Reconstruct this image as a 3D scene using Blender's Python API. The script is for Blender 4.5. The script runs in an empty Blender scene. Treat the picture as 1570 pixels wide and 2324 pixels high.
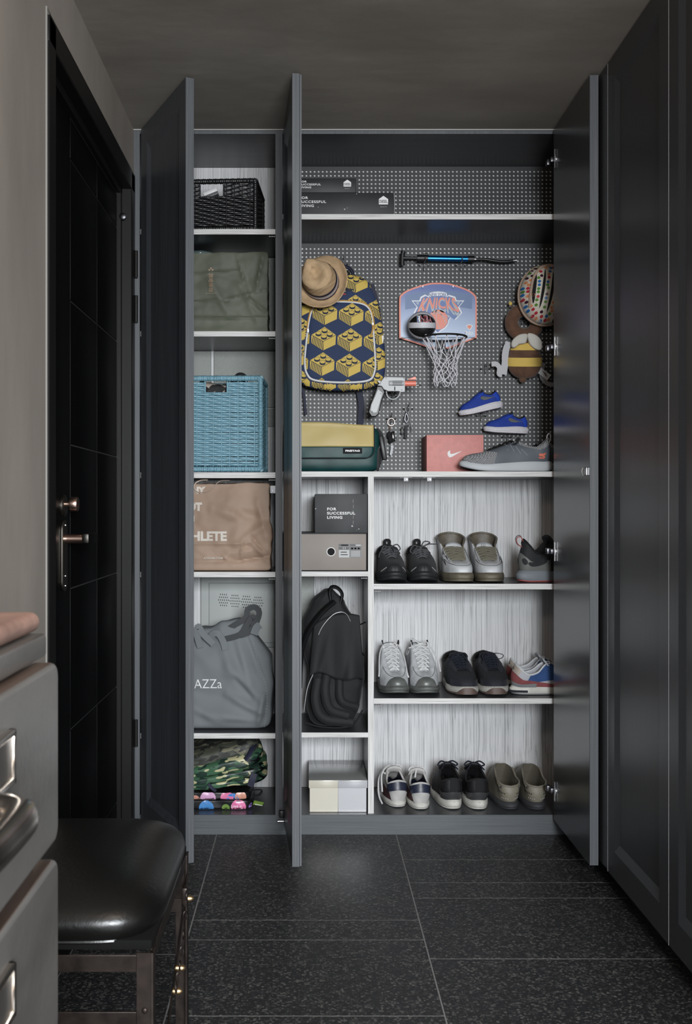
import bpy, bmesh, math, random
from mathutils import Vector, Matrix, noise, Euler
from math import sin, cos, pi, radians as R

random.seed(7)
SC = bpy.context.scene
COL = SC.collection

# ------------------------------------------------------------------ camera, world, lights, exposure
CAM_Z = 1.10
FOC = 2360.0                      # focal length in pixels of the 1570 x 2324 frame
VX, VY = 700.0, 1152.0            # where the lines running away from the lens meet
cam = bpy.data.cameras.new('camera')
cam.sensor_width = 36.0
cam.lens = 36.0 * FOC / 2324.0
cam.shift_x = (785.0 - VX) / 2324.0
cam.shift_y = (VY - 1162.0) / 2324.0
cam.clip_start = 0.05
cam.dof.use_dof = True
cam.dof.focus_distance = 3.65
cam.dof.aperture_fstop = 15.0
camo = bpy.data.objects.new('camera', cam)
camo.location = (0, 0, CAM_Z)
camo.rotation_euler = (R(90), 0, 0)
COL.objects.link(camo)
SC.camera = camo

w = bpy.data.worlds.new('world'); SC.world = w; w.use_nodes = True
w.node_tree.nodes['Background'].inputs[0].default_value = (0.75, 0.80, 0.9, 1)
w.node_tree.nodes['Background'].inputs[1].default_value = 0.04

def area(name, loc, rot, sx, sy, power, col):
    l = bpy.data.lights.new(name, 'AREA'); l.shape = 'RECTANGLE'; l.size = sx; l.size_y = sy
    l.energy = power; l.color = col
    o = bpy.data.objects.new(name, l); o.location = loc; o.rotation_euler = rot
    COL.objects.link(o); return o
# daylight from the tall window of the room behind the camera, tilted and narrowed to dim the upper closet
dl = area('window_daylight', (0.75, -1.95, 1.60), (R(90 - 22), 0, R(5)), 1.3, 1.1, 138, (0.93, 0.97, 1.0))
dl.data.spread = R(118)
# warm pendant lamp hanging above and behind the picture
lp = bpy.data.lights.new('pendant_lamp_light', 'POINT'); lp.energy = 15; lp.color = (1.0, 0.84, 0.69); lp.shadow_soft_size = .14
lpo = bpy.data.objects.new('pendant_lamp_light', lp); lpo.location = (0.15, 0.55, 1.95); COL.objects.link(lpo)

vs = SC.view_settings
SC.display_settings.display_device = 'sRGB'
vs.view_transform = 'Standard'; vs.look = 'None'; vs.gamma = 1.0; vs.use_curve_mapping = False
vs.exposure = 0.0

def at(px, py, Y):
    """world point seen at photo pixel (px, py) when it lies at depth Y"""
    return Vector(((px - VX) * Y / FOC, Y, CAM_Z + (VY - py) * Y / FOC))
def ax(px, Y): return (px - VX) * Y / FOC
def az(py, Y): return CAM_Z + (VY - py) * Y / FOC

# ------------------------------------------------------------------ materials
MATS = {}
def srgb(r, g, b):
    f = lambda c: (c / 255 / 12.92) if c / 255 <= .04045 else ((c / 255 + .055) / 1.055) ** 2.4
    return (f(r), f(g), f(b))
def M(name, col, rough=.6, metal=0., spec=.5, var=0., vscale=(8, 8, 8), bump=0., bscale=(60, 60, 60), coat=0., sheen=0., col2=None, detail=4., ramp=None, alpha=None, trans=0.):
    """principled material; optional noise colour variation between col and col2 and noise bump"""
    if name in MATS: return MATS[name]
    m = bpy.data.materials.new(name); m.use_nodes = True
    nt = m.node_tree; b = nt.nodes['Principled BSDF']
    b.inputs['Base Color'].default_value = (*col, 1)
    b.inputs['Roughness'].default_value = rough
    b.inputs['Metallic'].default_value = metal
    b.inputs['Specular IOR Level'].default_value = spec
    b.inputs['Coat Weight'].default_value = coat
    b.inputs['Coat Roughness'].default_value = .15
    b.inputs['Sheen Weight'].default_value = sheen
    b.inputs['Transmission Weight'].default_value = trans
    tc = None
    if var or bump or col2:
        tc = nt.nodes.new('ShaderNodeTexCoord')
    if var or col2:
        mp = nt.nodes.new('ShaderNodeMapping'); mp.inputs['Scale'].default_value = vscale
        nt.links.new(tc.outputs['Object'], mp.inputs[0])
        n = nt.nodes.new('ShaderNodeTexNoise'); n.inputs['Scale'].default_value = 1; n.inputs['Detail'].default_value = detail
        nt.links.new(mp.outputs[0], n.inputs['Vector'])
        r = nt.nodes.new('ShaderNodeValToRGB')
        c2 = col2 if col2 else tuple(c * (1 - var) for c in col)
        c1 = col if col2 else tuple(min(1, c * (1 + var)) for c in col)
        lo, hi = ramp if ramp else (.35, .65)
        r.color_ramp.elements[0].position = lo; r.color_ramp.elements[0].color = (*c2, 1)
        r.color_ramp.elements[1].position = hi; r.color_ramp.elements[1].color = (*c1, 1)
        nt.links.new(n.outputs['Fac'], r.inputs[0]); nt.links.new(r.outputs[0], b.inputs['Base Color'])
    if bump:
        mp = nt.nodes.new('ShaderNodeMapping'); mp.inputs['Scale'].default_value = bscale
        nt.links.new(tc.outputs['Object'], mp.inputs[0])
        n = nt.nodes.new('ShaderNodeTexNoise'); n.inputs['Scale'].default_value = 1; n.inputs['Detail'].default_value = 3
        nt.links.new(mp.outputs[0], n.inputs['Vector'])
        bp = nt.nodes.new('ShaderNodeBump'); bp.inputs['Strength'].default_value = bump; bp.inputs['Distance'].default_value = .004
        nt.links.new(n.outputs['Fac'], bp.inputs['Height']); nt.links.new(bp.outputs[0], b.inputs['Normal'])
    MATS[name] = m
    return m

def voronoi_mat(name, base, spots, scale, rough, stretch=(1, 1, 1), bump=0., thresh=.3, soft=.08):
    """base colour with small speckles, each speckle its own tone"""
    if name in MATS: return MATS[name]
    m = bpy.data.materials.new(name); m.use_nodes = True
    nt = m.node_tree; b = nt.nodes['Principled BSDF']; b.inputs['Roughness'].default_value = rough
    tc = nt.nodes.new('ShaderNodeTexCoord'); mp = nt.nodes.new('ShaderNodeMapping'); mp.inputs['Scale'].default_value = stretch
    nt.links.new(tc.outputs['Object'], mp.inputs[0])
    v = nt.nodes.new('ShaderNodeTexVoronoi'); v.inputs['Scale'].default_value = scale
    nt.links.new(mp.outputs[0], v.inputs['Vector'])
    sep = nt.nodes.new('ShaderNodeSeparateColor'); nt.links.new(v.outputs['Color'], sep.inputs[0])
    sz = nt.nodes.new('ShaderNodeMath'); sz.operation = 'MULTIPLY'; sz.inputs[1].default_value = thresh
    nt.links.new(sep.outputs[0], sz.inputs[0])
    su = nt.nodes.new('ShaderNodeMath'); su.operation = 'SUBTRACT'
    nt.links.new(sz.outputs[0], su.inputs[0]); nt.links.new(v.outputs['Distance'], su.inputs[1])
    mr = nt.nodes.new('ShaderNodeMapRange'); mr.inputs[1].default_value = -soft; mr.inputs[2].default_value = soft
    nt.links.new(su.outputs[0], mr.inputs[0])
    r = nt.nodes.new('ShaderNodeValToRGB')
    for i, c in enumerate(spots):
        e = r.color_ramp.elements[i] if i < 2 else r.color_ramp.elements.new(i / (len(spots) - 1))
        e.position = i / (len(spots) - 1); e.color = (*c, 1)
    nt.links.new(sep.outputs[1], r.inputs[0])
    mx = nt.nodes.new('ShaderNodeMix'); mx.data_type = 'RGBA'
    mx.inputs[6].default_value = (*base, 1)
    nt.links.new(mr.outputs[0], mx.inputs[0]); nt.links.new(r.outputs[0], mx.inputs[7])
    nt.links.new(mx.outputs[2], b.inputs['Base Color'])
    if bump:
        bp = nt.nodes.new('ShaderNodeBump'); bp.inputs['Strength'].default_value = bump; bp.inputs['Distance'].default_value = .002
        nt.links.new(mr.outputs[0], bp.inputs['Height']); nt.links.new(bp.outputs[0], b.inputs['Normal'])
    MATS[name] = m
    return m

def grain_mat(name, tones, scale, rough, spec=.5, bump=.0, coords='Object', wob=.0, pos=(.3, .5, .7)):
    """wood grain: noise drawn out along the axis with the small scale value"""
    if name in MATS: return MATS[name]
    m = bpy.data.materials.new(name); m.use_nodes = True
    nt = m.node_tree; b = nt.nodes['Principled BSDF']; b.inputs['Roughness'].default_value = rough
    b.inputs['Specular IOR Level'].default_value = spec
    tc = nt.nodes.new('ShaderNodeTexCoord')
    src = tc.outputs[coords]
    if wob:
        nz = nt.nodes.new('ShaderNodeTexNoise'); nz.inputs['Scale'].default_value = 4; nz.inputs['Detail'].default_value = 1
        nt.links.new(src, nz.inputs['Vector'])
        vm = nt.nodes.new('ShaderNodeVectorMath'); vm.operation = 'MULTIPLY_ADD'
        vm.inputs[1].default_value = (wob, wob, wob)
        nt.links.new(nz.outputs['Color'], vm.inputs[0]); nt.links.new(src, vm.inputs[2]); src = vm.outputs[0]
    mp = nt.nodes.new('ShaderNodeMapping'); mp.inputs['Scale'].default_value = scale
    nt.links.new(src, mp.inputs[0])
    n = nt.nodes.new('ShaderNodeTexNoise'); n.inputs['Scale'].default_value = 1; n.inputs['Detail'].default_value = 5
    n.inputs['Roughness'].default_value = .65
    nt.links.new(mp.outputs[0], n.inputs['Vector'])
    r = nt.nodes.new('ShaderNodeValToRGB')
    for i, c in enumerate(tones):
        e = r.color_ramp.elements[i] if i < 2 else r.color_ramp.elements.new(.5)
        e.color = (*c, 1)
    for e, p in zip(r.color_ramp.elements, pos): e.position = p
    for i, c in enumerate(tones): r.color_ramp.elements[i].color = (*c, 1)
    nt.links.new(n.outputs['Fac'], r.inputs[0]); nt.links.new(r.outputs[0], b.inputs['Base Color'])
    if bump:
        bp = nt.nodes.new('ShaderNodeBump'); bp.inputs['Strength'].default_value = bump; bp.inputs['Distance'].default_value = .001
        nt.links.new(n.outputs['Fac'], bp.inputs['Height']); nt.links.new(bp.outputs[0], b.inputs['Normal'])
    MATS[name] = m
    return m

def camo_mat(name, tones, scale, rough):
    """camouflage: blotches from thresholded noise, one tone laid over the next"""
    if name in MATS: return MATS[name]
    m = bpy.data.materials.new(name); m.use_nodes = True
    nt = m.node_tree; b = nt.nodes['Principled BSDF']; b.inputs['Roughness'].default_value = rough
    tc = nt.nodes.new('ShaderNodeTexCoord'); prev = None
    for i, (c, th) in enumerate(tones):
        mp = nt.nodes.new('ShaderNodeMapping'); mp.inputs['Location'].default_value = (i * 3.1, i * 7.7, i * 1.3)
        mp.inputs['Scale'].default_value = (scale * .7, scale, scale * 1.5)
        nt.links.new(tc.outputs['Object'], mp.inputs[0])
        n = nt.nodes.new('ShaderNodeTexNoise'); n.inputs['Scale'].default_value = 1; n.inputs['Detail'].default_value = 1.5
        nt.links.new(mp.outputs[0], n.inputs['Vector'])
        mr = nt.nodes.new('ShaderNodeMapRange'); mr.inputs[1].default_value = th; mr.inputs[2].default_value = th + .012
        nt.links.new(n.outputs['Fac'], mr.inputs[0])
        mx = nt.nodes.new('ShaderNodeMix'); mx.data_type = 'RGBA'
        mx.inputs[7].default_value = (*c, 1)
        if prev is None: mx.inputs[6].default_value = (*c, 1)
        else: nt.links.new(prev, mx.inputs[6])
        nt.links.new(mr.outputs[0], mx.inputs[0]); prev = mx.outputs[2]
    nt.links.new(prev, b.inputs['Base Color'])
    MATS[name] = m
    return m

# ------------------------------------------------------------------ mesh helpers
class MB:
    """collects vertices and faces of ONE mesh object"""
    def __init__(s): s.v = []; s.f = []; s.m = []
    def add(s, vs, fs, mi=0, T=None):
        o = len(s.v)
        for p in vs:
            p = Vector(p); s.v.append(T @ p if T else p)
        for f in fs: s.f.append([i + o for i in f]); s.m.append(mi)
        return s
    def box(s, x0, x1, y0, y1, z0, z1, mi=0, T=None):
        vs = [(x, y, z) for z in (z0, z1) for y in (y0, y1) for x in (x0, x1)]
        return s.add(vs, [(0, 2, 3, 1), (4, 5, 7, 6), (0, 1, 5, 4), (2, 6, 7, 3), (0, 4, 6, 2), (1, 3, 7, 5)], mi, T)
    def rbox(s, x0, x1, y0, y1, z0, z1, r=.004, seg=2, mi=0, T=None):
        bm = bmesh.new(); bmesh.ops.create_cube(bm, size=1)
        for v in bm.verts:
            v.co = Vector(((x0 + x1) / 2 + v.co.x * (x1 - x0), (y0 + y1) / 2 + v.co.y * (y1 - y0), (z0 + z1) / 2 + v.co.z * (z1 - z0)))
        r = min(r, .49 * min(x1 - x0, y1 - y0, z1 - z0))
        bmesh.ops.bevel(bm, geom=list(bm.edges), offset=r, segments=seg, profile=.5, affect='EDGES')
        return s.bm(bm, mi, T)
    def bm(s, bm, mi=0, T=None):
        bm.verts.index_update()
        s.add([v.co.copy() for v in bm.verts], [[v.index for v in f.verts] for f in bm.faces], mi, T)
        bm.free(); return s
    def tube(s, path, r, n=8, mi=0, caps=True, closed=False, T=None, flat=None):
        """round tube (flat=(a,b): an a x b oval band) along a list of points; r may be a list"""
        P = [Vector(p) for p in path]; k = len(P)
        rs = r if isinstance(r, (list, tuple)) else [r] * k
        vs = []; up = None
        for i in range(k):
            if closed: t = P[(i + 1) % k] - P[i - 1]
            else: t = P[min(i + 1, k - 1)] - P[max(i - 1, 0)]
            if t.length < 1e-9: t = Vector((0, 0, 1))
            t.normalize()
            if up is None:
                up = Vector((0, 0, 1)) if abs(t.z) < .9 else Vector((0, 1, 0))
            sd = t.cross(up)
            if sd.length < 1e-6: sd = t.orthogonal()
            sd.normalize(); up = sd.cross(t).normalized()
            a, b = flat if flat else (1, 1)
            for j in range(n):
                an = 2 * pi * j / n
                vs.append(P[i] + sd * (cos(an) * rs[i] * a) + up * (sin(an) * rs[i] * b))
        fs = []
        for i in range(k if closed else k - 1):
            for j in range(n):
                fs.append((i * n + j, i * n + (j + 1) % n, ((i + 1) % k) * n + (j + 1) % n, ((i + 1) % k) * n + j))
        if caps and not closed:
            fs.append(tuple(range(n))[::-1]); fs.append(tuple((k - 1) * n + j for j in range(n)))
        return s.add(vs, fs, mi, T)
    def lathe(s, prof, n=24, axis='Z', mi=0, T=None, caps=True):
        """prof: list of (radius, height)"""
        vs = []
        for r, h in prof:
            for j in range(n):
                a = 2 * pi * j / n; x, y = r * cos(a), r * sin(a)
                vs.append((x, y, h) if axis == 'Z' else ((h, x, y) if axis == 'X' else (x, h, y)))
        fs = []
        for i in range(len(prof) - 1):
            for j in range(n):
                fs.append((i * n + j, i * n + (j + 1) % n, (i + 1) * n + (j + 1) % n, (i + 1) * n + j))
        if caps:
            fs.append(tuple(range(n))[::-1]); fs.append(tuple((len(prof) - 1) * n + j for j in range(n)))
        return s.add(vs, fs, mi, T)
    def grid(s, fn, nu, nv, mi=0, T=None, cu=False, flip=False):
        """surface fn(u,v), u,v in 0..1; cu closes it along u"""
        mu = nu if cu else nu + 1
        vs = [fn(i / nu, j / nv) for j in range(nv + 1) for i in range(mu)]
        fs = []
        for j in range(nv):
            for i in range(nu):
                a = j * mu + i; b = j * mu + (i + 1) % mu
                f = (a, b, b + mu, a + mu)
                fs.append(f[::-1] if flip else f)
        return s.add(vs, fs, mi, T)
    def prism(s, poly, y0, y1, mi=0, T=None, axis='Y'):
        """polygon in (x,z) pulled from y0 to y1 (axis 'Z': polygon in (x,y) pulled up; 'X': (y,z))"""
        n = len(poly)
        def pt(p, d):
            return (p[0], d, p[1]) if axis == 'Y' else ((p[0], p[1], d) if axis == 'Z' else (d, p[0], p[1]))
        vs = [pt(p, y0) for p in poly] + [pt(p, y1) for p in poly]
        fs = [tuple(range(n)), tuple(range(2 * n - 1, n - 1, -1))]
        for i in range(n): fs.append((i, i + n, (i + 1) % n + n, (i + 1) % n))
        return s.add(vs, fs, mi, T)
    def ellipsoid(s, c, rx, ry, rz, nu=20, nv=12, mi=0, T=None):
        c = Vector(c); vs = []; fs = []
        for j in range(nv + 1):
            ph = pi * j / nv
            for i in range(nu):
                th = 2 * pi * i / nu
                vs.append(c + Vector((rx * sin(ph) * cos(th), ry * sin(ph) * sin(th), rz * cos(ph))))
        for j in range(nv):
            for i in range(nu):
                a = j * nu + i; b = j * nu + (i + 1) % nu
                fs.append((a, a + nu, b + nu, b))
        return s.add(vs, fs, mi, T)

def obj(name, mb, mats, parent=None, smooth=40, solid=0., bevel=0., loc=None, subd=0, off=-1.):
    me = bpy.data.meshes.new(name)
    me.from_pydata([tuple(v) for v in mb.v], [], mb.f)
    mats = mats if isinstance(mats, (list, tuple)) else [mats]
    for m in mats: me.materials.append(m)
    if len(mats) > 1: me.polygons.foreach_set('material_index', mb.m)
    bm = bmesh.new(); bm.from_mesh(me)
    bmesh.ops.remove_doubles(bm, verts=bm.verts, dist=1e-6)
    bmesh.ops.recalc_face_normals(bm, faces=bm.faces)
    bm.to_mesh(me); bm.free()
    if smooth:
        me.polygons.foreach_set('use_smooth', [True] * len(me.polygons))
        me.set_sharp_from_angle(angle=R(smooth))
    me.update()
    o = bpy.data.objects.new(name, me); COL.objects.link(o)
    if parent: o.parent = parent
    if loc: o.location = loc
    if solid:
        md = o.modifiers.new('thickness', 'SOLIDIFY'); md.thickness = solid; md.offset = off
    if bevel:
        md = o.modifiers.new('edges', 'BEVEL'); md.width = bevel; md.segments = 2; md.limit_method = 'ANGLE'
    if subd:
        md = o.modifiers.new('soft', 'SUBSURF'); md.levels = subd; md.render_levels = subd
    return o
def share(name, data, parent, loc=(0, 0, 0), rot=(0, 0, 0), scale=(1, 1, 1)):
    o = bpy.data.objects.new(name, data); COL.objects.link(o)
    o.parent = parent; o.location = loc; o.rotation_euler = rot; o.scale = scale
    return o
def tag(o, label, cat, group=None):
    o['label'] = label; o['category'] = cat
    if group: o['group'] = group
    return o
def thing(name, label, cat, loc=(0, 0, 0), rot=(0, 0, 0), group=None, scale=(1, 1, 1)):
    o = bpy.data.objects.new(name, None); COL.objects.link(o)
    o.empty_display_size = .05; o.location = loc; o.rotation_euler = rot; o.scale = scale
    return tag(o, label, cat, group)
def struct(o):
    o['kind'] = 'structure'; return o
def copy_tree(o, parent=None):
    c = o.copy(); COL.objects.link(c); c.parent = parent
    for ch in list(o.children): copy_tree(ch, c)
    return c

def text_mesh(body, size, bold=0., spacing=1., line=1., align='LEFT', shear=0., res=3):
    """flat lettering as vertices and faces in (x, z)"""
    cu = bpy.data.curves.new('lettering', 'FONT'); cu.body = body; cu.size = size; cu.offset = bold
    cu.space_character = spacing; cu.space_line = line; cu.align_x = align; cu.shear = shear; cu.resolution_u = res
    t = bpy.data.objects.new('lettering', cu)
    me = bpy.data.meshes.new_from_object(t)
    vs = [(v.co.x, 0, v.co.y) for v in me.vertices]; fs = [tuple(p.vertices) for p in me.polygons]
    bpy.data.objects.remove(t); bpy.data.curves.remove(cu); bpy.data.meshes.remove(me)
    return vs, fs
def lettering(name, body, size, mat, parent, loc, fit=None, fn=None, cx=False, rot=(0, 0, 0), **kw):
    """print on a surface facing -Y; fit = (width, height) scales the block; fn bends each point onto a surface"""
    vs, fs = text_mesh(body, size, **kw)
    if not vs: return None
    x0 = min(v[0] for v in vs); x1 = max(v[0] for v in vs); z0 = min(v[2] for v in vs); z1 = max(v[2] for v in vs)
    sx = sz = 1
    if fit:
        sx = fit[0] / (x1 - x0); sz = (fit[1] / (z1 - z0)) if fit[1] else sx
    vs = [Vector(((v[0] - x0) * sx, 0, (v[2] - z0) * sz)) for v in vs]
    if cx: vs = [v - Vector(((x1 - x0) * sx / 2, 0, 0)) for v in vs]
    if fn: vs = [Vector(fn(v.x, v.z)) for v in vs]
    mb = MB(); mb.add(vs, fs)
    o = obj(name, mb, mat, parent, smooth=0, loc=loc); o.rotation_euler = rot
    return o
def decal(polys, fn, maxlen=.012):
    """flat printed polygons (x, z) laid on a surface by fn(x, z) -> point; returns an MB; polys = [(points, material index)]"""
    mb = MB()
    for pts, mi in polys:
        bm = bmesh.new()
        vs = [bm.verts.new((p[0], p[1], 0)) for p in pts]
        try: bm.faces.new(vs)
        except ValueError: bm.free(); continue
        bmesh.ops.triangulate(bm, faces=bm.faces)
        for _ in range(4):
            es = [e for e in bm.edges if e.calc_length() > maxlen]
            if not es: break
            bmesh.ops.subdivide_edges(bm, edges=es, cuts=1)
            bmesh.ops.triangulate(bm, faces=bm.faces)
        for v in bm.verts: v.co = Vector(fn(v.co.x, v.co.y))
        mb.bm(bm, mi)
    return mb
def circle(cx, cz, rx, rz=None, n=14, a0=0., a1=2 * pi):
    rz = rx if rz is None else rz
    k = n if abs(a1 - a0 - 2 * pi) < 1e-6 else n + 1
    return [(cx + rx * cos(a0 + (a1 - a0) * i / n), cz + rz * sin(a0 + (a1 - a0) * i / n)) for i in range(k)]
def fbm(x, y, z=0., s=1., o=3):
    return noise.fractal(Vector((x * s, y * s, z * s)), 1., 2., o)
def smooth01(t):
    t = max(0., min(1., t)); return t * t * (3 - 2 * t)
def lerp(a, b, t): return a + (b - a) * t
def bez(p0, p1, p2, p3, t):
    s = 1 - t
    return p0 * (s * s * s) + p1 * (3 * s * s * t) + p2 * (3 * s * t * t) + p3 * (t * t * t)
def curve_pts(ctrl, n=6, closed=False):
    """smooth Catmull-Rom points through ctrl"""
    C = [Vector(c) for c in ctrl]; k = len(C); out = []
    for i in range(k if closed else k - 1):
        p0 = C[i - 1] if (closed or i > 0) else C[i] * 2 - C[i + 1]
        p1 = C[i]; p2 = C[(i + 1) % k]
        p3 = C[(i + 2) % k] if (closed or i + 2 < k) else p2 * 2 - p1
        for j in range(n):
            t = j / n
            out.append(.5 * (2 * p1 + (p2 - p0) * t + (2 * p0 - 5 * p1 + 4 * p2 - p3) * t * t + (3 * p1 - p0 - 3 * p2 + p3) * t ** 3))
    if not closed: out.append(C[-1])
    return out
def ramp1(pts, x):
    """piecewise smooth interpolation through (x, y) knots"""
    if x <= pts[0][0]: return pts[0][1]
    for (a, b), (c, d) in zip(pts, pts[1:]):
        if x <= c: return lerp(b, d, smooth01((x - a) / (c - a)))
    return pts[-1][1]

# ------------------------------------------------------------------ shared materials
m_plaster = M('grey_plaster', srgb(162, 154, 146), .75, var=.16, vscale=(2.2, 2.2, 1.0), bump=.25, bscale=(14, 14, 6), spec=.25)
m_ceiling = M('dark_plaster', srgb(158, 152, 144), .8, var=.14, vscale=(1.8, 3.5, 3), bump=.25, bscale=(9, 14, 9), spec=.25)
m_door_black = M('black_steel_door', (.0022, .0022, .0024), .5, spec=.14, bump=.05, bscale=(300, 300, 20))
m_frame_black = M('dark_bronze_frame', (.010, .0095, .009), .45, spec=.25)
m_carc = grain_mat('slate_laminate', [(.040, .044, .050), (.055, .060, .068), (.072, .078, .088)], (160, 160, 3), .36, bump=.12)
m_carc_in = grain_mat('slate_laminate_inside', [(.038, .040, .044), (.048, .050, .055), (.058, .061, .066)], (3, 40, 160), .33, bump=.08)
m_edge_lit = grain_mat('slate_edge_lit', [(.062, .067, .075), (.092, .098, .107), (.122, .129, .139)], (420, 420, 4), .5, bump=.15)  # same slate laminate, lightened: light on the edge faces is in the colour
m_kick = grain_mat('slate_plinth', [(.058, .066, .073), (.080, .089, .098), (.104, .113, .122)], (4, 160, 420), .45, bump=.15)
m_light_edge = grain_mat('pale_wood_edge', [(.36, .35, .34), (.60, .59, .58), (.72, .71, .70)], (6, 200, 420), .55, pos=(.33, .48, .62))
m_back = grain_mat('pale_grey_wood_back', [(.27, .27, .275), (.56, .56, .57), (.70, .70, .71)], (330, 330, 1.3), .6, wob=.010, pos=(.34, .46, .60))
m_peg = M('dark_pegboard', (.025, .0265, .030), .5)
m_white_board = M('white_backing', (.62, .62, .61), .6)
m_ward = M('wardrobe_lacquer', (.046, .048, .053), .36, bump=.06, bscale=(260, 260, 6))
m_chrome = M('polished_steel', (.55, .55, .56), .3, metal=1.)
m_steel_dark = M('dark_steel', (.10, .10, .11), .35, metal=1.)
m_black_plastic = M('black_plastic', (.012, .012, .013), .4)
m_grey_plastic = M('grey_plastic', (.45, .45, .46), .45)
m_white_plastic = M('white_plastic', (.72, .72, .72), .4)
m_copper = M('brushed_copper', (.62, .42, .34), .3, metal=1.)
m_bronze_plate = M('bronze_plate', (.20, .18, .155), .35, metal=1.)
m_white_print = M('white_print', (.80, .80, .80), .6)
m_grout = M('pale_grout', (.22, .215, .21), .9)
m_tile = voronoi_mat('black_terrazzo_tile', (.016, .0163, .0175), [(.022, .0225, .024), (.040, .040, .041), (.070, .069, .066), (.125, .12, .112)], 165, .45, thresh=.85, soft=.14)

# ------------------------------------------------------------------ room shell
LW = -.588                    # left wall face
CEIL = 2.372
NB = -2.1                     # wall behind the camera
RW = 2.6                      # far right wall of the room behind
floor = struct(obj('floor', MB().box(LW - .12, RW, NB, 3.9, -.06, -.0004), m_grout))
tiles = []
JX = [(-.60 - .309, -.309), (-.309, .295), (.295, .905)]
joints = {0: [3.34, 2.947, 2.56, 2.16, 1.5, .9, .3, -.3, -.9, -1.5, NB],
          1: [2.773, 2.646, 2.25, 1.65, 1.05, .45, -.15, -.75, -1.35, NB],
          2: [3.249, 3.05, 2.93, 2.535, 1.935, 1.335, .735, .135, -.465, -1.065, -1.665, NB]}
g = .0013
for c, (x0, x1) in enumerate(JX):
    ys = [3.52] + joints[c]
    for a, b in zip(ys, ys[1:]):
        if c == 0: x0 = LW
        mb = MB().rbox(x0 + g, x1 - g, b + g, a - g, -.012, 0, .0008, 1)
        obj('tile', mb, m_tile, floor, smooth=0)
for i in range(3):
    for j in range(6):
        x0 = .905 + i * .6; y1 = 1.2 - j * .6
        obj('tile', MB().rbox(x0 + g, min(x0 + .6, RW) - g, max(y1 - .6, NB) + g, y1 - g, -.012, 0, .0008, 1), m_tile, floor, smooth=0)

struct(obj('ceiling', MB().box(LW - .15, RW, NB, 3.9, CEIL, CEIL + .05), m_ceiling))
# left wall with the doorway cut out
DY0, DY1, DZ = 2.34, 3.487, 2.21
wl = MB()
wl.box(LW - .15, LW, NB, DY0, 0, CEIL); wl.box(LW - .15, LW, DY0, DY1, DZ, CEIL); wl.box(LW - .15, LW, DY1, 3.9, 0, CEIL)
struct(obj('wall_left', wl, m_plaster))
wb = MB(); WX0, WX1, WZ0, WZ1 = -.5, 1.5, .25, 2.2
wb.box(LW - .15, WX0, NB - .1, NB, 0, CEIL).box(WX1, RW, NB - .1, NB, 0, CEIL).box(WX0, WX1, NB - .1, NB, 0, WZ0).box(WX0, WX1, NB - .1, NB, WZ1, CEIL)
struct(obj('wall_back', wb, m_plaster))
struct(obj('wall_right', MB().box(RW, RW + .1, NB, 1.3, 0, CEIL), m_plaster))
struct(obj('wall_far', MB().box(1.46, RW, 1.2, 1.3, 0, CEIL), m_plaster))
struct(obj('wall_closet', MB().box(LW - .15, 1.46, 3.9, 4.0, 0, CEIL), m_plaster))
wn = thing('window_1', 'tall window of the room behind the viewer', 'window'); wn['kind'] = 'structure'
fr = MB(); t = .05
fr.box(WX0, WX0 + t, NB - .08, NB - .02, WZ0, WZ1).box(WX1 - t, WX1, NB - .08, NB - .02, WZ0, WZ1)
fr.box(WX0, WX1, NB - .08, NB - .02, WZ0, WZ0 + t).box(WX0, WX1, NB - .08, NB - .02, WZ1 - t, WZ1)
obj('window_frame', fr, m_frame_black, wn)
# pale caulk line where ceiling meets the cabinet front, and the plaster bead at the doorway
struct(obj('trim_1', MB().box(LW, .85, 3.494, 3.5, CEIL - .0035, CEIL - .0002), M('pale_caulk', (.42, .42, .41), .6)))
struct(obj('trim_2', MB().tube([(LW + .001, DY0 - .012, 0), (LW + .001, DY0 - .012, DZ + .012), (LW + .001, DY0 + .02, DZ + .012)], .0028, 8), M('pale_bead', (.26, .25, .235), .7)))

# ------------------------------------------------------------------ entrance door in the left wall
LEAF = -.628
dr = thing('door_1', 'black steel entrance door with grooved panels in the left wall', 'door'); dr['kind'] = 'structure'
cs = .06
fm = MB()
fm.box(LW - .10, LW + .006, DY0, DY0 + cs, 0, DZ).box(LW - .10, LW + .006, DY1 - cs, DY1, 0, DZ).box(LW - .10, LW + .006, DY0, DY1, DZ - cs, DZ)
obj('door_frame', fm, m_frame_black, dr, bevel=.003)
obj('threshold', MB().box(LW - .119, LW, DY0 + cs, DY1 - cs, -.0003, .006), m_frame_black, dr)
fm = MB()   # inner rebate
fm.box(LEAF - .02, LEAF + .014, DY0 + cs, DY0 + cs + .018, 0, DZ - cs).box(LEAF - .02, LEAF + .014, DY1 - cs - .018, DY1 - cs, 0, DZ - cs).box(LEAF - .02, LEAF + .014, DY0 + cs, DY1 - cs, DZ - cs - .018, DZ - cs)
obj('door_stop', fm, m_frame_black, dr, bevel=.002)
lf = obj('door_leaf', MB().box(LEAF - .045, LEAF - .0025, DY0 + cs, DY1 - cs, .008, DZ - cs), M('groove_highlight', (.05, .05, .05), .5), dr)  # leaf toned lighter so the grooves show as painted highlights
ys = [DY0 + cs + .016, 2.743, 3.09, DY1 - cs - .018]
zs = [.012, .133, .513, .886, 1.266, 1.646, 2.02, DZ - cs - .02]
gg = .0022
for i in range(3):
    if i == 0:
        obj('leaf_panel', MB().rbox(LEAF - .004, LEAF, ys[0] + gg, ys[1] - gg, zs[0], zs[-1], .0015, 2), m_door_black, lf)
    else:
        for a, b in zip(zs, zs[1:]):
            obj('leaf_panel', MB().rbox(LEAF - .004, LEAF, ys[i] + gg, ys[i + 1] - gg, a + gg, b - gg, .0015, 2), m_door_black, lf)
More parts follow.
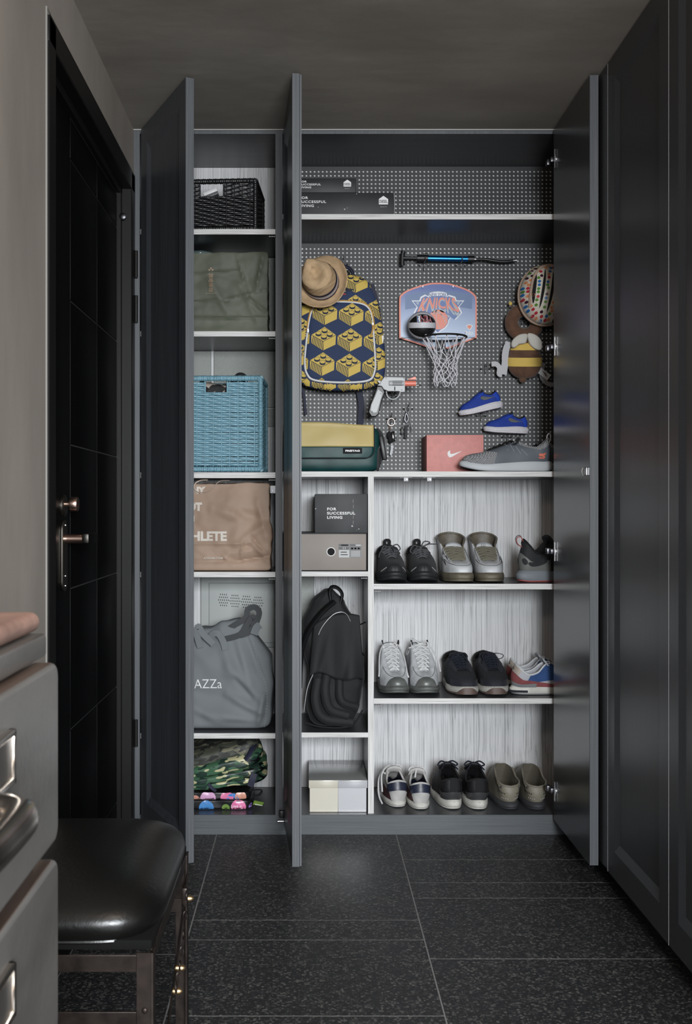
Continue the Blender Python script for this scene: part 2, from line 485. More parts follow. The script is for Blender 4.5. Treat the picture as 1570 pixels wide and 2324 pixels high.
# lever with its long rounded plate, thumb turn above
hy = .628 * FOC / 557
def stadium(cy, z0, z1, r, n=10):
    return [(cy + r * cos(a), z1 - r + r * sin(a)) for a in [pi * i / n for i in range(n + 1)]] + [(cy + r * cos(a), z0 + r + r * sin(a)) for a in [pi + pi * i / n for i in range(n + 1)]]
hd = obj('lever_handle', MB().prism(stadium(hy, .885, 1.068, .026), LEAF, LEAF + .006, axis='X'), m_bronze_plate, dr, bevel=.0015)
hd['label'] = 'bronze back plate with copper lever'
obj('lever_stem', MB().lathe([(.0118, LEAF + .005), (.0118, LEAF + .050)], 20, 'X', T=Matrix.Translation((0, hy + .004, 1.020))), m_copper, hd)
obj('lever_grip', MB().rbox(LEAF + .05, LEAF + .068, hy - .009, hy + .11, 1.008, 1.034, .004), M('dark_bronze', (.05, .047, .043), .4, metal=1.), hd)
for z in (1.055, .925, .9):
    obj('screw', MB().lathe([(.0035, LEAF + .0055), (.003, LEAF + .0078)], 10, 'X', T=Matrix.Translation((0, hy, z))), m_chrome, hd)
kn = obj('thumb_turn', MB().lathe([(.027, LEAF), (.027, LEAF + .004), (.024, LEAF + .007)], 24, 'X', T=Matrix.Translation((0, hy + .002, 1.105))), m_bronze_plate, dr)
obj('turn_stem', MB().lathe([(.006, LEAF + .006), (.006, LEAF + .022)], 14, 'X', T=Matrix.Translation((0, hy + .002, 1.109))), m_copper, kn)
obj('turn_knob', MB().lathe([(.0175, LEAF + .018), (.0185, LEAF + .020), (.0185, LEAF + .036), (.0172, LEAF + .038)], 24, 'X', T=Matrix.Translation((0, hy + .002, 1.109))), m_copper, kn)
pv = obj('latch_rose', MB().lathe([(.011, -.004), (.011, 0), (.007, .002)], 16, 'Y', T=Matrix.Translation((-.609, DY1 - cs - .020, 2.055)) @ Matrix.Rotation(pi, 4, 'Z')), m_steel_dark, dr)
for z in (1.87, 1.72, .30):
    obj('hinge', MB().lathe([(.006, z), (.006, z + .09)], 12, T=Matrix.Translation((LW + .011, DY1 - .006, 0))), m_frame_black, dr)

# ------------------------------------------------------------------ built-in closet
F, SF, BK = 3.50, 3.515, 3.85
XL, XD0, XD1, XR = -.568, -.1112, -.0875, 1.02
CT = 2.3576
KZ = .066
cl = thing('built_in_closet', 'dark slate built-in closet with open doors and pale shelf edges', 'closet')
def cpart(name, mb, m, **k): return obj(name, mb, m, cl, **k)
cpart('side_panel', MB().box(-.5878, XL, F, BK + .02, 0, CEIL - .004), m_edge_lit)
cpart('side_panel', MB().box(XR, XR + .02, F, BK + .02, 0, CEIL - .004), m_carc_in)
cpart('stile', MB().box(.83, .8515, F, F + .02, 0, CEIL - .004), m_carc_in)
cpart('front_panel', MB().box(.8515, XR + .02, F, F + .02, 0, CEIL - .004), m_carc_in)
cpart('divider', MB().box(XD0, XD1, F, BK, KZ, CT), [m_carc_in])
cpart('edge_band', MB().box(XD0, XD1, F - .0012, F + .0005, KZ, CT), m_edge_lit)
cpart('top_panel', MB().box(XL, XR, F + .001, BK, CT, CEIL - .004), m_carc_in)
cpart('edge_band', MB().box(XL, XR, F - .0005, F + .0012, CT, CEIL - .004), m_edge_lit)
cpart('plinth', MB().box(-.5878, .8495, F - .0008, F - .0002, 0, KZ - .0005), m_kick)
cpart('bottom_panel', MB().box(XL, XR, F + .001, BK, KZ - .02, KZ), m_carc_in)
cpart('back_panel', MB().box(XL, XD0, BK, BK + .012, KZ - .02, CT), m_back)
cpart('back_panel', MB().box(XD1, XR, BK, BK + .012, KZ - .02, az(1080, SF)), m_back)
XM0, XM1 = ax(835, SF), ax(848, SF)
zT1, zT2 = az(486, SF), az(1070.5, SF)
def shelf(name, x0, x1, ytop, ybot, front=SF):
    z1, z0 = az(ytop, front), az(ybot, front)
    s = cpart(name, MB().box(x0, x1, front + .001, BK, z0, z1), m_carc_in)
    obj('edge_band', MB().box(x0, x1, front - .0004, front + .0012, z0, z1), m_light_edge, s)
    return z1
zs_left = [shelf('shelf', XL, XD0, a, b) for a, b in ((520, 532), (752, 763.5), (1072, 1085), (1298, 1310), (1664, 1676))]
z_T1 = shelf('shelf', XD1, XR, 486, 498)
z_T2 = shelf('shelf', XD1, XR, 1070, 1082)
z_U1 = shelf('shelf', XD1, XM0, 1297, 1308)
z_U2 = shelf('shelf', XD1, XM0, 1662.5, 1673.5)
z_V1 = shelf('shelf', XM1, XR, 1325, 1337.5)
z_V2 = shelf('shelf', XM1, XR, 1585, 1597)
cpart('upright', MB().box(XM0, XM1, SF + .001, BK, KZ, az(1082, SF)), m_carc_in)
cpart('edge_band', MB().box(XM0, XM1, SF - .0004, SF + .0012, KZ, az(1082, SF)), grain_mat('pale_wood_edge_upright', [(.36, .35, .34), (.60, .59, .58), (.72, .71, .70)], (420, 200, 6), .55, pos=(.33, .48, .62)))
# shelf pins: a small toothed support under the right end of a shelf
def pin(x, z, d):
    mb = MB()
    mb.box(x, x + d * .022, SF + .004, SF + .012, z - .0075, z - .0055)
    p = cpart('shelf_pin', mb, m_black_plastic)
    for i in range(4):
        obj('pin_tooth', MB().ellipsoid((x + d * (.003 + i * .0055), SF + .003, z - .0065), .0018, .0018, .0018, 8, 6), m_white_plastic, p)
for a in (532, 763.5, 1085, 1310): pin(XD0 - .0015, az(a, SF), -1)
pin(XM0 - .0015, az(1308, SF), -1); pin(XM1 + .0015, az(1337.5, SF), 1); pin(XM1 + .0015, az(1597, SF), 1)
# perforated boards
PY = 3.836
def pegboard(x0, x1, z0, z1):
    """board with real round holes every 15 mm"""
    p = .015; r = .0037; nn = 10
    nx = int((x1 - x0) / p); nz = int((z1 - z0) / p)
    ox = x1 - nx * p; oz = z0
    mb = MB()
    def pt(cx, cz, i, rr, y): a = 2 * pi * (i + .5) / nn; return (cx + rr * cos(a), y, cz + rr * sin(a))
    sq = []
    for i in range(nn):
        a = 2 * pi * (i + .5) / nn; c, s = cos(a), sin(a); k = (p / 2) / max(abs(c), abs(s)); sq.append((c * k, s * k))
    corners = [(p/2, p/2), (-p/2, p/2), (-p/2, -p/2), (p/2, -p/2)]
    for i in range(nx):
        for j in range(nz):
            cx, cz = ox + (i + .5) * p, oz + (j + .5) * p
            vs = [pt(cx, cz, q, r, PY) for q in range(nn)] + [(cx + c[0], PY, cz + c[1]) for c in sq] + [pt(cx, cz, q, r, PY + .0045) for q in range(nn)] + [(cx + c[0], PY, cz + c[1]) for c in corners]
            fs = []
            for q in range(nn):
                n2 = (q + 1) % nn
                a, b = sq[q], sq[n2]
                f = [q, n2, nn + n2]
                for ci, c in enumerate(corners):      # corner lies between the two square points
                    if abs(abs(a[0]) - abs(a[1])) < 1e-9: break
                    on_x = abs(abs(a[0]) - p/2) < 1e-9; on_x2 = abs(abs(b[0]) - p/2) < 1e-9
                    if on_x != on_x2 and c[0] * (a[0] if on_x else b[0]) > 0 and c[1] * (b[1] if on_x else a[1]) > 0:
                        f.append(3 * nn + ci)
                f.append(nn + q)
                fs.append(f); fs.append([n2, q, 2 * nn + q, 2 * nn + n2])
            mb.add(vs, fs)
    if ox > x0 + 1e-6: mb.add([(x0, PY, z0), (ox, PY, z0), (ox, PY, z0 + nz * p), (x0, PY, z0 + nz * p)], [(0, 1, 2, 3)])
    if oz + nz * p < z1 - 1e-6: mb.add([(x0, PY, oz + nz * p), (x1, PY, oz + nz * p), (x1, PY, z1), (x0, PY, z1)], [(0, 1, 2, 3)])
    me = bpy.data.meshes.new('pegboard'); me.from_pydata([tuple(v) for v in mb.v], [], mb.f); me.materials.append(m_peg); me.update()
    o = bpy.data.objects.new('pegboard', me); COL.objects.link(o); o.parent = cl
    cpart('backing_sheet', MB().box(x0, x1, PY + .0048, BK + .005, z0 - .005, z1), m_white_board)
pegboard(XD1, XR, z_T1, CT)
pegboard(XD1, XR, z_T2, az(498, SF))

# doors
def panel_door(name, width, z0, z1, thick, parent, outer=True, frame=.062, lip=False):
    """door lying along +x from its hinge edge, outer face towards -y; returns the door mesh"""
    t = thick
    mb = MB().box(0, width, 0, t, z0, z1) if not outer else MB()
    if outer:
        d = .008                       # depth of the panel recess and width of its sloping moulding
        x = [0, frame, frame + .026, width - frame - .026, width - frame, width]
        z = [z0, z0 + frame + .012, z0 + frame + .038, z1 - frame - .026, z1 - frame, z1]
        def ring(a, b, ya, yb):
            (xa0, xa1, za0, za1), (xb0, xb1, zb0, zb1) = a, b
            vs = [(xa0, ya, za0), (xa1, ya, za0), (xa1, ya, za1), (xa0, ya, za1), (xb0, yb, zb0), (xb1, yb, zb0), (xb1, yb, zb1), (xb0, yb, zb1)]
            mb.add(vs, [(0, 1, 5, 4), (1, 2, 6, 5), (2, 3, 7, 6), (3, 0, 4, 7)])
        A = (x[0], x[5], z[0], z[5]); B = (x[1], x[4], z[1], z[4]); C = (x[2], x[3], z[2], z[3])
        ring(A, B, 0, 0); ring(B, C, 0, d)
        mb.add([(C[0], d, C[2]), (C[1], d, C[2]), (C[1], d, C[3]), (C[0], d, C[3])], [(0, 1, 2, 3)])
        ring(A, A, 0, t)
        mb.add([(A[0], t, A[2]), (A[1], t, A[2]), (A[1], t, A[3]), (A[0], t, A[3])], [(0, 1, 2, 3)])
    return obj(name, mb, m_carc, parent, smooth=0, bevel=.0012)
def edge_strip(d, width, thick, z0, z1):
    obj('edge_band', MB().box(width - .0004, width + .0009, .0008, thick - .0008, z0 + .0008, z1 - .0008), m_edge_lit, d)
DZ0, DZ1 = .056, 2.362
def hinge(parent, z, w_=.02):
    h = obj('hinge', MB().lathe([(.0175, 0), (.0175, .0018)], 18, 'Y', T=Matrix.Translation((.024, .0272, z))), m_chrome, parent)
    obj('hinge_plate', MB().rbox(.019, .0285, .0272, .0305, z - .029, z + .029, .001, 1), m_chrome, h)
    obj('hinge_arm', MB().rbox(-.006, .023, .029, .046, z - .0085, z + .0085, .003), m_steel_dark, h)
    obj('hinge_base', MB().rbox(-.020, -.004, .034, .058, z - .014, z + .014, .002), m_chrome, h)
    return h
# left door, opened about two thirds
o = at(320, 1152, 3.468); e = at(421, 1152, 3.047)
wl_ = math.hypot(e.x - o.x, e.y - o.y)
d = panel_door('closet_door', wl_, DZ0, DZ1, .026, cl)
d.location = (o.x, o.y, 0); d.rotation_euler.z = math.atan2(e.y - o.y, e.x - o.x)
edge_strip(d, wl_, .026, DZ0, DZ1); d['label'] = 'leftmost closet door with recessed panel'
# middle door, swung almost edge-on
o = at(643, 1152, 3.478); e = at(662.5, 1152, 3.02)
wl_ = math.hypot(e.x - o.x, e.y - o.y)
d = panel_door('closet_door', wl_, DZ0, DZ1, .022, cl)
d.location = (o.x, o.y, 0); d.rotation_euler.z = math.atan2(e.y - o.y, e.x - o.x)
edge_strip(d, wl_, .022, DZ0, DZ1); d['label'] = 'middle closet door seen edge-on'
obj('inner_lip', MB().box(wl_ - .02, wl_ - .001, .0225, .028, DZ0 + .002, DZ1 - .003), m_edge_lit, d)
st = obj('bumper', MB().rbox(.03, .05, -.016, .001, .075, .10, .004), m_black_plastic, d)
obj('bumper_pin', MB().lathe([(.004, -.022), (.004, -.002)], 10, 'Y', T=Matrix.Translation((.055, 0, .068))), m_chrome, st)
# right door, square to the cabinet: its inside faces the opening
wr = 3.478 - 3.033
d = panel_door('closet_door', wr, DZ0, DZ1, .026, cl)
d.data.materials[0] = grain_mat('slate_door_gloss', [(.040, .043, .047), (.052, .055, .06), (.066, .069, .075)], (160, 160, 3), .24, bump=.04)
# local x runs from the free edge back to the hinges, its inner face looks towards the opening
d.location = (.8455, 3.033, 0); d.rotation_euler.z = pi / 2
d['label'] = 'rightmost closet door with steel hinges'
obj('edge_band', MB().box(-.0009, .0004, .0008, .0252, DZ0 + .0008, DZ1 - .0008), m_edge_lit, d)
for py in (358, 785, 1252, 1798):
    z = az(py, 3.44); x = wr - .02
    h = obj('hinge', MB().lathe([(.0175, .0255), (.0175, .0278)], 18, 'Y', T=Matrix.Translation((x, 0, z))), m_chrome, d)
    obj('hinge_plate', MB().rbox(x - .012, x - .004, .0272, .0312, z - .032, z + .032, .001, 1), m_chrome, h)
    obj('hinge_arm', MB().rbox(x - .006, x + .026, .029, .042, z - .009, z + .009, .003), m_steel_dark, h)
    obj('hinge_base', MB().rbox(x + .022, x + .046, .034, .048, z - .010, z + .010, .002), m_steel_dark, h)
lt = obj('catch_strike', MB().rbox(.022, .030, .026, .031, az(1079, 3.06), az(1061, 3.06), .001, 1), m_chrome, d)
obj('catch_loop', MB().tube(curve_pts([(.034, .027, az(1078, 3.06)), (.034, .036, az(1078, 3.06)), (.034, .039, az(1070, 3.06)), (.034, .036, az(1062, 3.06)), (.034, .027, az(1062, 3.06))], 4), .0022, 8), m_chrome, lt)
# catches under the main shelf and on the divider
for px in (921, 974):
    z = az(1083, SF); x = ax(px, SF)
    c = cpart('door_catch', MB().rbox(x - .008, x + .008, SF - .002, SF + .02, z - .014, z, .001, 1), m_grey_plastic)
    obj('catch_slot', MB().rbox(x - .0005, x + .006, SF - .0032, SF - .0018, z - .011, z - .004, .0005, 1), m_steel_dark, c)
    obj('catch_tab', MB().rbox(x - .022, x + .022, SF + .003, SF + .009, z - .003, z + .0005, .0005, 1), m_black_plastic, c)
zc_ = az(1111, 3.52)
c = cpart('door_catch', MB().rbox(XD0 - .018, XD0, 3.505, 3.53, zc_ - .013, zc_ + .013, .001, 1), m_grey_plastic)
obj('catch_slot', MB().rbox(XD0 - .014, XD0 - .006, 3.504, 3.506, zc_ - .009, zc_ + .001, .0005, 1), m_steel_dark, c)

# ------------------------------------------------------------------ wall of wardrobes on the right
WXF = .853
wd = thing('wardrobe', 'run of tall dark panelled wardrobes along the right wall', 'wardrobe')
obj('body', MB().box(WXF + .022, 1.45, 1.2, 3.49, .07, CEIL - .003), m_ward, wd, smooth=0)
obj('toe_kick', MB().box(WXF + .05, 1.44, 1.21, 3.49, 0, .07), m_black_plastic, wd, smooth=0)
obj('filler', MB().rbox(WXF, WXF + .021, 2.9675, 3.49, .066, CEIL - .004, .001, 1), m_ward, wd, smooth=0)
wz0, wz1 = .063, CEIL - .006
for (ya, yb) in ((2.966, 2.4655), (2.4625, 1.962), (1.959, 1.4585), (1.4555, 1.2)):
    wdt = ya - yb
    m_keep = m_carc; m_carc = m_ward
    dd = panel_door('wardrobe_door', wdt, wz0, wz1, .02, wd, frame=.064)
    m_carc = m_keep
    # outer face towards the corridor: local -y -> world -X, local x -> world -Y
    dd.location = (WXF, ya, 0); dd.rotation_euler.z = -pi / 2
for sy_ in (2.464, 2.9665):
    obj('seam_highlight', MB().box(WXF - .0004, WXF + .004, sy_ - .0012, sy_ + .0006, wz0, wz1), M('highlight_grey', (.42, .42, .43), .4), wd, smooth=0)  # painted highlight where the door edges catch the light

# ------------------------------------------------------------------ steel drawer cabinet in the left foreground
m_gun = M('worn_gunmetal', (.27, .26, .25), .30, metal=.65, var=.25, vscale=(3, 3, 9), bump=.1, bscale=(90, 90, 90))
m_top = M('worn_leather_top', srgb(158, 126, 114), .45, var=.25, vscale=(12, 12, 12), bump=.3, bscale=(40, 40, 40))
m_nickel = M('worn_nickel', (.70, .64, .58), .2, metal=1.)
dc = thing('drawer_cabinet', 'gunmetal drawer cabinet with worn brown top in the left foreground', 'cabinet')
DX, DFY, DNY = -.25, 1.042, .18
obj('body', MB().rbox(LW + .004, DX - .024, DNY + .01, DFY - .004, .0, .949, .004), m_gun, dc)
obj('top_rail', MB().rbox(LW + .002, -.262, DNY, DFY, .951, .9745, .004), m_gun, dc)
obj('table_top', MB().rbox(LW + .002, -.268, DNY, DFY + .002, .976, .996, .0095, 4), m_top, dc)
for z1 in (.9465, .752, .557, .362, .167):
    z0 = max(z1 - .178, .01)
    q = .016; ry0, ry1 = DNY + .012, DFY
    pl = []
    for (cy_, cz_, a0) in ((ry1 - q, z0 + q, -pi / 2), (ry1 - q, z1 - q, 0), (ry0 + q, z1 - q, pi / 2), (ry0 + q, z0 + q, pi)):
        pl += [(cy_ + q * cos(a0 + pi / 2 * k / 6), cz_ + q * sin(a0 + pi / 2 * k / 6)) for k in range(7)]
    dw = obj('drawer', MB().prism(pl, DX - .022, DX, axis='X'), m_gun, dc, bevel=.005)
    dw.modifiers['edges'].segments = 4
    obj('drawer_edge_highlight', MB().rbox(DX - .020, DX - .003, DNY + .03, DFY - .018, z1 - .0015, z1 + .001, .0009, 2), M('warm_highlight', (.55, .40, .33), .35, metal=1.), dw)  # copper-toned strip painting the warm highlight along the drawer's top edge
    # label holder
    lz = z1 - .054
    lh = MB()
    y0, y1 = .70, .870
    for (a, b, c2, d2) in ((y0, y1, lz + .017, lz + .023), (y0, y1, lz - .023, lz - .017), (y0, y0 + .006, lz - .023, lz + .023), (y1 - .006, y1, lz - .023, lz + .023)):
        lh.rbox(DX - .001, DX + .006, a, b, c2, d2, .0015, 2)
    obj('label_holder', lh, m_nickel, dw)
    obj('label_card', MB().box(DX + .0003, DX + .0015, y0 + .004, y1 - .004, lz - .019, lz + .019), M('dark_card', (.03, .028, .027), .6), dw)
    hz = z1 - .082
    hn = obj('drawer_handle', MB().tube(curve_pts([(DX - .002, .655, hz), (DX + .020, .660, hz), (DX + .032, .68, hz), (DX + .034, .735, hz - .001), (DX + .033, .785, hz), (DX + .022, .803, hz), (DX - .002, .808, hz)], 6), .0135, 14), m_nickel, dw)

# ------------------------------------------------------------------ leather stool
m_leather = M('black_leather', (.005, .0047, .0044), .34, bump=.10, bscale=(120, 120, 120), spec=.55)
m_iron = M('rusty_iron', (.030, .022, .019), .42, metal=.6, var=.4, vscale=(30, 30, 30))
m_brass = M('aged_brass', (.55, .40, .22), .35, metal=1.)
sx0, sx1, sy0, sy1, sz0, sz1 = -.575, -.232, 1.585, 2.06, .432, .505
stl = thing('stool', 'black leather stool on dark iron legs beside the drawer cabinet', 'stool', ((sx0 + sx1) / 2, (sy0 + sy1) / 2, 0))
hw, hd_ = (sx1 - sx0) / 2, (sy1 - sy0) / 2
def seat(u, v):
    a = 2 * pi * u; n_ = 5.0
    c, s = cos(a), sin(a)
    k = (abs(c) ** n_ + abs(s) ** n_) ** (-1 / n_)
    # v: 0 tucked bottom rim, .3 widest line, 1 crown centre
    if v < .3:
        t = v / .3; rr = .955 + .055 * sin(t * pi / 2); z = lerp(sz0, sz0 + .026, t)
    else:
        th = (v - .3) / .7 * pi / 2; rr = 1.01 * max(0, cos(th)) ** .72; z = sz0 + .026 + (sz1 + .012 - sz0 - .026) * sin(th)
    return Vector((c * k * hw * rr, s * k * hd_ * rr, z))
obj('seat', MB().grid(seat, 64, 26, cu=True), m_leather, stl, smooth=60)
obj('welt', MB().tube([Vector(seat(i / 64, 0)) + Vector((0, 0, .001)) for i in range(64)], .004, 8, closed=True), m_leather, stl)
obj('seat_board', MB().rbox(-hw * .95, hw * .95, -hd_ * .95, hd_ * .95, sz0 - .012, sz0 + .004, .003), M('matt_black_board', (.006, .006, .006), .9, spec=.1), stl)
for sx in (-1, 1):
    for sy in (-1, 1):
        x, y = sx * (hw - .018), sy * (hd_ - .016)
        lg = MB()
        lg.box(x - .013, x + .013, y - .002 - sy * -.011, y + .002 - sy * -.011, 0, sz0 - .012)
        lg.box(x + sx * .011 - .002, x + sx * .011 + .002, y - .013, y + .013, 0, sz0 - .012)
        l_ = obj('leg', lg, m_iron, stl, bevel=.0008)
        for z in (sz0 - .10, .16):
            obj('rivet', MB().ellipsoid((x, y + sy * .0135, z), .005, .003, .005, 10, 6), m_iron, l_)
for sy in (-1, 1):
    for z in (sz0 - .030, .315):
        obj('rail', MB().box(-hw + .018, hw - .018, sy * (hd_ - .008) - .002, sy * (hd_ - .008) + .002, z - .013, z + .013), m_iron, stl, bevel=.0008)
for sx in (-1, 1):
    obj('rail', MB().box(sx * (hw - .010) - .002, sx * (hw - .010) + .002, -hd_ + .018, hd_ - .018, sz0 - .036, sz0 - .012), m_iron, stl, bevel=.0008)
    b_ = obj('brace', MB().tube([(sx * (hw - .004), hd_ - .03, sz0 - .05), (sx * (hw - .004), -hd_ + .04, .16)], .009, 4, flat=(.25, 1)), m_iron, stl, smooth=0)
    for t in (.12, .45, .55):
        y = lerp(hd_ - .03, -hd_ + .04, t); z = lerp(sz0 - .05, .16, t)
        obj('brace_pin', MB().lathe([(.006, 0), (.006, sx * .012), (.003, sx * .016)], 10, 'X', T=Matrix.Translation((sx * (hw - .003), y, z))), m_brass, b_)
    obj('clasp', MB().rbox(sx * (hw - .003) - .004, sx * (hw - .003) + .006, hd_ - .10, hd_ - .075, sz0 - .085, sz0 - .05, .002), m_iron, stl)
    # small chain hanging along the side
    for i in range(7):
        a = i / 6; y = lerp(hd_ - .11, -.03, a); z = sz0 - .06 - .10 * a - .02 * sin(a * pi)
        ring = [(sx * (hw + .004) + (.003 * cos(q) if i % 2 else 0), y + .006 * cos(q) * (0.4 if i % 2 else 1), z + .008 * sin(q)) for q in [2 * pi * k / 12 for k in range(12)]]
        obj('chain_link', MB().tube(ring, .0016, 6, closed=True), m_iron, stl)

# ------------------------------------------------------------------ shoe builder
def knit_mat(name, a, b, scale=420):
    if name in MATS: return MATS[name]
    m = M(name, a, .8)
    nt = m.node_tree; bs = nt.nodes['Principled BSDF']
    tc = nt.nodes.new('ShaderNodeTexCoord')
    ck = nt.nodes.new('ShaderNodeTexChecker'); ck.inputs['Scale'].default_value = scale
    ck.inputs['Color1'].default_value = (*a, 1); ck.inputs['Color2'].default_value = (*b, 1)
    nt.links.new(tc.outputs['Object'], ck.inputs['Vector']); nt.links.new(ck.outputs['Color'], bs.inputs['Base Color'])
    bp = nt.nodes.new('ShaderNodeBump'); bp.inputs['Strength'].default_value = .4; bp.inputs['Distance'].default_value = .001
    nt.links.new(ck.outputs['Fac'], bp.inputs['Height']); nt.links.new(bp.outputs[0], bs.inputs['Normal'])
    return m

class Shoe:
    """x: toe forward, z: up, y: left; built around the middle of its sole"""
    def __init__(s, name, label, loc, rz, foot=1, L=.285, wb=.050, wh=.036, hs=(.026, .020), spring=.010, toeh=.030,
                 xt=.045, zt=.064, xe=-.03, ze=.095, gap=(.011, .018), cw=.030, zc=.078, zh=.098, xh=-.128,
                 mats=None, group=None, rot=None, bulge=.004, blunt=.75, tongue=.022, tonguew=.014, rows=5, lace=.0022,
                 flat=None, outsole=.008, laces=True, collar=.0035, flare=1.03, scale=1., heelout=0.):
        s.__dict__.update(locals()); s.L = L
        s.t = thing(name, label, 'shoe', loc, rot or (0, 0, rz), group, (scale, scale, scale))
        s.build()
    def out(s, u, k=1.):
        a = 2 * pi * u; L = s.L
        x = L / 2 * cos(a)
        q = x / L
        w = ramp1([(-.5, s.wh * .96), (-.32, s.wh), (-.08, s.wh * .98), (.2, s.wb), (.34, s.wb * .97), (.5, s.wb * .86)], q)
        y = w * (abs(sin(a)) ** s.blunt) * (1 if sin(a) >= 0 else -1)
        y += s.foot * .007 * smooth01((q - .05) / .45) - s.foot * .003 * smooth01((.1 - q) / .3) * 0
        return Vector((x * k, y * k, 0))
    def lift(s, x): return s.spring * max(0, (x / s.L - .18) / .32) ** 2 + s.spring * .25 * max(0, (-x / s.L - .38) / .12) ** 2
    def soleh(s, x): return lerp(s.hs[0], s.hs[1], smooth01((x / s.L + .3) / .6)) + s.lift(x)
    def base(s, u):
        p = s.out(u) * .955; p.z = s.soleh(p.x) - .003; return p
    def rim(s, u):
        sg = 1
        if u > .5: u = 1 - u; sg = -1
        kn = [(0, s.xt, 0, s.zt), (.055, s.xt - .003, s.gap[0], s.zt + .001), (.24, s.xe, s.gap[1], s.ze), (.33, lerp(s.xe, s.xh, .35), s.cw * .93, lerp(s.ze, s.zc, .8)),
              (.405, lerp(s.xe, s.xh, .68), s.cw, s.zc), (.46, lerp(s.xe, s.xh, .93), s.cw * .7, lerp(s.zc, s.zh, .65)), (.5, s.xh, 0, s.zh)]
        pts = [Vector((k[1], k[2], k[3])) for k in kn]; us = [k[0] for k in kn]
        for i in range(len(us) - 1):
            if u <= us[i + 1] + 1e-9:
                t = (u - us[i]) / (us[i + 1] - us[i])
                def mir(p): return Vector((p.x, -p.y, p.z))
                p1, p2 = pts[i], pts[i + 1]
                p0 = pts[i - 1] if i else mir(pts[1]); p3 = pts[i + 2] if i + 2 < len(pts) else mir(pts[-2])
                # centripetal-ish: plain cubic, softened
                r = .5 * (2 * p1 + (p2 - p0) * t + (2 * p0 - 5 * p1 + 4 * p2 - p3) * t * t + (3 * p1 - p0 - 3 * p2 + p3) * t ** 3)
                l = p1.lerp(p2, t); r = r.lerp(l, .35)
                r.y = max(0, r.y) * sg + s.foot * .003 * smooth01((r.x / s.L) / .2)
                return r
    def S(s, u, v):
        u = u % 1.
        B = s.base(u); Rm = s.rim(u)
        o = s.out(u); o.z = 0
        n = Vector((o.x / (s.L / 2) ** 2, o.y / s.wb ** 2, 0)); n.normalize()
        toe = smooth01((cos(2 * pi * u) - .35) / .55)
        heel = smooth01((-cos(2 * pi * u) - .6) / .35)
        dz = max(Rm.z - B.z, .02)
        h1 = lerp(dz * .55, s.toeh, toe)
        P1 = B + n * (s.bulge + heel * (s.heelout + .003)) + Vector((0, 0, h1))
        hx = Vector((B.x - Rm.x, B.y - Rm.y, 0))
        P2 = Rm + hx * lerp(.42, .45, toe) * (1 - heel * .75) + Vector((0, 0, lerp(-.04 * dz, -.004, toe) - heel * dz * .25)) + n * heel * .004
        return bez(B, P1, P2, Rm, v)
    def N(s, u, v):
        e = .004
        a = s.S(u + e, v) - s.S(u - e, v); b = s.S(u, min(1, v + e)) - s.S(u, max(0, v - e))
        n = b.cross(a); n = -n if n.length == 0 else n.normalized()
        c = s.S(u, v); 
        ref = Vector((c.x * .3, c.y, .03)); 
        return n if n.dot(ref) > 0 else -n
    def on(s, u, v, off=.0012):
        u = u % 1.; v = max(0, min(1, v)); return s.S(u, v) + s.N(u, v) * off
    def patch(s, name, mat, polys, off=.0014, parent=None, maxlen=.03, solid=.0):
        mb = decal([(p, 0) for p in polys], lambda u, v: s.on(u, v, off), maxlen)
        return obj(name, mb, mat, parent or s.t, smooth=60, solid=solid)
    def band(s, name, mat, u0, u1, v0, v1, off=.0014, nu=24, nv=8, fn=None, parent=None):
        """overlay strip: u0..u1 around the shoe, v0..v1 may be functions of u"""
        f0 = v0 if callable(v0) else (lambda u: v0); f1 = v1 if callable(v1) else (lambda u: v1)
        def f(a, b):
            u = lerp(u0, u1, a); return s.on(u, lerp(f0(u), f1(u), b), off)
        return obj(name, MB().grid(f, nu, nv), mat, parent or s.t, smooth=60)
    def build(s):
        m = s.mats
        NU = 64
        s.upper = obj('upper', MB().grid(lambda u, v: s.S(u, v), NU, 14, cu=True), m['upper'], s.t, smooth=70)
        # lining and insole
        def lin(u, v):
            r = s.rim(u % 1.); b = s.base(u % 1.) * .80; b.z = s.soleh(b.x) + .002
            c = Vector((0, 0, 0))
            if v < .9:
                t = v / .9; p = r.lerp(b, t); inn = Vector((b.x * .0, r.y * 0, 0))
                return p - Vector((0, 0, 0))
            t = (v - .9) / .1; return b.lerp(Vector((b.x, 0, b.z)), t)
        obj('lining', MB().grid(lin, NU, 10, cu=True), m['lining'], s.t, smooth=70)
        if s.collar:
            us = [i / 60 for i in range(13, 48)]
            obj('collar', MB().tube([s.rim(u) + Vector((0, 0, -.001)) for u in us], s.collar, 8), m.get('collar', m['lining']), s.t)
        # sole
        def ring(k, z, u, dz=0): 
            p = s.out(u) * k; p.z = z; return p
        def sole(z0f, z1f, ks):
            mb = MB()
            prof = ks
            def f(u, v):
                i = min(int(v * (len(prof) - 1)), len(prof) - 2); t = v * (len(prof) - 1) - i
                k = lerp(prof[i][0], prof[i + 1][0], t); q = lerp(prof[i][1], prof[i + 1][1], t)
                p = s.out(u) * k
                p.z = lerp(z0f(p.x), z1f(p.x), q); return p
            mb.grid(f, NU, (len(prof) - 1) * 2, cu=True)
            return mb
        fl = s.flare
        low = lambda x: s.lift(x)
        mid = lambda x: s.lift(x) + min(s.outsole, s.soleh(x) * .6)
        top = lambda x: s.soleh(x)
        ms = sole(mid, top, [(.0, 0), (.97 * fl, 0), (1.0 * fl, .12), (1.005 * fl, .55), (.985, .92), (.955, 1.0), (.6, .98), (0, .95)])
        s.midsole = obj('midsole', ms, m['midsole'], s.t, smooth=50)
        os_ = sole(low, mid, [(0, 0), (.90, 0), (.97 * fl, .25), (.98 * fl, 1.0), (0, 1.0)])
        s.outs = obj('outsole', os_, m['outsole'], s.t, smooth=50)
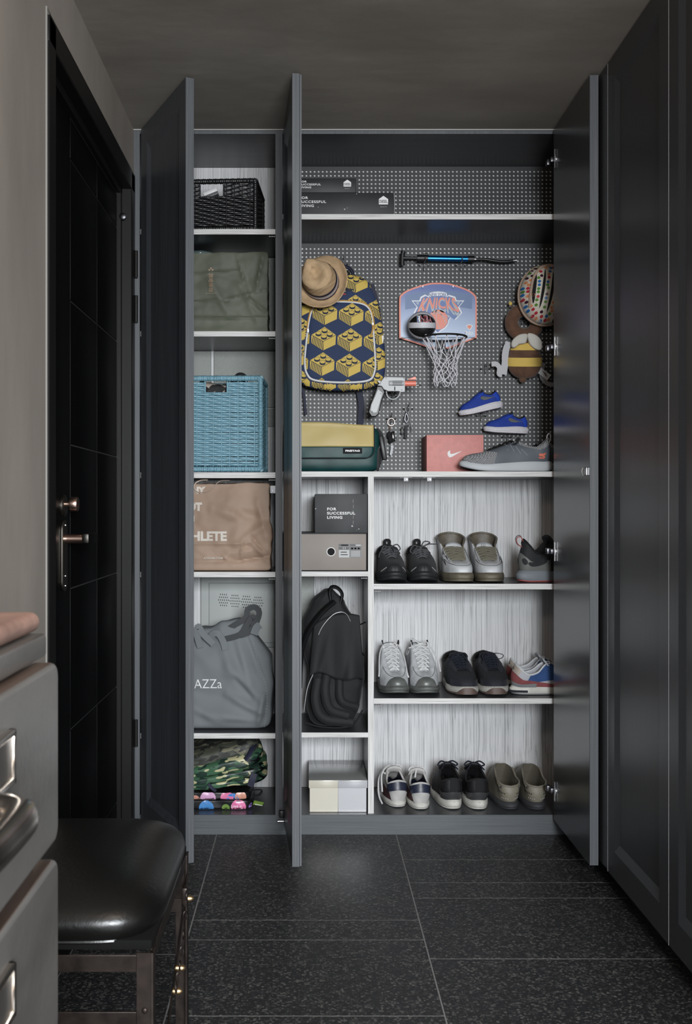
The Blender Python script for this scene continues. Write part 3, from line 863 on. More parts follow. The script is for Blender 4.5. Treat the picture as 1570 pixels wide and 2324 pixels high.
        if s.tongue:
            def tg(a, b):
                y = (a - .5) * 2; t = b
                x0, x1 = s.xt + .012, s.xe - .006 - s.tongue * .45
                x = lerp(x0, x1, t)
                ub = max(0.0, min(.24, .055 + (.24 - .055) * (s.xt - x) / max(.01, s.xt - s.xe)))
                z = s.rim(min(.24, max(.0, ub))).z if x > s.xe else s.ze + (s.xe - x) / (.006 + s.tongue * .45) * s.tongue
                wdt = lerp(s.gap[0], s.gap[1], t) + s.tonguew * t
                if t > .88: wdt *= lerp(1, .72, (t - .88) / .12)
                z += -.006 + .003 * t - .010 * y * y * (1 - .3 * t) + .002
                return Vector((x, y * wdt + s.foot * .002, z))
            s.tonguefn = tg
            obj('tongue', MB().grid(tg, 10, 16), m.get('tongue', m['upper']), s.t, smooth=70, solid=.005, off=0)
        if s.laces:
            n = s.rows
            ev = [lerp(.062, .232, i / (n - 1)) for i in range(n)]
            def eye(i, sg, off=.0025, v=.93): 
                u = ev[i] if sg > 0 else 1 - ev[i]
                return s.on(u, v, off)
            lm = m['lace']
            def across(i, sa, j, k, hi=.006):
                a, b = eye(i, sa), eye(j, -sa)
                a2, b2 = eye(i, sa, -.002, .97), eye(j, -sa, .0025, .90)
                mpt = (a + b) / 2 + Vector((.0, 0, hi))
                return curve_pts([a2, a, a.lerp(mpt, .6) + Vector((0, 0, hi * .25)), mpt, mpt.lerp(b, .4) + Vector((0, 0, hi * .25)), b, b2], 3)
            for i in range(n - 1):
                for sg in (1, -1):
                    obj('lace', MB().tube(across(i, sg, i + 1, 0, .005 + (.0015 if sg > 0 else 0)), s.lace, 7, flat=s.flat), lm, s.t)
            obj('lace', MB().tube(across(0, 1, 0, 0, .004), s.lace, 7, flat=s.flat), lm, s.t)
            s.eye = eye
    def tube(s, name, pts, r, mat, n=4, flat=None, parent=None):  # added filling that keeps the grip opening dark
        return obj(name, MB().tube(curve_pts(pts, n), r, 7, flat=flat), mat, parent or s.t)
    def bow(s, mat, r=None, loops=(), ends=()):
        r = r or s.lace
        k = (s.eye(s.rows - 1, 1) + s.eye(s.rows - 1, -1)) / 2 + Vector((-.002, 0, .009))
        obj('knot', MB().ellipsoid(k, r * 2.6, r * 3, r * 2.2, 10, 8), mat, s.t)
        for (p1, p2, p3) in loops:
            s.tube('lace_loop', [k, k + Vector(p1), k + Vector(p2), k + Vector(p3), k + Vector((0, 0, -.001))], r, mat, 6, s.flat)
        for pts in ends:
            s.tube('lace_end', [k] + [k + Vector(p) for p in pts], r, mat, 6, s.flat)
        return k

m_blk_mesh = M('black_knit_mesh', (.014, .0145, .016), .85, bump=.5, bscale=(500, 500, 500), sheen=.05)
m_blk_foam = M('black_foam_sole', (.022, .023, .025), .6)
m_blk_lin = M('black_lining', (.008, .008, .009), .9)
m_char_lace = M('charcoal_cord', (.075, .077, .083), .85)
m_reflect = M('silver_reflective_strip', (.45, .45, .46), .4)
m_white_lea = M('white_leather', srgb(205, 207, 210), .5, var=.10, vscale=(30, 30, 30), bump=.15, bscale=(80, 80, 80))
m_white_worn = M('worn_white_leather', srgb(202, 204, 207), .55, var=.14, vscale=(26, 26, 26), bump=.3, bscale=(70, 70, 70))
m_olive = M('olive_suede_lace', srgb(110, 106, 92), .85)
m_olive_sole = M('dirty_olive_rubber', srgb(104, 98, 84), .6, var=.2, vscale=(20, 20, 20))
m_olive_lin = M('metallic_olive_lining', srgb(92, 85, 74), .45, var=.25, vscale=(60, 60, 60))
m_scuff = M('scuff_print', (.09, .09, .09), .8)
m_white_lace = M('white_cotton_lace', srgb(205, 205, 205), .85)
m_fog_rub = M('foggy_grey_rubber', srgb(98, 101, 98), .35, var=.2, vscale=(20, 20, 20))
m_navy = M('navy_nubuck', (.012, .014, .022), .8, bump=.2, bscale=(200, 200, 200), sheen=.05)
m_navy_lea = M('charcoal_nubuck', (.018, .019, .023), .75, bump=.2, bscale=(200, 200, 200))
m_navy_lace = M('navy_lace', (.010, .012, .024), .85)
m_cream_sole = M('cream_rubber', srgb(186, 184, 178), .6, var=.1, vscale=(30, 30, 30))
m_gum = M('pink_brown_gum', srgb(96, 80, 74), .5)
m_red_suede = M('faded_red_suede', srgb(128, 68, 70), .85, var=.12, vscale=(40, 40, 40))
m_blue_suede = M('blue_suede', srgb(44, 74, 124), .85, var=.12, vscale=(40, 40, 40))
m_lt_grey = M('pale_grey_nylon', srgb(172, 174, 180), .7)
m_taupe_lea = M('beige_heel_leather', srgb(168, 158, 148), .6)
m_mid_grey = M('mid_grey_suede', srgb(118, 120, 122), .8)
m_white_rub = M('worn_white_rubber', srgb(196, 194, 188), .6, var=.1, vscale=(40, 40, 40))

z1s = z_V1 + .0006
zr = -pi / 2          # toe towards the viewer
def toe_front(px, Ytoe, L): return Vector((ax(px, Ytoe + L * .4), Ytoe + L / 2, 0))

# --- upper row: black runners
def black_runner(label, px, foot, tilt=0.):
    L = .285; c = toe_front(px, 3.548, L); c.z = z1s
    s = Shoe('running_shoe', label, c, zr + tilt, foot, L=L, wb=.0545, wh=.048, hs=(.034, .030), spring=.012, toeh=.034, xt=.042, zt=.079, xe=-.032, ze=.104,
             gap=(.015, .023), cw=.041, zc=.092, zh=.122, xh=-.126, rows=5, lace=.0022, outsole=.010, tongue=.016,
             mats=dict(upper=m_blk_mesh, lining=m_blk_lin, midsole=m_blk_foam, outsole=m_blk_foam, lace=m_char_lace), group='black running shoes on the upper shoe shelf', flare=1.05)
    # toe bumper rising over the tip, with fan grooves, and silver strips at both sides
    s.band('toe_bumper', m_blk_foam, -.085, .085, 0, lambda u: .34 * max(0, 1 - (abs(u) / .085) ** 1.6) + .01, .003, 24, 8)
    for k in (-.045, -.024, 0, .024, .045):
        s.tube('toe_groove', [s.on(k * 1.25, .0, .0034), s.on(k * 1.05, .12, .0034), s.on(k * .6, .26, .0034)], .0007, m_blk_lin, 4)
    for sg in (1, -1):
        s.band('reflective_strip', m_reflect, sg * .066, sg * .13, lambda u: .17 - 1.9 * (abs(u) - .066), lambda u: .205 - 1.9 * (abs(u) - .066), .0036, 14, 2)
    s.tube('heel_tab', [s.rim(.5) + Vector((.004, -.008, -.004)), s.rim(.5) + Vector((0, -.008, .014)), s.rim(.5) + Vector((0, .008, .014)), s.rim(.5) + Vector((.004, .008, -.004))], .0025, m_blk_lin, 4, (1, 2))
    return s
s = black_runner('black running shoe beside the pale upright, toe forward, on the upper shoe shelf', 886, 1)
s.bow(m_char_lace, .0022, [((.012, .026, .012), (.030, .036, -.004), (.026, .018, -.012)), ((.012, -.020, .006), (.022, -.030, -.012), (.024, -.016, -.016))], [[(.02, -.012, .002), (.045, -.034, -.012), (.07, -.042, -.03)], [(.016, .010, .0), (.05, .014, -.012)]])
s = black_runner('black running shoe with a trailing lace, next to the white high-tops', 958, -1, .02)
s.bow(m_char_lace, .0022, [((.010, .022, .012), (.024, .030, .020), (.010, .012, .022)), ((.014, -.026, .008), (.030, -.040, -.012), (.026, -.022, -.018))], [[(-.01, .03, .012), (-.02, .055, .012), (-.02, .068, .013)], [(.025, -.016, .002), (.06, -.036, -.02)]])

# --- upper row: white high-tops with olive laces
def olive_hitop(label, px, foot, tilt):
    L = .285; c = toe_front(px, 3.545, L); c.z = z1s
    s = Shoe('high_top_sneaker', label, c, zr + tilt, foot, L=L, wb=.0525, wh=.050, hs=(.034, .032), spring=.004, toeh=.034, xt=.046, zt=.072, xe=-.045, ze=.112,
             gap=(.025, .034), cw=.049, zc=.150, zh=.166, xh=-.134, rows=6, lace=.0050, flat=(.8, .85), outsole=.009, tongue=.020, tonguew=.002, blunt=.6, bulge=.007, collar=.004,
             mats=dict(upper=m_white_lea, lining=m_olive_lin, midsole=m_olive_sole, outsole=m_olive_sole, lace=m_olive, collar=m_olive_lin), group='white high-tops with olive laces', flare=1.04)
    # stitched line along the top of the sole, scuffs, toe seam
    for i in range(26):
        u = -.13 + .26 * i / 25
        p = s.out(u) * 1.012; p.z = s.soleh(p.x) - .004; q = s.out(u + .005) * 1.012; q.z = s.soleh(q.x) - .004
        if i % 2 == 0: obj('stitch', MB().tube([p, q], .0007, 5), m_gum, s.t)
    s.tube('toe_seam', [s.on(u, .34 + .9 * abs(u), .0008) for u in [-.17 + .34 * i / 12 for i in range(13)]], .0009, m_scuff, 2)
    for sg in (1, -1):
        s.tube('eyestay_seam', [s.on(sg * .10, .55, .0008), s.on(sg * .135, .60, .0008), s.on(sg * .16, .68, .0008), s.on(sg * .215, .72, .0008), s.on(sg * .25, .8, .0008)], .0008, m_scuff, 4)
    rr = random.Random(px)
    for i in range(9):
        sg = -foot; u = rr.uniform(.13, .22); v = rr.uniform(.25, .72)
        s.tube('scuff_mark', [s.on(sg * u, v, .0007), s.on(sg * (u + .012), v + .06, .0007), s.on(sg * (u + .02), v + .09, .0007)], rr.uniform(.0006, .0016), m_scuff, 3)
    return s
s = olive_hitop('white high-top with olive laces, the one nearer the black runners', 1035, 1, .015)
for i in range(9):
    for j in range(2): obj('tongue_hole', MB().ellipsoid(Vector(s.tonguefn(.2 + .075 * i, .86 + .05 * j)) + Vector((.002, 0, .0028)), .001, .001, .001, 6, 4), m_scuff, s.t)
s = olive_hitop('white high-top with olive laces and pale tongue patch, nearer the grey trainer', 1108.5, -1, -.01)
for i in range(3): s.tube('tongue_print', [Vector(s.tonguefn(.30 + .1 * i, .80)) + Vector((.002, 0, .003)), Vector(s.tonguefn(.34 + .1 * i, .97)) + Vector((.002, 0, .003))], .0006, m_scuff, 3)

# --- upper row: grey trainer seen from its side
m_tr_knit = M('black_stretch_knit', (.016, .017, .020), .75)
m_tr_grey = M('grey_green_overlay', srgb(104, 107, 104), .5)
m_tr_sole = M('blue_grey_foam', srgb(120, 126, 132), .6)
m_pink = M('faded_coral_rubber', srgb(168, 84, 82), .6)
L = .29
c = Vector((ax(1178, 3.60) + .135, 3.655, z1s))
s = Shoe('training_shoe', 'grey and black trainer with coral sole edge, half behind the right closet door', c, R(22), 1, L=L, wb=.050, wh=.041, hs=(.040, .026), spring=.010, xt=.05, zt=.085, xe=-.018, ze=.140,
         gap=(.012, .020), cw=.031, zc=.098, zh=.148, xh=-.128, outsole=.005, mats=dict(upper=m_tr_knit, lining=m_blk_lin, midsole=m_tr_sole, outsole=m_pink, lace=m_char_lace), flare=1.06, heelout=.004)
for sg in (1, -1):
    s.band('overlay', m_tr_grey, sg * .30, sg * .5, .02, lambda u: .50 + .16 * (abs(u) - .40) * 4 - .1, .0022, 24, 8)
    s.patch('cutout', m_tr_knit, [circle(sg * .455, .27, .022, .10, 14)], .0034)
    s.patch('cutout', m_tr_knit, [[(sg * (.375 + .055 * cos(t) + .012 * sin(t)), .30 + .11 * sin(t) - .045 * cos(t)) for t in [2 * pi * i / 16 for i in range(16)]]], .0034)
hp = s.rim(.5)
for k, m_ in ((0, m_pink), (.004, m_char_lace)):
    s.tube('pull_loop', [hp + Vector((-.006, 0, -.028)), hp + Vector((-.022, .004 + k, -.016)), hp + Vector((-.028, k, .002 + k)), hp + Vector((-.014, -.003 + k, .008 + k)), hp + Vector((-.002, 0, -.008))], .0016, m_, 6)
s.tube('lace_end', [s.on(-.22, .9, .004), s.on(-.20, .55, .008), s.on(-.24, .2, .012), Vector((-.03, -.062, .02)), Vector((-.06, -.068, .003))], .0022, m_char_lace, 5)

# --- middle row: worn white high-tops
z2s = z_V2 + .0006
def white_hitop(label, px, foot, tilt, Yt):
    L = .29; c = toe_front(px, Yt, L); c.z = z2s
    s = Shoe('high_top_sneaker', label, c, zr + tilt, foot, L=L, wb=.0545, wh=.047, hs=(.032, .026), spring=.012, toeh=.034, xt=.050, zt=.074, xe=-.062, ze=.146,
             gap=(.015, .025), cw=.040, zc=.108, zh=.150, xh=-.128, rows=7, lace=.0026, outsole=.008, tongue=.012, tonguew=.010, bulge=.005,
             mats=dict(upper=m_white_worn, lining=m_blk_lin, midsole=m_fog_rub, outsole=m_fog_rub, lace=m_white_lace, collar=m_white_worn, tongue=m_white_worn), group='worn white high-tops on the middle shoe shelf', flare=1.05)
    s.band('toe_bumper', m_fog_rub, -.11, .11, 0, lambda u: .40 * max(0, 1 - (abs(u) / .11) ** 2), .003, 28, 8)
    s.tube('toe_seam', [s.on(u, .42 + .5 * abs(u), .001) for u in [-.16 + .32 * i / 12 for i in range(13)]], .0010, m_mid_grey, 2)
    for sg in (1, -1):   # tall eyelet wings with dark tips
        p = s.rim(.24 if sg > 0 else .76)
        a = MB()
        poly = [(-.018, -.03), (.012, -.03), (.014, .006), (.006, .018), (-.008, .018), (-.016, .006)]
        a.prism(poly, -.002, .002, T=Matrix.Translation(p + Vector((0, sg * .003, -.002))) @ Matrix.Rotation(sg * R(-12), 4, 'X'))
        wv = obj('eyelet_wing', a, m_white_worn, s.t, bevel=.001)
        obj('wing_edge', MB().tube(curve_pts([p + Vector((.013, sg * .003, .006)), p + Vector((.004, sg * .004, .0175)), p + Vector((-.008, sg * .004, .0175)), p + Vector((-.016, sg * .003, .004))], 4), .0022, 7), m_blk_lin, wv)
        obj('eyelet', MB().ellipsoid(p + Vector((.002, sg * .001, .004)), .003, .003, .003, 8, 6), m_blk_lin, wv)
    return s
s = white_hitop('worn white high-top touching the pale upright on the middle shoe shelf', 891, 1, .02, 3.545)
s.bow(m_white_lace, .0027, [((.012, .014, .004), (.012, .020, -.006), (.004, .010, -.006))], [[(.01, .026, -.004), (.06, .042, -.04), (.12, .046, -.085), (.13, .050, -.10)], [(.01, -.028, -.004), (.05, -.044, -.034), (.10, -.050, -.085), (.11, -.052, -.10)]])
s = white_hitop('worn white high-top with tangled laces, beside the navy sneakers', 960, -1, .06, 3.545)
s.bow(m_white_lace, .0027, [((.014, .020, .010), (.022, .026, -.004), (.012, .012, -.012)), ((.012, -.016, .012), (.004, -.026, .020), (-.004, -.014, .012))], [[(.01, .032, -.006), (.05, .056, -.05), (.07, .062, -.09)], [(.016, -.026, -.006), (.024, -.044, -.012)]])

# --- middle row: navy sneakers
def navy_shoe(label, px, foot, tilt, Yt):
    L = .29; c = toe_front(px, Yt, L); c.z = z2s
    s = Shoe('low_sneaker', label, c, zr + tilt, foot, L=L, wb=.0555, wh=.049, hs=(.030, .028), spring=.006, toeh=.030, xt=.042, zt=.076, xe=-.035, ze=.108,
             gap=(.017, .026), cw=.042, zc=.090, zh=.118, xh=-.130, rows=6, lace=.003, flat=(1.1, .6), outsole=.006, tongue=.018, tonguew=.012, blunt=.62, bulge=.006,
             mats=dict(upper=m_navy_lea, lining=m_blk_lin, midsole=m_cream_sole, outsole=m_gum, lace=m_navy_lace, tongue=m_navy), group='navy sneakers on the middle shoe shelf', flare=1.03)
    s.band('toe_foxing', m_navy, -.15, .15, 0, lambda u: .24 + .2 * abs(u), .0018, 24, 4)
    s.band('eyestay', m_navy, .07, .25, .62, .98, .0016, 14, 6); s.band('eyestay', m_navy, -.07, -.25, .62, .98, .0016, 14, 6)
    # brown rubber lens at the toe of the sole
    mb = MB()
    def lens(a, b):
        u = -.10 + .2 * a; p = s.out(u) * 1.038; h = s.hs[1] * .78 * max(0, 1 - (abs(u) / .10) ** 2) + .001
        p.z = s.lift(p.x) * .9 + .001 + h * b; return p
    obj('toe_lens', mb.grid(lens, 24, 4), m_gum, s.t)
    for i in range(24):
        u = -.14 + .28 * i / 23
        p = s.out(u) * 1.024; p.z = s.soleh(p.x) - .004; q = s.out(u + .006) * 1.024; q.z = s.soleh(q.x) - .004
        if i % 2 == 0: obj('stitch', MB().tube([p, q], .0006, 5), m_mid_grey, s.t)
    return s
s = navy_shoe('navy sneaker with cream sole, next to the worn white high-tops', 1044, 1, .02, 3.548)
s.bow(m_navy_lace, .003, [((.010, .022, .008), (.024, .030, -.004), (.016, .016, -.01))], [[(.02, -.018, .002), (.05, -.040, -.02), (.07, -.046, -.032)], [(.012, .016, 0), (.04, .030, -.018)]])
s = navy_shoe('navy sneaker with a loose lace loop, next to the red and blue sneakers', 1116, -1, .03, 3.553)
s.bow(m_navy_lace, .0022, [((.006, .026, .006), (.004, .052, -.002), (.008, .036, -.014)), ((.014, -.020, .006), (.026, -.028, -.006), (.020, -.014, -.012))], [[(.024, -.018, .0), (.06, -.036, -.022)]])

# --- middle row: red, grey and blue sneakers seen from the heel side
def retro(label, c, rz, foot):
    L = .29
    s = Shoe('retro_sneaker', label, c, rz, foot, L=L, wb=.050, wh=.038, hs=(.030, .022), spring=.010, xt=.05, zt=.07, xe=-.02, ze=.105, gap=(.011, .017),
             cw=.031, zc=.070, zh=.106, xh=-.130, outsole=.005, laces=True, lace=.0025, rows=5, tongue=.02,
             mats=dict(upper=m_lt_grey, lining=m_lt_grey, midsole=m_white_rub, outsole=m_mid_grey, lace=m_white_lace, collar=m_white_lea), group='red, grey and blue sneakers', flare=1.03, heelout=.006)
    for sg in (1, -1):
        s.band('side_panel', m_blue_suede, sg * .20, sg * .375, .22, lambda u: .95 - max(0, (abs(u) - .30)) * 2.2, .0016, 20, 8)
        s.band('foxing', m_red_suede, sg * .22, sg * .5, lambda u: .02, lambda u: .08 + .50 * smooth01((abs(u) - .22) / .28), .0024, 24, 6)
        s.band('heel_patch', m_taupe_lea, sg * .445, sg * .5, .56, .97, .002, 10, 6)
        s.band('heel_wedge', m_mid_grey, sg * .33, sg * .5, .0, .16, .0032, 16, 4)
        s.band('number_patch', m_red_suede, sg * .215, sg * .245, .36, .52, .0026, 4, 4)
    # navy insert in the sole
    def ins(a, b):
        u = .34 + .30 * a; p = s.out(u) * 1.043; p.z = .008 + .008 * b; return p
    obj('sole_insert', MB().grid(ins, 24, 3), m_navy, s.t)
    lettering('heel_letter', 'R', .016, m_scuff, s.t, tuple(s.on(.5, .74, .003) + Vector((0, -.004, -.005))), rot=(R(0), 0, R(-90)), bold=.0006)
    return s
retro('retro sneaker with blue side panel, nearest the right closet door', Vector((ax(1163, 3.60) + .138, 3.618, z2s)), R(8), 1)
retro('retro sneaker mostly hidden behind its blue-sided twin', Vector((ax(1152, 3.72) + .140, 3.737, z2s)), R(8), -1)

# --- bottom row, heels towards the viewer
z3 = KZ + .0006
def heel_front(px, Yh, L): return Vector((ax(px, Yh), Yh + L / 2, z3))
m_maroon = M('maroon_suede', srgb(74, 42, 46), .8)
m_offwhite = M('grubby_white_suede', srgb(176, 174, 172), .85, var=.12, vscale=(30, 30, 30))
m_navy_shine = M('navy_satin', (.016, .020, .040), .4)
def court(label, px, Yh, tilt, foot):
    L = .258; c = heel_front(px, Yh, L)
    s = Shoe('casual_sneaker', label, c, pi / 2 + tilt, foot, L=L, wb=.048, wh=.040, hs=(.022, .018), spring=.010, xt=.05, zt=.066, xe=-.03, ze=.104, gap=(.012, .020), cw=.032, zc=.076, zh=.092, xh=-.120,
             rows=5, lace=.003, outsole=.005, tongue=.02, mats=dict(upper=m_offwhite, lining=m_navy_shine, midsole=m_white_rub, outsole=m_white_rub, lace=m_white_lace, collar=m_offwhite),
             group='white sneakers with navy collars on the closet floor', heelout=.006, flare=1.03)
    s.band('heel_counter', m_offwhite, .43, .57, 0, .40, .004, 16, 6)
    s.band('heel_collar', m_navy_shine, .40, .60, .45, .93, .0025, 20, 8)
    s.band('side_panel', m_maroon, .30, .425, .05, .45, .0018, 12, 6); s.band('side_panel', m_maroon, .70, .575, .05, .45, .0018, 12, 6)
    return s
s = court('white sneaker with navy heel and loose laces, beside the pale upright on the closet floor', 895, 3.578, R(7), -1)
s.bow(m_white_lace, .003, [((-.008, .022, .010), (-.016, .040, -.006), (-.004, .024, -.020)), ((-.002, -.018, .010), (-.01, -.028, 0), (0, -.014, -.006))], [[(-.010, .030, .004), (-.03, .056, -.03), (-.07, .064, -.075), (-.10, .058, -.098)], [(-.02, .024, .01), (-.05, .050, -.012), (-.09, .056, -.06)]])
s = court('white sneaker with navy heel, set further forward than its twin', 953, 3.552, R(2), 1)
s.bow(m_white_lace, .003, [((-.006, .020, .010), (-.012, .030, 0), (0, .016, -.008)), ((-.006, -.018, .008), (-.010, -.026, -.004), (0, -.012, -.008))], [[(-.02, .006, .004), (-.034, .012, -.02)]])

m_blk_satin = M('black_satin_knit', (.008, .008, .0095), .6)
m_dk_rub = M('dark_grey_heel_rubber', (.045, .045, .047), .35)
def black_heel(label, px, Yh, tilt, foot):
    L = .282; c = heel_front(px, Yh, L)
    s = Shoe('black_sneaker', label, c, pi / 2 + tilt, foot, L=L, wb=.046, wh=.043, hs=(.034, .024), spring=.010, xt=.05, zt=.075, xe=-.02, ze=.120, gap=(.012, .020), cw=.036, zc=.088, zh=.106, xh=-.135,
             rows=5, lace=.0028, outsole=.006, tongue=.016, bulge=.007, mats=dict(upper=m_blk_satin, lining=m_blk_lin, midsole=m_white_rub, outsole=m_white_rub, lace=m_navy_lace), group='black sneakers with white soles on the closet floor', heelout=.008, flare=1.05)
    s.band('heel_cup', m_dk_rub, .37, .63, 0, lambda u: .30 + .9 * max(0, abs(u - .5) - .05), .004, 20, 6)
    s.band('pull_tab', m_blk_lin, .485, .515, .3, .98, .004, 4, 8)
    s.bow(m_navy_lace, .0028, [((-.01, .020, .010), (-.02, .034, .0), (-.004, .018, -.008)), ((-.01, -.020, .010), (-.02, -.036, .0), (-.004, -.018, -.008))], [[(-.02, .010, .006), (-.05, .026, -.006)], [(-.02, -.012, .006), (-.05, -.03, -.01)]])
    return s
black_heel('black sneaker with white sole, next to the white sneakers on the closet floor', 1023, 3.556, R(4), -1)
black_heel('black sneaker with white sole, next to the taupe clogs', 1087, 3.552, R(0), 1)

m_clog = M('taupe_foam', srgb(122, 117, 104), .55, var=.06, vscale=(20, 20, 20))
m_clog_sole = M('dark_grey_foam_sole', (.05, .051, .056), .6)
def clog(label, px, Yh, tilt, foot):
    L = .275; c = heel_front(px, Yh, L)
    s = Shoe('clog', label, c, pi / 2 + tilt, foot, L=L, wb=.045, wh=.041, hs=(.026, .022), spring=.008, toeh=.034, xt=.012, zt=.122, xe=-.030, ze=.116, gap=(.017, .031), cw=.037, zc=.090, zh=.080, xh=-.134,
             laces=False, tongue=0, outsole=.006, bulge=.006, mats=dict(upper=m_clog, lining=m_clog, midsole=m_clog_sole, outsole=m_clog_sole, lace=m_clog), group='taupe clogs on the closet floor', heelout=.006, flare=1.06)
    for sg in (1, -1):
        obj('strap_rivet', MB().ellipsoid(s.on(.5 - sg * .055, .80, .001), .004, .004, .004, 10, 8), m_clog_sole, s.t)
        for i in range(5): obj('vent_hole', MB().ellipsoid(s.on(.5 - sg * (.035 + .016 * i), .42, 0), .0022, .0022, .0022, 8, 6), m_blk_lin, s.t)
        for i in range(4): obj('vent_hole', MB().ellipsoid(s.on(.5 - sg * (.02 + .02 * i), .15, 0), .0018, .0018, .0018, 8, 6), m_offwhite, s.t)
        s.tube('raised_line', [s.on(.5 - sg * .02, .25, .0005), s.on(.5 - sg * .05, .24, .0005), s.on(.5 - sg * .06, .36, .0005), s.on(.5 - sg * .045, .5, .0005), s.on(.5 - sg * .015, .5, .0005)], .0009, m_clog, 5)
        s.tube('strap', [s.on(.5 - sg * .075, .78, .0015), s.on(.5 - sg * .11, .82, .002), s.on(.5 - sg * .14, .88, .0015)], .003, m_clog, 4, (.6, 1))
    return s
clog('taupe foam clog with punched holes, next to the black sneakers', 1155, 3.553, R(3), -1)
clog('taupe foam clog with punched holes, nearest the right closet door hinge', 1220, 3.549, R(0), 1)

# --- shoes at the pegboard
m_sk_knit = knit_mat('grey_weave_knit', (.06, .063, .07), (.40, .40, .41), 310)
m_sk_grey = M('slate_smooth_upper', srgb(88, 94, 102), .55)
m_sk_sole = M('pale_grey_foam', srgb(186, 190, 194), .55)
m_coral = M('coral_print', srgb(214, 116, 92), .5)
def walker(label, c, foot):
    L = .315
    s = Shoe('walking_shoe', label, c, pi, foot, L=L, wb=.049, wh=.040, hs=(.036, .026), spring=.016, toeh=.026, xt=.060, zt=.068, xe=-.030, ze=.104, gap=(.011, .018), cw=.031, zc=.084, zh=.118, xh=-.145,
             rows=6, lace=.003, outsole=.003, tongue=.018, mats=dict(upper=m_sk_grey, lining=m_blk_lin, midsole=m_sk_sole, outsole=m_blk_foam, lace=m_blk_lin, tongue=m_blk_mesh, collar=m_sk_knit), group='grey walking shoes on the main shelf', flare=1.03, heelout=.004)
    s.band('toe_knit', m_sk_knit, -.20, .20, .02, lambda u: .88 - 3.2 * max(0, abs(u) - .04), .0016, 32, 8)
    s.band('eyestay', m_blk_mesh, .05, .22, .78, .985, .0022, 14, 4); s.band('eyestay', m_blk_mesh, -.05, -.22, .78, .985, .0022, 14, 4)
    for sg in (1, -1): s.band('collar_knit', m_sk_knit, sg * .27, sg * .47, lambda u: .74, .99, .0018, 20, 6)
    return s
zt2 = z_T2 + .0006
s = walker('grey walking shoe with coral emblem and pale sole, in front of the pink box', Vector((ax(1147.5, 3.60), 3.60, zt2)), 1)
hp = s.rim(.5)
s.tube('heel_loop', [hp + Vector((-.004, 0, -.018)), hp + Vector((-.010, 0, .004)), hp + Vector((-.006, 0, .016)), hp + Vector((.002, 0, .008)), hp + Vector((.004, 0, -.012))], .0022, m_white_lace, 5, (1, 2.4))
# emblem on the heel side facing the viewer (the shoe's left, y > 0, looks towards -Y)
E = [(0, 0), (.62, 0), (.78, .16), (.80, .42), (.70, .55), (.36, .55), (.32, .70), (.95, .70), (1.1, .95), (.24, .95), (.06, .80), (.02, .56), (.10, .36), (.50, .36), (.50, .22), (-.12, .22)]
s.patch('emblem', m_coral, [[(.40 + (x - .5) * .045, .16 + z * .30) for x, z in E]], .002, maxlen=.02)
for k in range(4): s.tube('stitch_line', [s.on(.24 + .028 * k, .42 - .05 * k, .0006), s.on(.21 + .028 * k, .72 - .06 * k, .0006)], .0006, m_lt_grey, 4)
walker('grey walking shoe standing behind its twin against the pegboard', Vector((ax(1160, 3.72) + .092, 3.727, zt2)), -1)

m_kid_blue = knit_mat('royal_blue_mesh', srgb(38, 74, 178), srgb(20, 40, 120), 520)
m_kid_white = M('white_foam_toy', srgb(214, 212, 218), .6, bump=.6, bscale=(110, 110, 200))
m_swoosh = M('grey_print', srgb(92, 96, 98), .6)
SW = [(0, .40), (.04, .16), (.16, .0), (.32, .02), (.62, .30), (1.0, .78), (.62, .46), (.36, .26), (.24, .26), (.18, .36), (.20, .55), (.08, .58)]
def kid_shoe(label, px, py, ang, foot):
    L = .158
    c = at(px, py, 3.795)
    s = Shoe('toddler_shoe', label, c, 0, foot, L=L, wb=.033, wh=.029, hs=(.026, .020), spring=.005, toeh=.020, xt=.026, zt=.052, xe=-.012, ze=.073, gap=(.006, .010), cw=.021, zc=.056, zh=.068, xh=-.066,
             laces=False, tongue=.008, tonguew=.008, rot=(0, ang, pi), outsole=.006, bulge=.003, mats=dict(upper=m_kid_blue, lining=m_blk_lin, midsole=m_kid_white, outsole=m_kid_white, lace=m_blk_lin, tongue=m_blk_mesh, collar=m_blk_lin), flare=1.06, collar=.002)
    m_b = M('royal_blue_suede', srgb(34, 72, 186), .8)
    s.band('heel_panel', m_b, .40, .60, .02, .9, .0012, 12, 6)
    st = MB().grid(lambda a, b: Vector((lerp(.016, -.020, b), 0, 0)) + Vector((0, (a - .5) * .05, lerp(.061, .077, b) - 3.8 * ((a - .5) * .05) ** 2 * 6)), 12, 4)
    obj('hook_strap', st, m_b, s.t, solid=.003, off=0)
    s.patch('emblem', m_swoosh, [[(.250 + x * .17, .26 + z * .40) for x, z in SW]], .0018, maxlen=.02)
    return s
kid_shoe('royal blue toddler shoe hanging tilted on the higher hook', 1092, 936, R(13), 1)
kid_shoe('royal blue toddler shoe hanging level on the lower hook', 1147, 984, R(-2), 1)

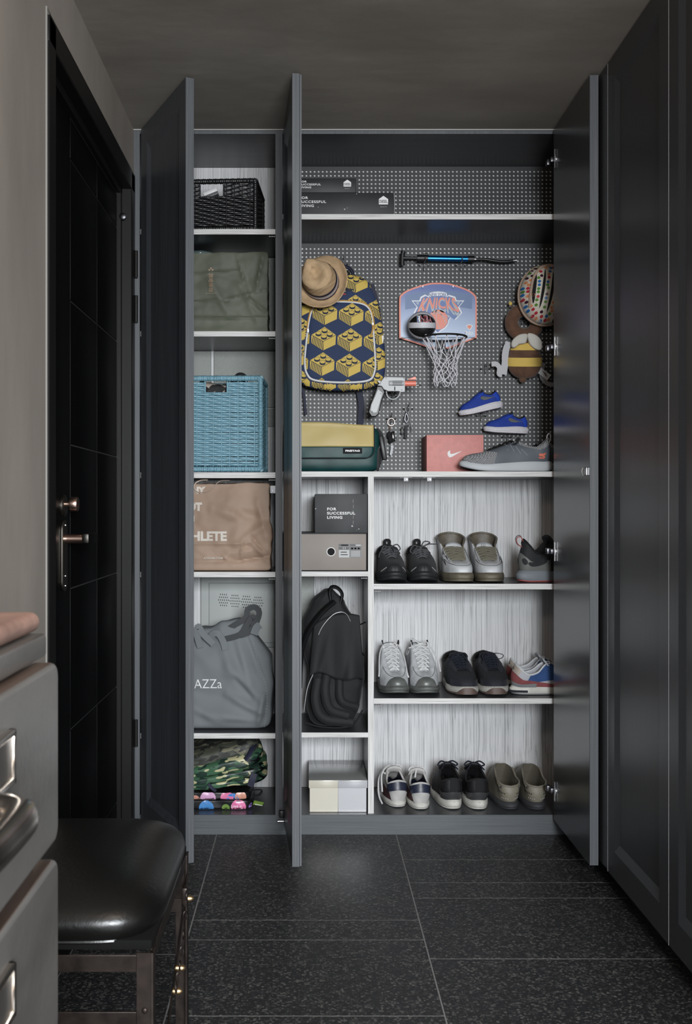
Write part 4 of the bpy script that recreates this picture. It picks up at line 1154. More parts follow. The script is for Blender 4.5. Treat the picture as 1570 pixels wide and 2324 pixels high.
# ------------------------------------------------------------------ soft and boxy things
class SoftBox:
    """rounded, creased box: x in +-w/2, y in +-d/2, z 0..h; the front looks towards -y"""
    def __init__(s, w, d, h, n=6, amp=.004, freq=14., seed=0., ridge=0., shape=None, sag=0., crease=0., folds=()):
        s.__dict__.update(locals())
    def disp(s, p):
        f = s.freq; q = Vector((p.x * f + s.seed, p.y * f * .7 + s.seed * 1.7, p.z * f))
        v = noise.fractal(q, .9, 2.1, 3)
        if s.ridge:
            r = abs(noise.noise(q * .55 + Vector((7, 3, s.seed)))); r2 = abs(noise.noise(q * 1.1 + Vector((1, 9, s.seed))))
            v += s.ridge * (.5 - min(r * 2.2, 1.)) + s.ridge * .5 * (.5 - min(r2 * 2.2, 1.))
        if s.crease:                                    # straight-edged facets, as in crumpled paper
            for sc, k in ((.55, 1.), (1.3, .45), (2.6, .2)):
                dd = noise.voronoi(Vector((q.x * sc + q.z * .35 * sc, q.y * sc, q.z * sc - q.x * .3 * sc)) + Vector((s.seed, 0, 3)))[0]
                v += s.crease * k * ((dd[1] - dd[0]) - .35)
        v *= s.amp
        for (xa, za, xb, zb, wd, am) in s.folds:        # long soft or sharp folds drawn on the front
            dx, dz = xb - xa, zb - za; l2 = dx * dx + dz * dz
            tt_ = max(0, min(1, ((p.x - xa) * dx + (p.z - za) * dz) / l2))
            d2 = (p.x - xa - dx * tt_) ** 2 + (p.z - za - dz * tt_) ** 2
            v += am * math.exp(-d2 / (wd * wd)) * (.35 + .65 * sin(pi * (.15 + .7 * tt_)))
        return v
    def place(s, a, b, c):
        n = s.n
        m = (abs(a) ** n + abs(b) ** n + abs(c) ** n) ** (1 / n)
        a, b, c = a / m, b / m, c / m
        p = Vector((a * s.w / 2, b * s.d / 2, (c + 1) * s.h / 2))
        g = Vector((math.copysign(abs(a) ** (n - 1), a) / s.w, math.copysign(abs(b) ** (n - 1), b) / s.d, math.copysign(abs(c) ** (n - 1), c) / s.h)).normalized()
        k = smooth01((c + 1) / .25)                     # keep the bottom flat
        p = p + g * (s.disp(p) * k)
        if s.shape: p = s.shape(p)
        return p
    def mesh(s, res=22):
        mb = MB()
        faces = [(0, 1, 2, -1, 1), (0, 1, 2, 1, 1), (1, 0, 2, 0, 0)]
        def q(i, j, ax_, sg):
            a, b = -1 + 2 * i, -1 + 2 * j
            return {0: (sg, a, b), 1: (a, sg, b), 2: (a, b, sg)}[ax_]
        for ax_ in range(3):
            for sg in (-1, 1):
                mb.grid(lambda u, v: s.place(*q(u, v, ax_, sg)), res, res)
        return mb
    def front(s, x, z, off=.0015):
        n = s.n; a = x / (s.w / 2); c = z / (s.h / 2) - 1
        r = 1 - abs(a) ** n - abs(c) ** n
        b = -(max(r, .02)) ** (1 / n)
        p = s.place(a, b, c)
        return p + Vector((0, -off, 0))

def ribbon(pts, w_, t=.0012, n=6, closed=False, T=None):
    """flat strap through points; its width lies across the bend, towards +-y unless given"""
    return MB().tube(curve_pts(pts, n, closed), .5, 8, closed=closed, flat=(w_, t), T=T)
def strap_xz(pts, width, thick=.0015, n=6, closed=False):
    """strap lying flat in the x-z plane (its face towards the viewer); pts (x, y, z)"""
    P = curve_pts(pts, n, closed); k = len(P); mb = MB(); vs = []
    for i in range(k):
        t = (P[(i + 1) % k] - P[i - 1]) if closed else (P[min(i + 1, k - 1)] - P[max(i - 1, 0)])
        t.y = 0; t.normalize(); nrm = Vector((-t.z, 0, t.x))
        for sg, yy in ((-1, -1), (1, -1), (1, 1), (-1, 1)):
            vs.append(P[i] + nrm * (sg * width / 2) + Vector((0, yy * thick / 2, 0)))
    fs = []
    for i in range(k if closed else k - 1):
        for j in range(4):
            fs.append((i * 4 + j, i * 4 + (j + 1) % 4, ((i + 1) % k) * 4 + (j + 1) % 4, ((i + 1) % k) * 4 + j))
    if not closed: fs += [(0, 1, 2, 3), tuple((k - 1) * 4 + j for j in (3, 2, 1, 0))]
    return mb.add(vs, fs)

# ---- black shoe-brand boxes on the top shelf -------------------------------------------------
m_dbox = M('matt_black_card', (.014, .0145, .016), .55, var=.25, vscale=(12, 12, 12))
m_dbox2 = M('charcoal_card', (.036, .038, .041), .6, var=.22, vscale=(14, 14, 14))
m_fleck = M('pale_scuff', (.45, .45, .45), .8)
def house_logo(parent, cx, z0, wd, y):
    h = wd * .93
    pl = [(cx - wd / 2, z0), (cx + wd / 2, z0), (cx + wd / 2, z0 + h * .62), (cx, z0 + h), (cx - wd / 2, z0 + h * .62)]
    lg = obj('house_logo', MB().prism(pl, y - .0004, y - .0001), m_white_print, parent, smooth=0)
    lettering('logo_lettering', 'DIESEL', .01, m_dbox, lg, (cx - wd * .44, y - .0007, z0 + h * .16), fit=(wd * .88, h * .36), bold=.0002)
    lettering('logo_caption', 'SELECTS', .004, m_fleck, lg, (cx - wd * .36, y - .0004, z0 - h * .33), fit=(wd * .72, h * .10))
def card_box(name, label, cat, x0, x1, y0, y1, z0, z1, m, group=None, rz=0., lid=0., edge=None):
    cx, cy = (x0 + x1) / 2, (y0 + y1) / 2; hx, hy, h = (x1 - x0) / 2, (y1 - y0) / 2, z1 - z0
    t = thing(name, label, cat, (cx, cy, z0), (0, 0, rz), group)
    obj('box_body', MB().rbox(-hx, hx, -hy, hy, 0, h, .0012, 2), m, t)
    return t, hx, hy, h
YB = 3.548
t, hx, hy, h = card_box('shoe_box', 'long black shoe box with white house logo, lying on the top shelf', 'box', ax(650, YB), ax(893, YB), YB, YB + .27, z_T1 + .0004, az(437, YB), m_dbox, 'black shoe boxes on the top shelf')
obj('end_flap', MB().box(hx + .0006, hx + .0018, -hy + .003, hy, .002, h), m_dbox, t, smooth=0)
obj('flap_edge', MB().tube([(hx + .0012, -hy + .001, .002), (hx + .003, -hy + .001, h * .5), (hx + .0015, -hy + .001, h + .001)], .0008, 6), m_fleck, t)
lettering('slogan', 'FOR\nSUCCESSFUL\nLIVING', .011, m_white_print, t, (ax(679, YB) - t.location.x, -hy - .0006, az(470, YB) - t.location.z), fit=((740 - 679) / FOC * YB, 24 / FOC * YB), line=1.12, spacing=1.12, bold=.0002)
house_logo(t, ax(870, YB) - t.location.x, az(464, YB) - t.location.z, 21 / FOC * YB, -hy)
rr = random.Random(3)
for (px, py, r) in ((782, 475, .0026), (788, 472, .0014), (809, 440, .0015), (722, 470, .0014), (880, 462, .001)):
    obj('scuff', MB().lathe([(r / FOC * YB * 655 / 1, 0), (r, .0002)], 7, 'Y', T=Matrix.Translation((ax(px, YB) - t.location.x, -hy - .0004, az(py, YB) - t.location.z))), m_fleck, t)
obj('worn_edge', MB().box(-hx, hx, -hy - .0004, -hy + .0006, .0002, .0012), m_fleck, t, smooth=0)
zlow = az(437, YB)
t, hx, hy, h = card_box('shoe_box', 'shorter black shoe box with white house logo, stacked on the long one', 'box', ax(652, YB), ax(807, YB), YB, YB + .25, zlow + .0004, az(404.5, YB), m_dbox, 'black shoe boxes on the top shelf')
obj('end_flap', MB().box(hx + .0006, hx + .0016, -hy + .003, hy, .001, h - .001), m_dbox, t, smooth=0)
lettering('slogan', 'FOR\nSUCCESSFUL\nLIVING', .009, m_white_print, t, (ax(680, YB) - t.location.x, -hy - .0006, az(427.5, YB) - t.location.z), fit=((728 - 680) / FOC * YB, 17.5 / FOC * YB), line=1.12, spacing=1.12, bold=.0002)
house_logo(t, ax(788, YB) - t.location.x, az(423.5, YB) - t.location.z, 17 / FOC * YB, -hy)

# ---- boxes in the middle column ---------------------------------------------------------------
YB = 3.535
m_taupe_box = M('taupe_card', srgb(138, 130, 123), .6, var=.06, vscale=(8, 8, 8))
z0 = z_U1 + .0004; z1 = az(1210, YB)
t, hx, hy, h = card_box('shoe_box', 'taupe drawer shoe box with finger hole and label', 'box', ax(648, YB), ax(832.5, YB), YB, YB + .29, z0, z1, m_dbox)
obj('drawer_front', MB().rbox(-hx + .003, hx - .003, -hy - .004, -hy + .001, .003, h - .003, .0012, 2), m_taupe_box, t)
def loc_(t, px, py, Y): return (ax(px, Y) - t.location.x, az(py, Y) - t.location.z)
cx, cz = loc_(t, 751, 1252, YB)
obj('finger_ring', MB().lathe([(.0150, -hy - .0042), (.0150, -hy - .0052), (.0128, -hy - .0052), (.0128, -hy - .0042)], 28, 'Y', T=Matrix.Translation((cx, 0, cz))), m_white_plastic, t)
obj('finger_hole', MB().lathe([(.0122, -hy - .0042), (.0122, -hy - .0046)], 24, 'Y', T=Matrix.Translation((cx, 0, cz))), m_blk_lin, t)
lb = MB(); (lx0, lz0), (lx1, lz1) = loc_(t, 767.5, 1266, YB), loc_(t, 820.5, 1234, YB)
lab = obj('label', MB().box(lx0, lx1, -hy - .0045, -hy - .0041, lz0, lz1), M('grey_label', srgb(112, 112, 112), .5), t, smooth=0)
W_, H_ = lx1 - lx0, lz1 - lz0
def lrect(a, b, c, d, m, nm='label_field'): obj(nm, MB().box(lx0 + a * W_, lx0 + b * W_, -hy - .0050, -hy - .0045, lz0 + c * H_, lz0 + d * H_), m, lab, smooth=0)
m_pale = M('pale_label', srgb(178, 178, 178), .5); m_darkp = M('dark_label_print', srgb(70, 70, 72), .5)
lrect(.02, .47, .03, .56, m_pale); lrect(.02, .45, .60, .77, m_darkp); lrect(.50, .97, .57, .77, m_darkp); lrect(.02, .45, .83, .97, m_darkp); lrect(.50, .72, .83, .97, m_darkp)
lettering('label_number', '11', .008, m_white_print, lab, (lx0 + .20 * W_, -hy - .0053, lz0 + .62 * H_), fit=(.10 * W_, .13 * H_))
for k in range(5): lrect(.54, .93, .10 + .085 * k, .14 + .085 * k, m_pale, 'label_line')
for k, (a, b) in enumerate(((.10, .40), (.10, .36))): lrect(a, b, .20 + .18 * k, .25 + .18 * k, M('mid_label_print', srgb(140, 140, 140), .5), 'label_line')
for k in range(3): lrect(.55 + .14 * k, .63 + .14 * k, .62, .72, m_pale, 'label_line')
lrect(.75, .96, .86, .94, m_pale, 'label_line'); lrect(.12, .42, .87, .93, m_pale, 'label_line')

z0b = z1 + .0006; YB2 = 3.53
t, hx, hy, h = card_box('shoe_box', 'small charcoal box with white three-line slogan, stacked on the taupe box', 'box', ax(714.5, YB2), ax(833.5, YB2), YB2, YB2 + .27, z0b, az(1121, YB2), m_dbox2)
x_, z_ = loc_(t, 742, 1177.5, YB2)
lettering('slogan', 'FOR\nSUCCESSFUL\nLIVING', .011, m_white_print, t, (x_, -hy - .0007, z_), fit=(64 / FOC * YB2, 25.5 / FOC * YB2), line=1.12, spacing=1.12, bold=.0003)
for (px, py, r) in ((799, 1194, .0032), (814, 1200.5, .0020), (809, 1203, .001), (716, 1154.5, .002)):
    x_, z_ = loc_(t, px, py, YB2)
    obj('scuff', MB().lathe([(r, -.0006), (r * .6, -.0010)], 9, 'Y', T=Matrix.Translation((x_, -hy, z_))), m_fleck, t)
x_, _ = loc_(t, 801.5, 1150, YB2)
for k in range(5): obj('crease', MB().box(x_ - .0004 + .001 * sin(k * 3), x_ + .0004 + .001 * sin(k * 3), -hy - .0007, -hy, .03 + .018 * k, .042 + .018 * k), m_fleck, t, smooth=0)

# glossy cream and grey lidded box at the bottom
YB = 3.53
m_cream_card = M('cream_gloss_card', srgb(196, 191, 176), .25, coat=.4); m_silver_card = M('pale_grey_gloss_card', srgb(178, 178, 182), .22, coat=.4)
m_lid_top = M('grey_gloss_lid', srgb(150, 152, 150), .18, coat=.5)
x0, x1, xm = ax(702.5, YB), ax(831.5, YB), ax(767, YB); z0 = KZ + .0004; zt_, zb_ = az(1770, YB), az(1788, YB)
t = thing('gift_box', 'glossy lidded box, half cream and half pale grey, on the closet floor', 'box', ((x0 + x1) / 2, YB + .135, z0))
ox, oy = t.location.x, t.location.y
obj('box_body', MB().rbox(x0 - ox, xm - ox, YB - oy, YB + .27 - oy, 0, zb_ - z0 + .01, .001, 1), m_cream_card, t)
obj('box_body', MB().rbox(xm - ox, x1 - ox, YB - oy, YB + .27 - oy, 0, zb_ - z0 + .01, .001, 1), m_silver_card, t)
zl = zt_ - z0
lid = obj('lid', MB().rbox(x0 - .003 - ox, x1 + .003 - ox, YB - .004 - oy, YB + .273 - oy, zl - .006, zl, .0016, 2), m_lid_top, t)
obj('lid_rim', MB().rbox(x0 - .003 - ox, xm - ox, YB - .0045 - oy, YB - .0005 - oy, zb_ - z0, zl - .0005, .0012, 2), m_cream_card, lid)
obj('lid_rim', MB().rbox(xm - ox, x1 + .003 - ox, YB - .0045 - oy, YB - .0005 - oy, zb_ - z0, zl - .0005, .0012, 2), m_silver_card, lid)
for xa in (x0 - .003, x1 + .0005): obj('lid_rim', MB().rbox(xa - ox, xa + .0025 - ox, YB - .003 - oy, YB + .273 - oy, zb_ - z0, zl - .0005, .001, 1), m_silver_card, lid)

# pink box behind the walking shoe
YB = 3.672
m_pinkbox = M('salmon_card', srgb(206, 138, 132), .6, var=.05, vscale=(60, 60, 60))
t, hx, hy, h = card_box('shoe_box', 'salmon pink shoe box with white tick mark beside the walking shoes', 'box', ax(968, YB), ax(1097, YB), YB, YB + .155, z_T2 + .0004, az(987, YB), m_pinkbox)
x_, z_ = loc_(t, 1015, 1038, YB); k = 34 / FOC * YB
SWW = [(0, .30), (.03, .12), (.13, .0), (.28, .02), (1.0, .44), (.38, .24), (.24, .23), (.17, .30), (.19, .48), (.06, .40)]
obj('tick_mark', decal([([(x_ + a * k, z_ + b * k) for a, b in SWW], 0)], lambda x, z: (x, -hy - .0006, z)), m_white_print, t, smooth=0)

# ---- messenger bag ----------------------------------------------------------------------------
m_tarp_y = M('yellow_tarpaulin', srgb(190, 170, 112), .45, spec=.35, bump=.10, bscale=(16, 16, 16), var=.06, vscale=(6, 6, 6))
m_tarp_g = M('green_tarpaulin', srgb(22, 60, 60), .45, spec=.3, bump=.16, bscale=(18, 18, 18), var=.2, vscale=(14, 14, 14))
m_web = M('charcoal_webbing', (.035, .035, .038), .75)
YB = 3.60
t = thing('messenger_bag', 'yellow and green tarpaulin messenger bag on the main shelf', 'bag', (ax(759, YB), YB + .07, z_T2 + .0006))
ox, oz = t.location.x, t.location.z
bw, bh = (862 - 656) / FOC * YB, (1068 - 962) / FOC * YB
mb_ = SoftBox(bw, .13, bh, n=7, amp=.002, freq=10, seed=3.1)
obj('body', mb_.mesh(20), m_tarp_g, t, smooth=60)
zs_ = lambda py: az(py, YB) - oz
def flap_y(x, z):          # flap front surface, in front of the body
    q = (z / bh)
    return -.069 - .010 * sin(min(1, max(0, q)) * pi) * (1 - (x / (bw / 2)) ** 4) - .006 * (1 - q) + .004 * fbm(x + 4, z, 0, 9, 2)
xr = bw / 2 - .022
zt_, zb_, zm_ = zs_(958), zs_(1040), zs_(1014)
def flap(u, v, za, zb):
    z = lerp(za, zb, v)
    rr_ = .028; lim = xr + .002
    if z < zb_ + rr_: lim = xr + .002 - rr_ + math.sqrt(max(0, rr_ ** 2 - (zb_ + rr_ - z) ** 2))
    x = lerp(-bw / 2 + .004, lim, u)
    zz = z + (.006 * smooth01(u) * 0) - .010 * smooth01((u - .3) / .7) * smooth01((z - zm_) / (zt_ - zm_))
    return Vector((x, flap_y(x, z), zz))
fl = obj('flap', MB().grid(lambda u, v: flap(u, v, zm_, zt_), 30, 14), m_tarp_y, t, smooth=60, solid=.002)
obj('flap_lower', MB().grid(lambda u, v: flap(u, v, zb_, zm_), 30, 12), m_tarp_g, t, smooth=60, solid=.002)
obj('flap_top', MB().grid(lambda u, v: Vector(flap(u, 1, zm_, zt_)).lerp(Vector((lerp(-bw / 2 + .01, xr - .004, u), .05, bh + .001)), v) + Vector((0, 0, .004 * sin(v * pi))), 20, 8), m_tarp_y, t, smooth=60, solid=.002)
edge = [Vector(flap(u, 0, zb_, zt_)) for u in [i / 16 for i in range(17)]] + [Vector(flap(1, v, zb_, zt_)) for v in [i / 20 for i in range(1, 21)]]
obj('binding', MB().tube([p + Vector((0, -.001, 0)) for p in edge], .5, 8, flat=(.0075, .0035)), m_web, fl)
tx, tz = ax(778, YB) - ox, zs_(1030)
tw, th = 43 / FOC * YB, 13 / FOC * YB
tg_ = obj('name_tag', MB().rbox(tx, tx + tw, flap_y(tx, tz) - .004, flap_y(tx, tz) - .001, tz, tz + th, .0008, 1), m_blk_lin, t)
lettering('name_lettering', 'FREITAG', .008, m_white_print, tg_, (tx + tw * .12, flap_y(tx, tz) - .0045, tz + th * .32), fit=(tw * .76, th * .34), bold=.0004)
obj('side_strap', MB().tube(curve_pts([(bw / 2 - .010, -.02, bh - .012), (bw / 2 + .008, -.035, bh - .04), (bw / 2 + .010, -.035, bh * .45), (bw / 2 - .002, -.03, .03)], 6), .5, 8, flat=(.012, .022)), m_web, t)
obj('side_buckle', MB().rbox(bw / 2 + .004, bw / 2 + .02, -.058, -.026, bh * .25, bh * .78, .004, 2, T=Matrix.Translation((bw / 2, 0, bh * .5)) @ Matrix.Rotation(R(-10), 4, 'Y') @ Matrix.Translation((-bw / 2, 0, -bh * .5))), m_black_plastic, t)
obj('corner_patch', MB().ellipsoid((bw / 2 - .006, -.045, .050), .010, .014, .047, 12, 10), m_web, t)

# ---- black backpack in the middle column -------------------------------------------------------
m_blk_cloth = M('black_twill', (.0048, .005, .0058), .75, bump=.15, bscale=(300, 300, 300), sheen=.08)
m_blk_cloth2 = M('black_nylon', (.0038, .004, .0046), .6, bump=.1, bscale=(200, 200, 200))
m_zip = M('silver_zip', (.35, .35, .36), .35, metal=.8)
YB = 3.56
t = thing('backpack', 'slumped black cloth backpack in the narrow middle compartment', 'backpack', (ax(757, YB), YB + .085, z_U2 + .0006))
ox, oz = t.location.x, t.location.z
P_ = lambda px, py, y: Vector((ax(px, YB + .085 + y) - ox, y, az(py, YB + .085 + y) - oz))
def bshape(p):
    q = p.z / .48
    k = ramp1([(0, 1.0), (.25, .95), (.5, .98), (.75, .92), (.9, .66), (1, .30)], q)
    return Vector((p.x * k + .012 * sin(q * 5) - .006, p.y * ramp1([(0, 1), (.3, .9), (.7, .8), (1, .5)], q), p.z))
bb_ = SoftBox(.205, .16, .475, n=4, amp=.010, freq=9, seed=5.5, ridge=.5, shape=bshape)
obj('body', bb_.mesh(30), m_blk_cloth, t, smooth=70)
# front panel folding over, sleeve-like drape and folds
def drape(u, v):
    x = lerp(P_(712, 0, -.06).x, P_(815, 0, -.06).x, u); 
    ztop = lerp(P_(0, 1400, -.07).z, P_(0, 1385, -.07).z, u) - .02 * (2 * abs(u - .55)) ** 2
    zbot = P_(0, 1530, -.08).z + .012 * sin(u * 9) - .02 * smooth01((u - .5) * 3) * 1
    z = lerp(ztop, zbot, v)
    y = -.085 - .028 * v * (1 - .4 * abs(u - .5)) - .012 * sin(u * pi * 3.2 + .6) * v - .008 * abs(sin(u * 7 + v * 2)) * v
    w_ = (u - .5) * .03 * v
    return Vector((x + w_, y, z))
obj('front_drape', MB().grid(drape, 40, 24), m_blk_cloth, t, smooth=70, solid=.003)
def fold(a, b, r, m, nm='fold'):
    obj(nm, MB().tube(curve_pts(a, 6), r, 10, flat=b), m, t)
fold([P_(742, 1530, -.085), P_(738, 1570, -.10), P_(750, 1610, -.098), P_(790, 1625, -.09)], (.016, .010), 1.0, m_blk_cloth)
fold([P_(722, 1540, -.08), P_(716, 1590, -.095), P_(735, 1630, -.095), P_(800, 1640, -.085)], (.016, .010), 1.0, m_blk_cloth)
fold([P_(770, 1540, -.085), P_(775, 1590, -.096), P_(812, 1606, -.08)], (.014, .010), 1.0, m_blk_cloth)
# shoulder strap sweeping down at the left, grab loop at the top
obj('shoulder_strap', MB().tube(curve_pts([P_(758, 1365, -.07), P_(728, 1392, -.085), P_(700, 1432, -.085), P_(684, 1480, -.075), P_(680, 1560, -.07)], 8), .5, 10, flat=(.042, .016)), m_blk_cloth2, t)
obj('grab_loop', MB().tube(curve_pts([P_(752, 1372, -.03), P_(748, 1345, -.035), P_(752, 1333, -.04), P_(765, 1334, -.04), P_(776, 1348, -.035), P_(772, 1370, -.03)], 7), .5, 10, flat=(.012, .022)), m_blk_cloth2, t)
obj('zip_line', MB().tube(curve_pts([P_(714, 1470, -.09), P_(728, 1428, -.097), P_(752, 1398, -.099), P_(772, 1389, -.098), P_(786, 1394, -.094), P_(795, 1410, -.09)], 8), .0016, 6), m_zip, t)
obj('zip_line', MB().tube(curve_pts([P_(800, 1370, -.06), P_(806, 1385, -.067), P_(806, 1410, -.074), P_(803, 1430, -.078)], 8), .0014, 6), m_zip, t)
obj('zip_line', MB().tube(curve_pts([P_(711, 1528, -.084), P_(698, 1560, -.082), P_(692, 1595, -.08), P_(690, 1615, -.078)], 8), .0018, 6), m_zip, t)
obj('zip_pull', MB().rbox(-.003, .003, -.002, .002, -.012, 0, .001, 1, T=Matrix.Translation(P_(803, 1428, -.082))), m_zip, t)
obj('compression_strap', MB().tube([P_(808, 1462, -.08), P_(826, 1488, -.066)], .5, 8, flat=(.010, .004)), m_blk_cloth2, t)
obj('strap_tab', MB().tube([P_(812, 1420, -.06), P_(829, 1412, -.05)], .5, 8, flat=(.010, .004)), m_blk_cloth2, t)
obj('base_piping', MB().tube(curve_pts([P_(690, 1640, -.074), P_(730, 1650, -.088), P_(780, 1651, -.085), P_(806, 1640, -.072), P_(822, 1612, -.05)], 6), .003, 8), m_blk_lin, t)

# ------------------------------------------------------------------ things hung on the pegboard
PB = PY - .0006           # front of the board
def hook(px, py, label, reach=.045, up=.012):
    """wire hook: cross bar with dark end caps, tail, and a prong coming forward with an upturned tip"""
    p = at(px, py, PB - .004)
    t = thing('peg_hook', label, 'hook', p, group='chrome pegboard hooks')
    obj('cross_bar', MB().tube([(-.015, 0, 0), (.015, 0, 0)], .0017, 8), m_chrome, t)
    for sg in (-1, 1): obj('end_cap', MB().tube([(sg * .013, 0, 0), (sg * .019, 0, 0)], .0026, 8), m_black_plastic, t)
    obj('tail', MB().tube([(0, -.001, .004), (0, -.001, -.014), (0, .003, -.018)], .0014, 8), m_chrome, t)
    obj('prong', MB().tube(curve_pts([(0, .003, .012), (0, -.002, .010), (0, -reach * .6, .006), (0, -reach, .008), (0, -reach - .004, .008 + up)], 5), .0017, 8), m_chrome, t)
    return t

# ---- backpack with brick print ----------------------------------------------------------------
m_bp_navy = M('navy_canvas', srgb(34, 50, 84), .75, bump=.12, bscale=(400, 400, 400))
m_bp_dark = M('dark_navy_webbing', (.012, .014, .035), .7)
m_bp_yel = M('mustard_print', srgb(206, 178, 88), .7)
m_bp_line = M('navy_ink', srgb(24, 34, 60), .75)
m_key_ = M('zip_steel', (.30, .30, .31), .45, metal=1.)
m_piping = M('white_piping', srgb(222, 222, 222), .5)
m_tan = M('tan_zip_tape', srgb(190, 146, 70), .7)
YB = 3.70                                     # front of the pocket
mpp = YB / FOC
t = thing('backpack', 'navy children backpack printed with yellow toy bricks, hanging on the pegboard', 'backpack', at(775, 885, 3.77))
ox, oy, oz = t.location
def bx(px): return ax(px, YB) - ox
def bz(py): return az(py, YB) - oz
def outline(pts, n=6): return [Vector((p.x, 0, p.z)) for p in curve_pts([(bx(a), 0, bz(b)) for a, b in pts], n, True)]
BODY = outline([(775, 618), (820, 624), (848, 650), (864, 700), (873, 770), (876, 825), (868, 862), (835, 880), (775, 885), (715, 880), (683, 866), (668, 830), (670, 760), (680, 690), (700, 645), (730, 622)])
PKT = outline([(770, 684), (815, 687), (836, 698), (845, 722), (848, 765), (851, 815), (849, 845), (834, 863), (775, 867), (715, 862), (697, 848), (692, 822), (695, 780), (702, 725), (712, 697), (730, 686)])
class Dome:
    """pillow over a closed outline: full depth in the middle, falling to the rim"""
    def __init__(s, ring, y0, depth, n=3.2):
        s.ring = ring; s.y0 = y0; s.depth = depth; s.n = n
        s.c = sum(ring, Vector()) / len(ring)
        s.ang = [math.atan2(p.z - s.c.z, p.x - s.c.x) for p in ring]; s.rad = [math.hypot(p.x - s.c.x, p.z - s.c.z) for p in ring]
        z = sorted(zip(s.ang, s.rad)); s.tab = z
    def R(s, a):
        tb = s.tab; k = len(tb)
        for i in range(k):
            a0, r0 = tb[i]; a1, r1 = tb[(i + 1) % k]
            if i == k - 1: a1 += 2 * pi
            if a0 <= a <= a1 or (i == k - 1 and a0 <= a + 2 * pi <= a1):
                aa = a if a >= a0 else a + 2 * pi
                return lerp(r0, r1, (aa - a0) / max(1e-9, a1 - a0))
        return tb[0][1]
    def frac(s, x, z): 
        dx, dz = x - s.c.x, z - s.c.z
        return math.hypot(dx, dz) / s.R(math.atan2(dz, dx))
    def y(s, x, z):
        f = min(1, s.frac(x, z)); return s.y0 - s.depth * (1 - f ** s.n) ** (1 / s.n)
    def mesh(s, nr=14, back=0.):
        mb = MB(); k = len(s.ring)
        def f(u, v):
            p = s.ring[int(round(u * k)) % k]; q = sin(v * pi / 2)
            x, z = lerp(s.c.x, p.x, q), lerp(s.c.z, p.z, q); return Vector((x, s.y0 - s.depth * (1 - q ** s.n) ** (1 / s.n) if q < 1 else s.y0, z))
        mb.grid(f, k, nr, cu=True)
        if back: mb.grid(lambda u, v: Vector((s.ring[int(round(u * k)) % k].x * (1 - .06 * v), s.y0 + back * v, s.c.z + (s.ring[int(round(u * k)) % k].z - s.c.z) * (1 - .04 * v))), k, 3, cu=True)
        return mb
body = Dome(BODY, -.035, .030, 3.)
pkt = Dome(PKT, -.058, .012, 4.)
obj('body', body.mesh(16, .07), m_bp_navy, t, smooth=70)
pk = obj('front_pocket', pkt.mesh(14, .018), m_bp_navy, t, smooth=70)
obj('piping', MB().tube([Vector((p.x, -.0605, p.z)) for p in PKT], .0044, 8, closed=True), m_piping, pk)
zr_ = [Vector((pkt.c.x + (p.x - pkt.c.x) * 1.03, -.062, pkt.c.z + (p.z - pkt.c.z) * 1.03)) for p in PKT]
k0 = max(range(len(zr_)), key=lambda i: (zr_[i].z < bz(752)) * 1000 + i)
zr_ = [p for p in zr_[k0 + 1:] + zr_[:k0 + 1] if p.z >= bz(752)]
obj('zip_tape', MB().tube(zr_, .5, 8, flat=(.006, .006)), m_tan, pk)
def brick(cx, cz, s=1.0):
    """isometric brick around (cx, cz): list of (polygon, layer) with layer 0 yellow, 1 ink, 2 yellow top"""
    k = mpp / 6.457 * s
    f = lambda a, b: (cx + (a - 820) * k, cz - (b - 1125) * k)
    L_, T_, R_, C_, B_, BL, BR = (640, 1062), (835, 945), (1000, 1065), (815, 1158), (812, 1290), (640, 1180), (993, 1205)
    out = [([f(*p) for p in (L_, T_, R_, C_)], 0), ([f(*p) for p in (C_, R_, BR, B_)], 0), ([f(*p) for p in (L_, C_, B_, BL)], 0)]
    def line(a, b, w_=3.2):
        dx, dz = b[0] - a[0], b[1] - a[1]; l = math.hypot(dx, dz); nx, nz = -dz / l * w_, dx / l * w_
        return [f(a[0] + nx, a[1] + nz), f(b[0] + nx, b[1] + nz), f(b[0] - nx, b[1] - nz), f(a[0] - nx, a[1] - nz)]
    for a, b in ((L_, C_), (C_, R_), (C_, B_)): out.append((line(a, b), 1))
    for i in range(8):                       # hatching on the left face
        q = (i + .3) / 8; w_ = .055
        tl = lambda u, v: (lerp(640, 815, u), lerp(lerp(1062, 1158, u), lerp(1180, 1290, u), v))
        a, b = tl(min(1, q + .11), .02), tl(max(0, q - .0), .98 - 0.0)
        a2, b2 = tl(min(1, q + .11 + w_), .02), tl(min(1, q + w_), .98)
        out.append(([f(*a), f(*a2), f(*b2), f(*b)], 1))
    for ex, ez in ((835, 992), (745, 1036), (910, 1048), (825, 1086)):
        out.append(([f(ex + 43 * cos(q), ez + 22 + 26 * sin(q)) for q in [2 * pi * i / 16 for i in range(16)]], 1))
        out.append(([f(ex - 43, ez), f(ex + 43, ez), f(ex + 43, ez + 22), f(ex - 43, ez + 22)], 1))
        out.append(([f(ex + 43 * cos(q), ez + 27 * sin(q)) for q in [2 * pi * i / 16 for i in range(16)]], 1))
        out.append(([f(ex + 38 * cos(q), ez + 22 * sin(q)) for q in [2 * pi * i / 16 for i in range(16)]], 2))
    return out
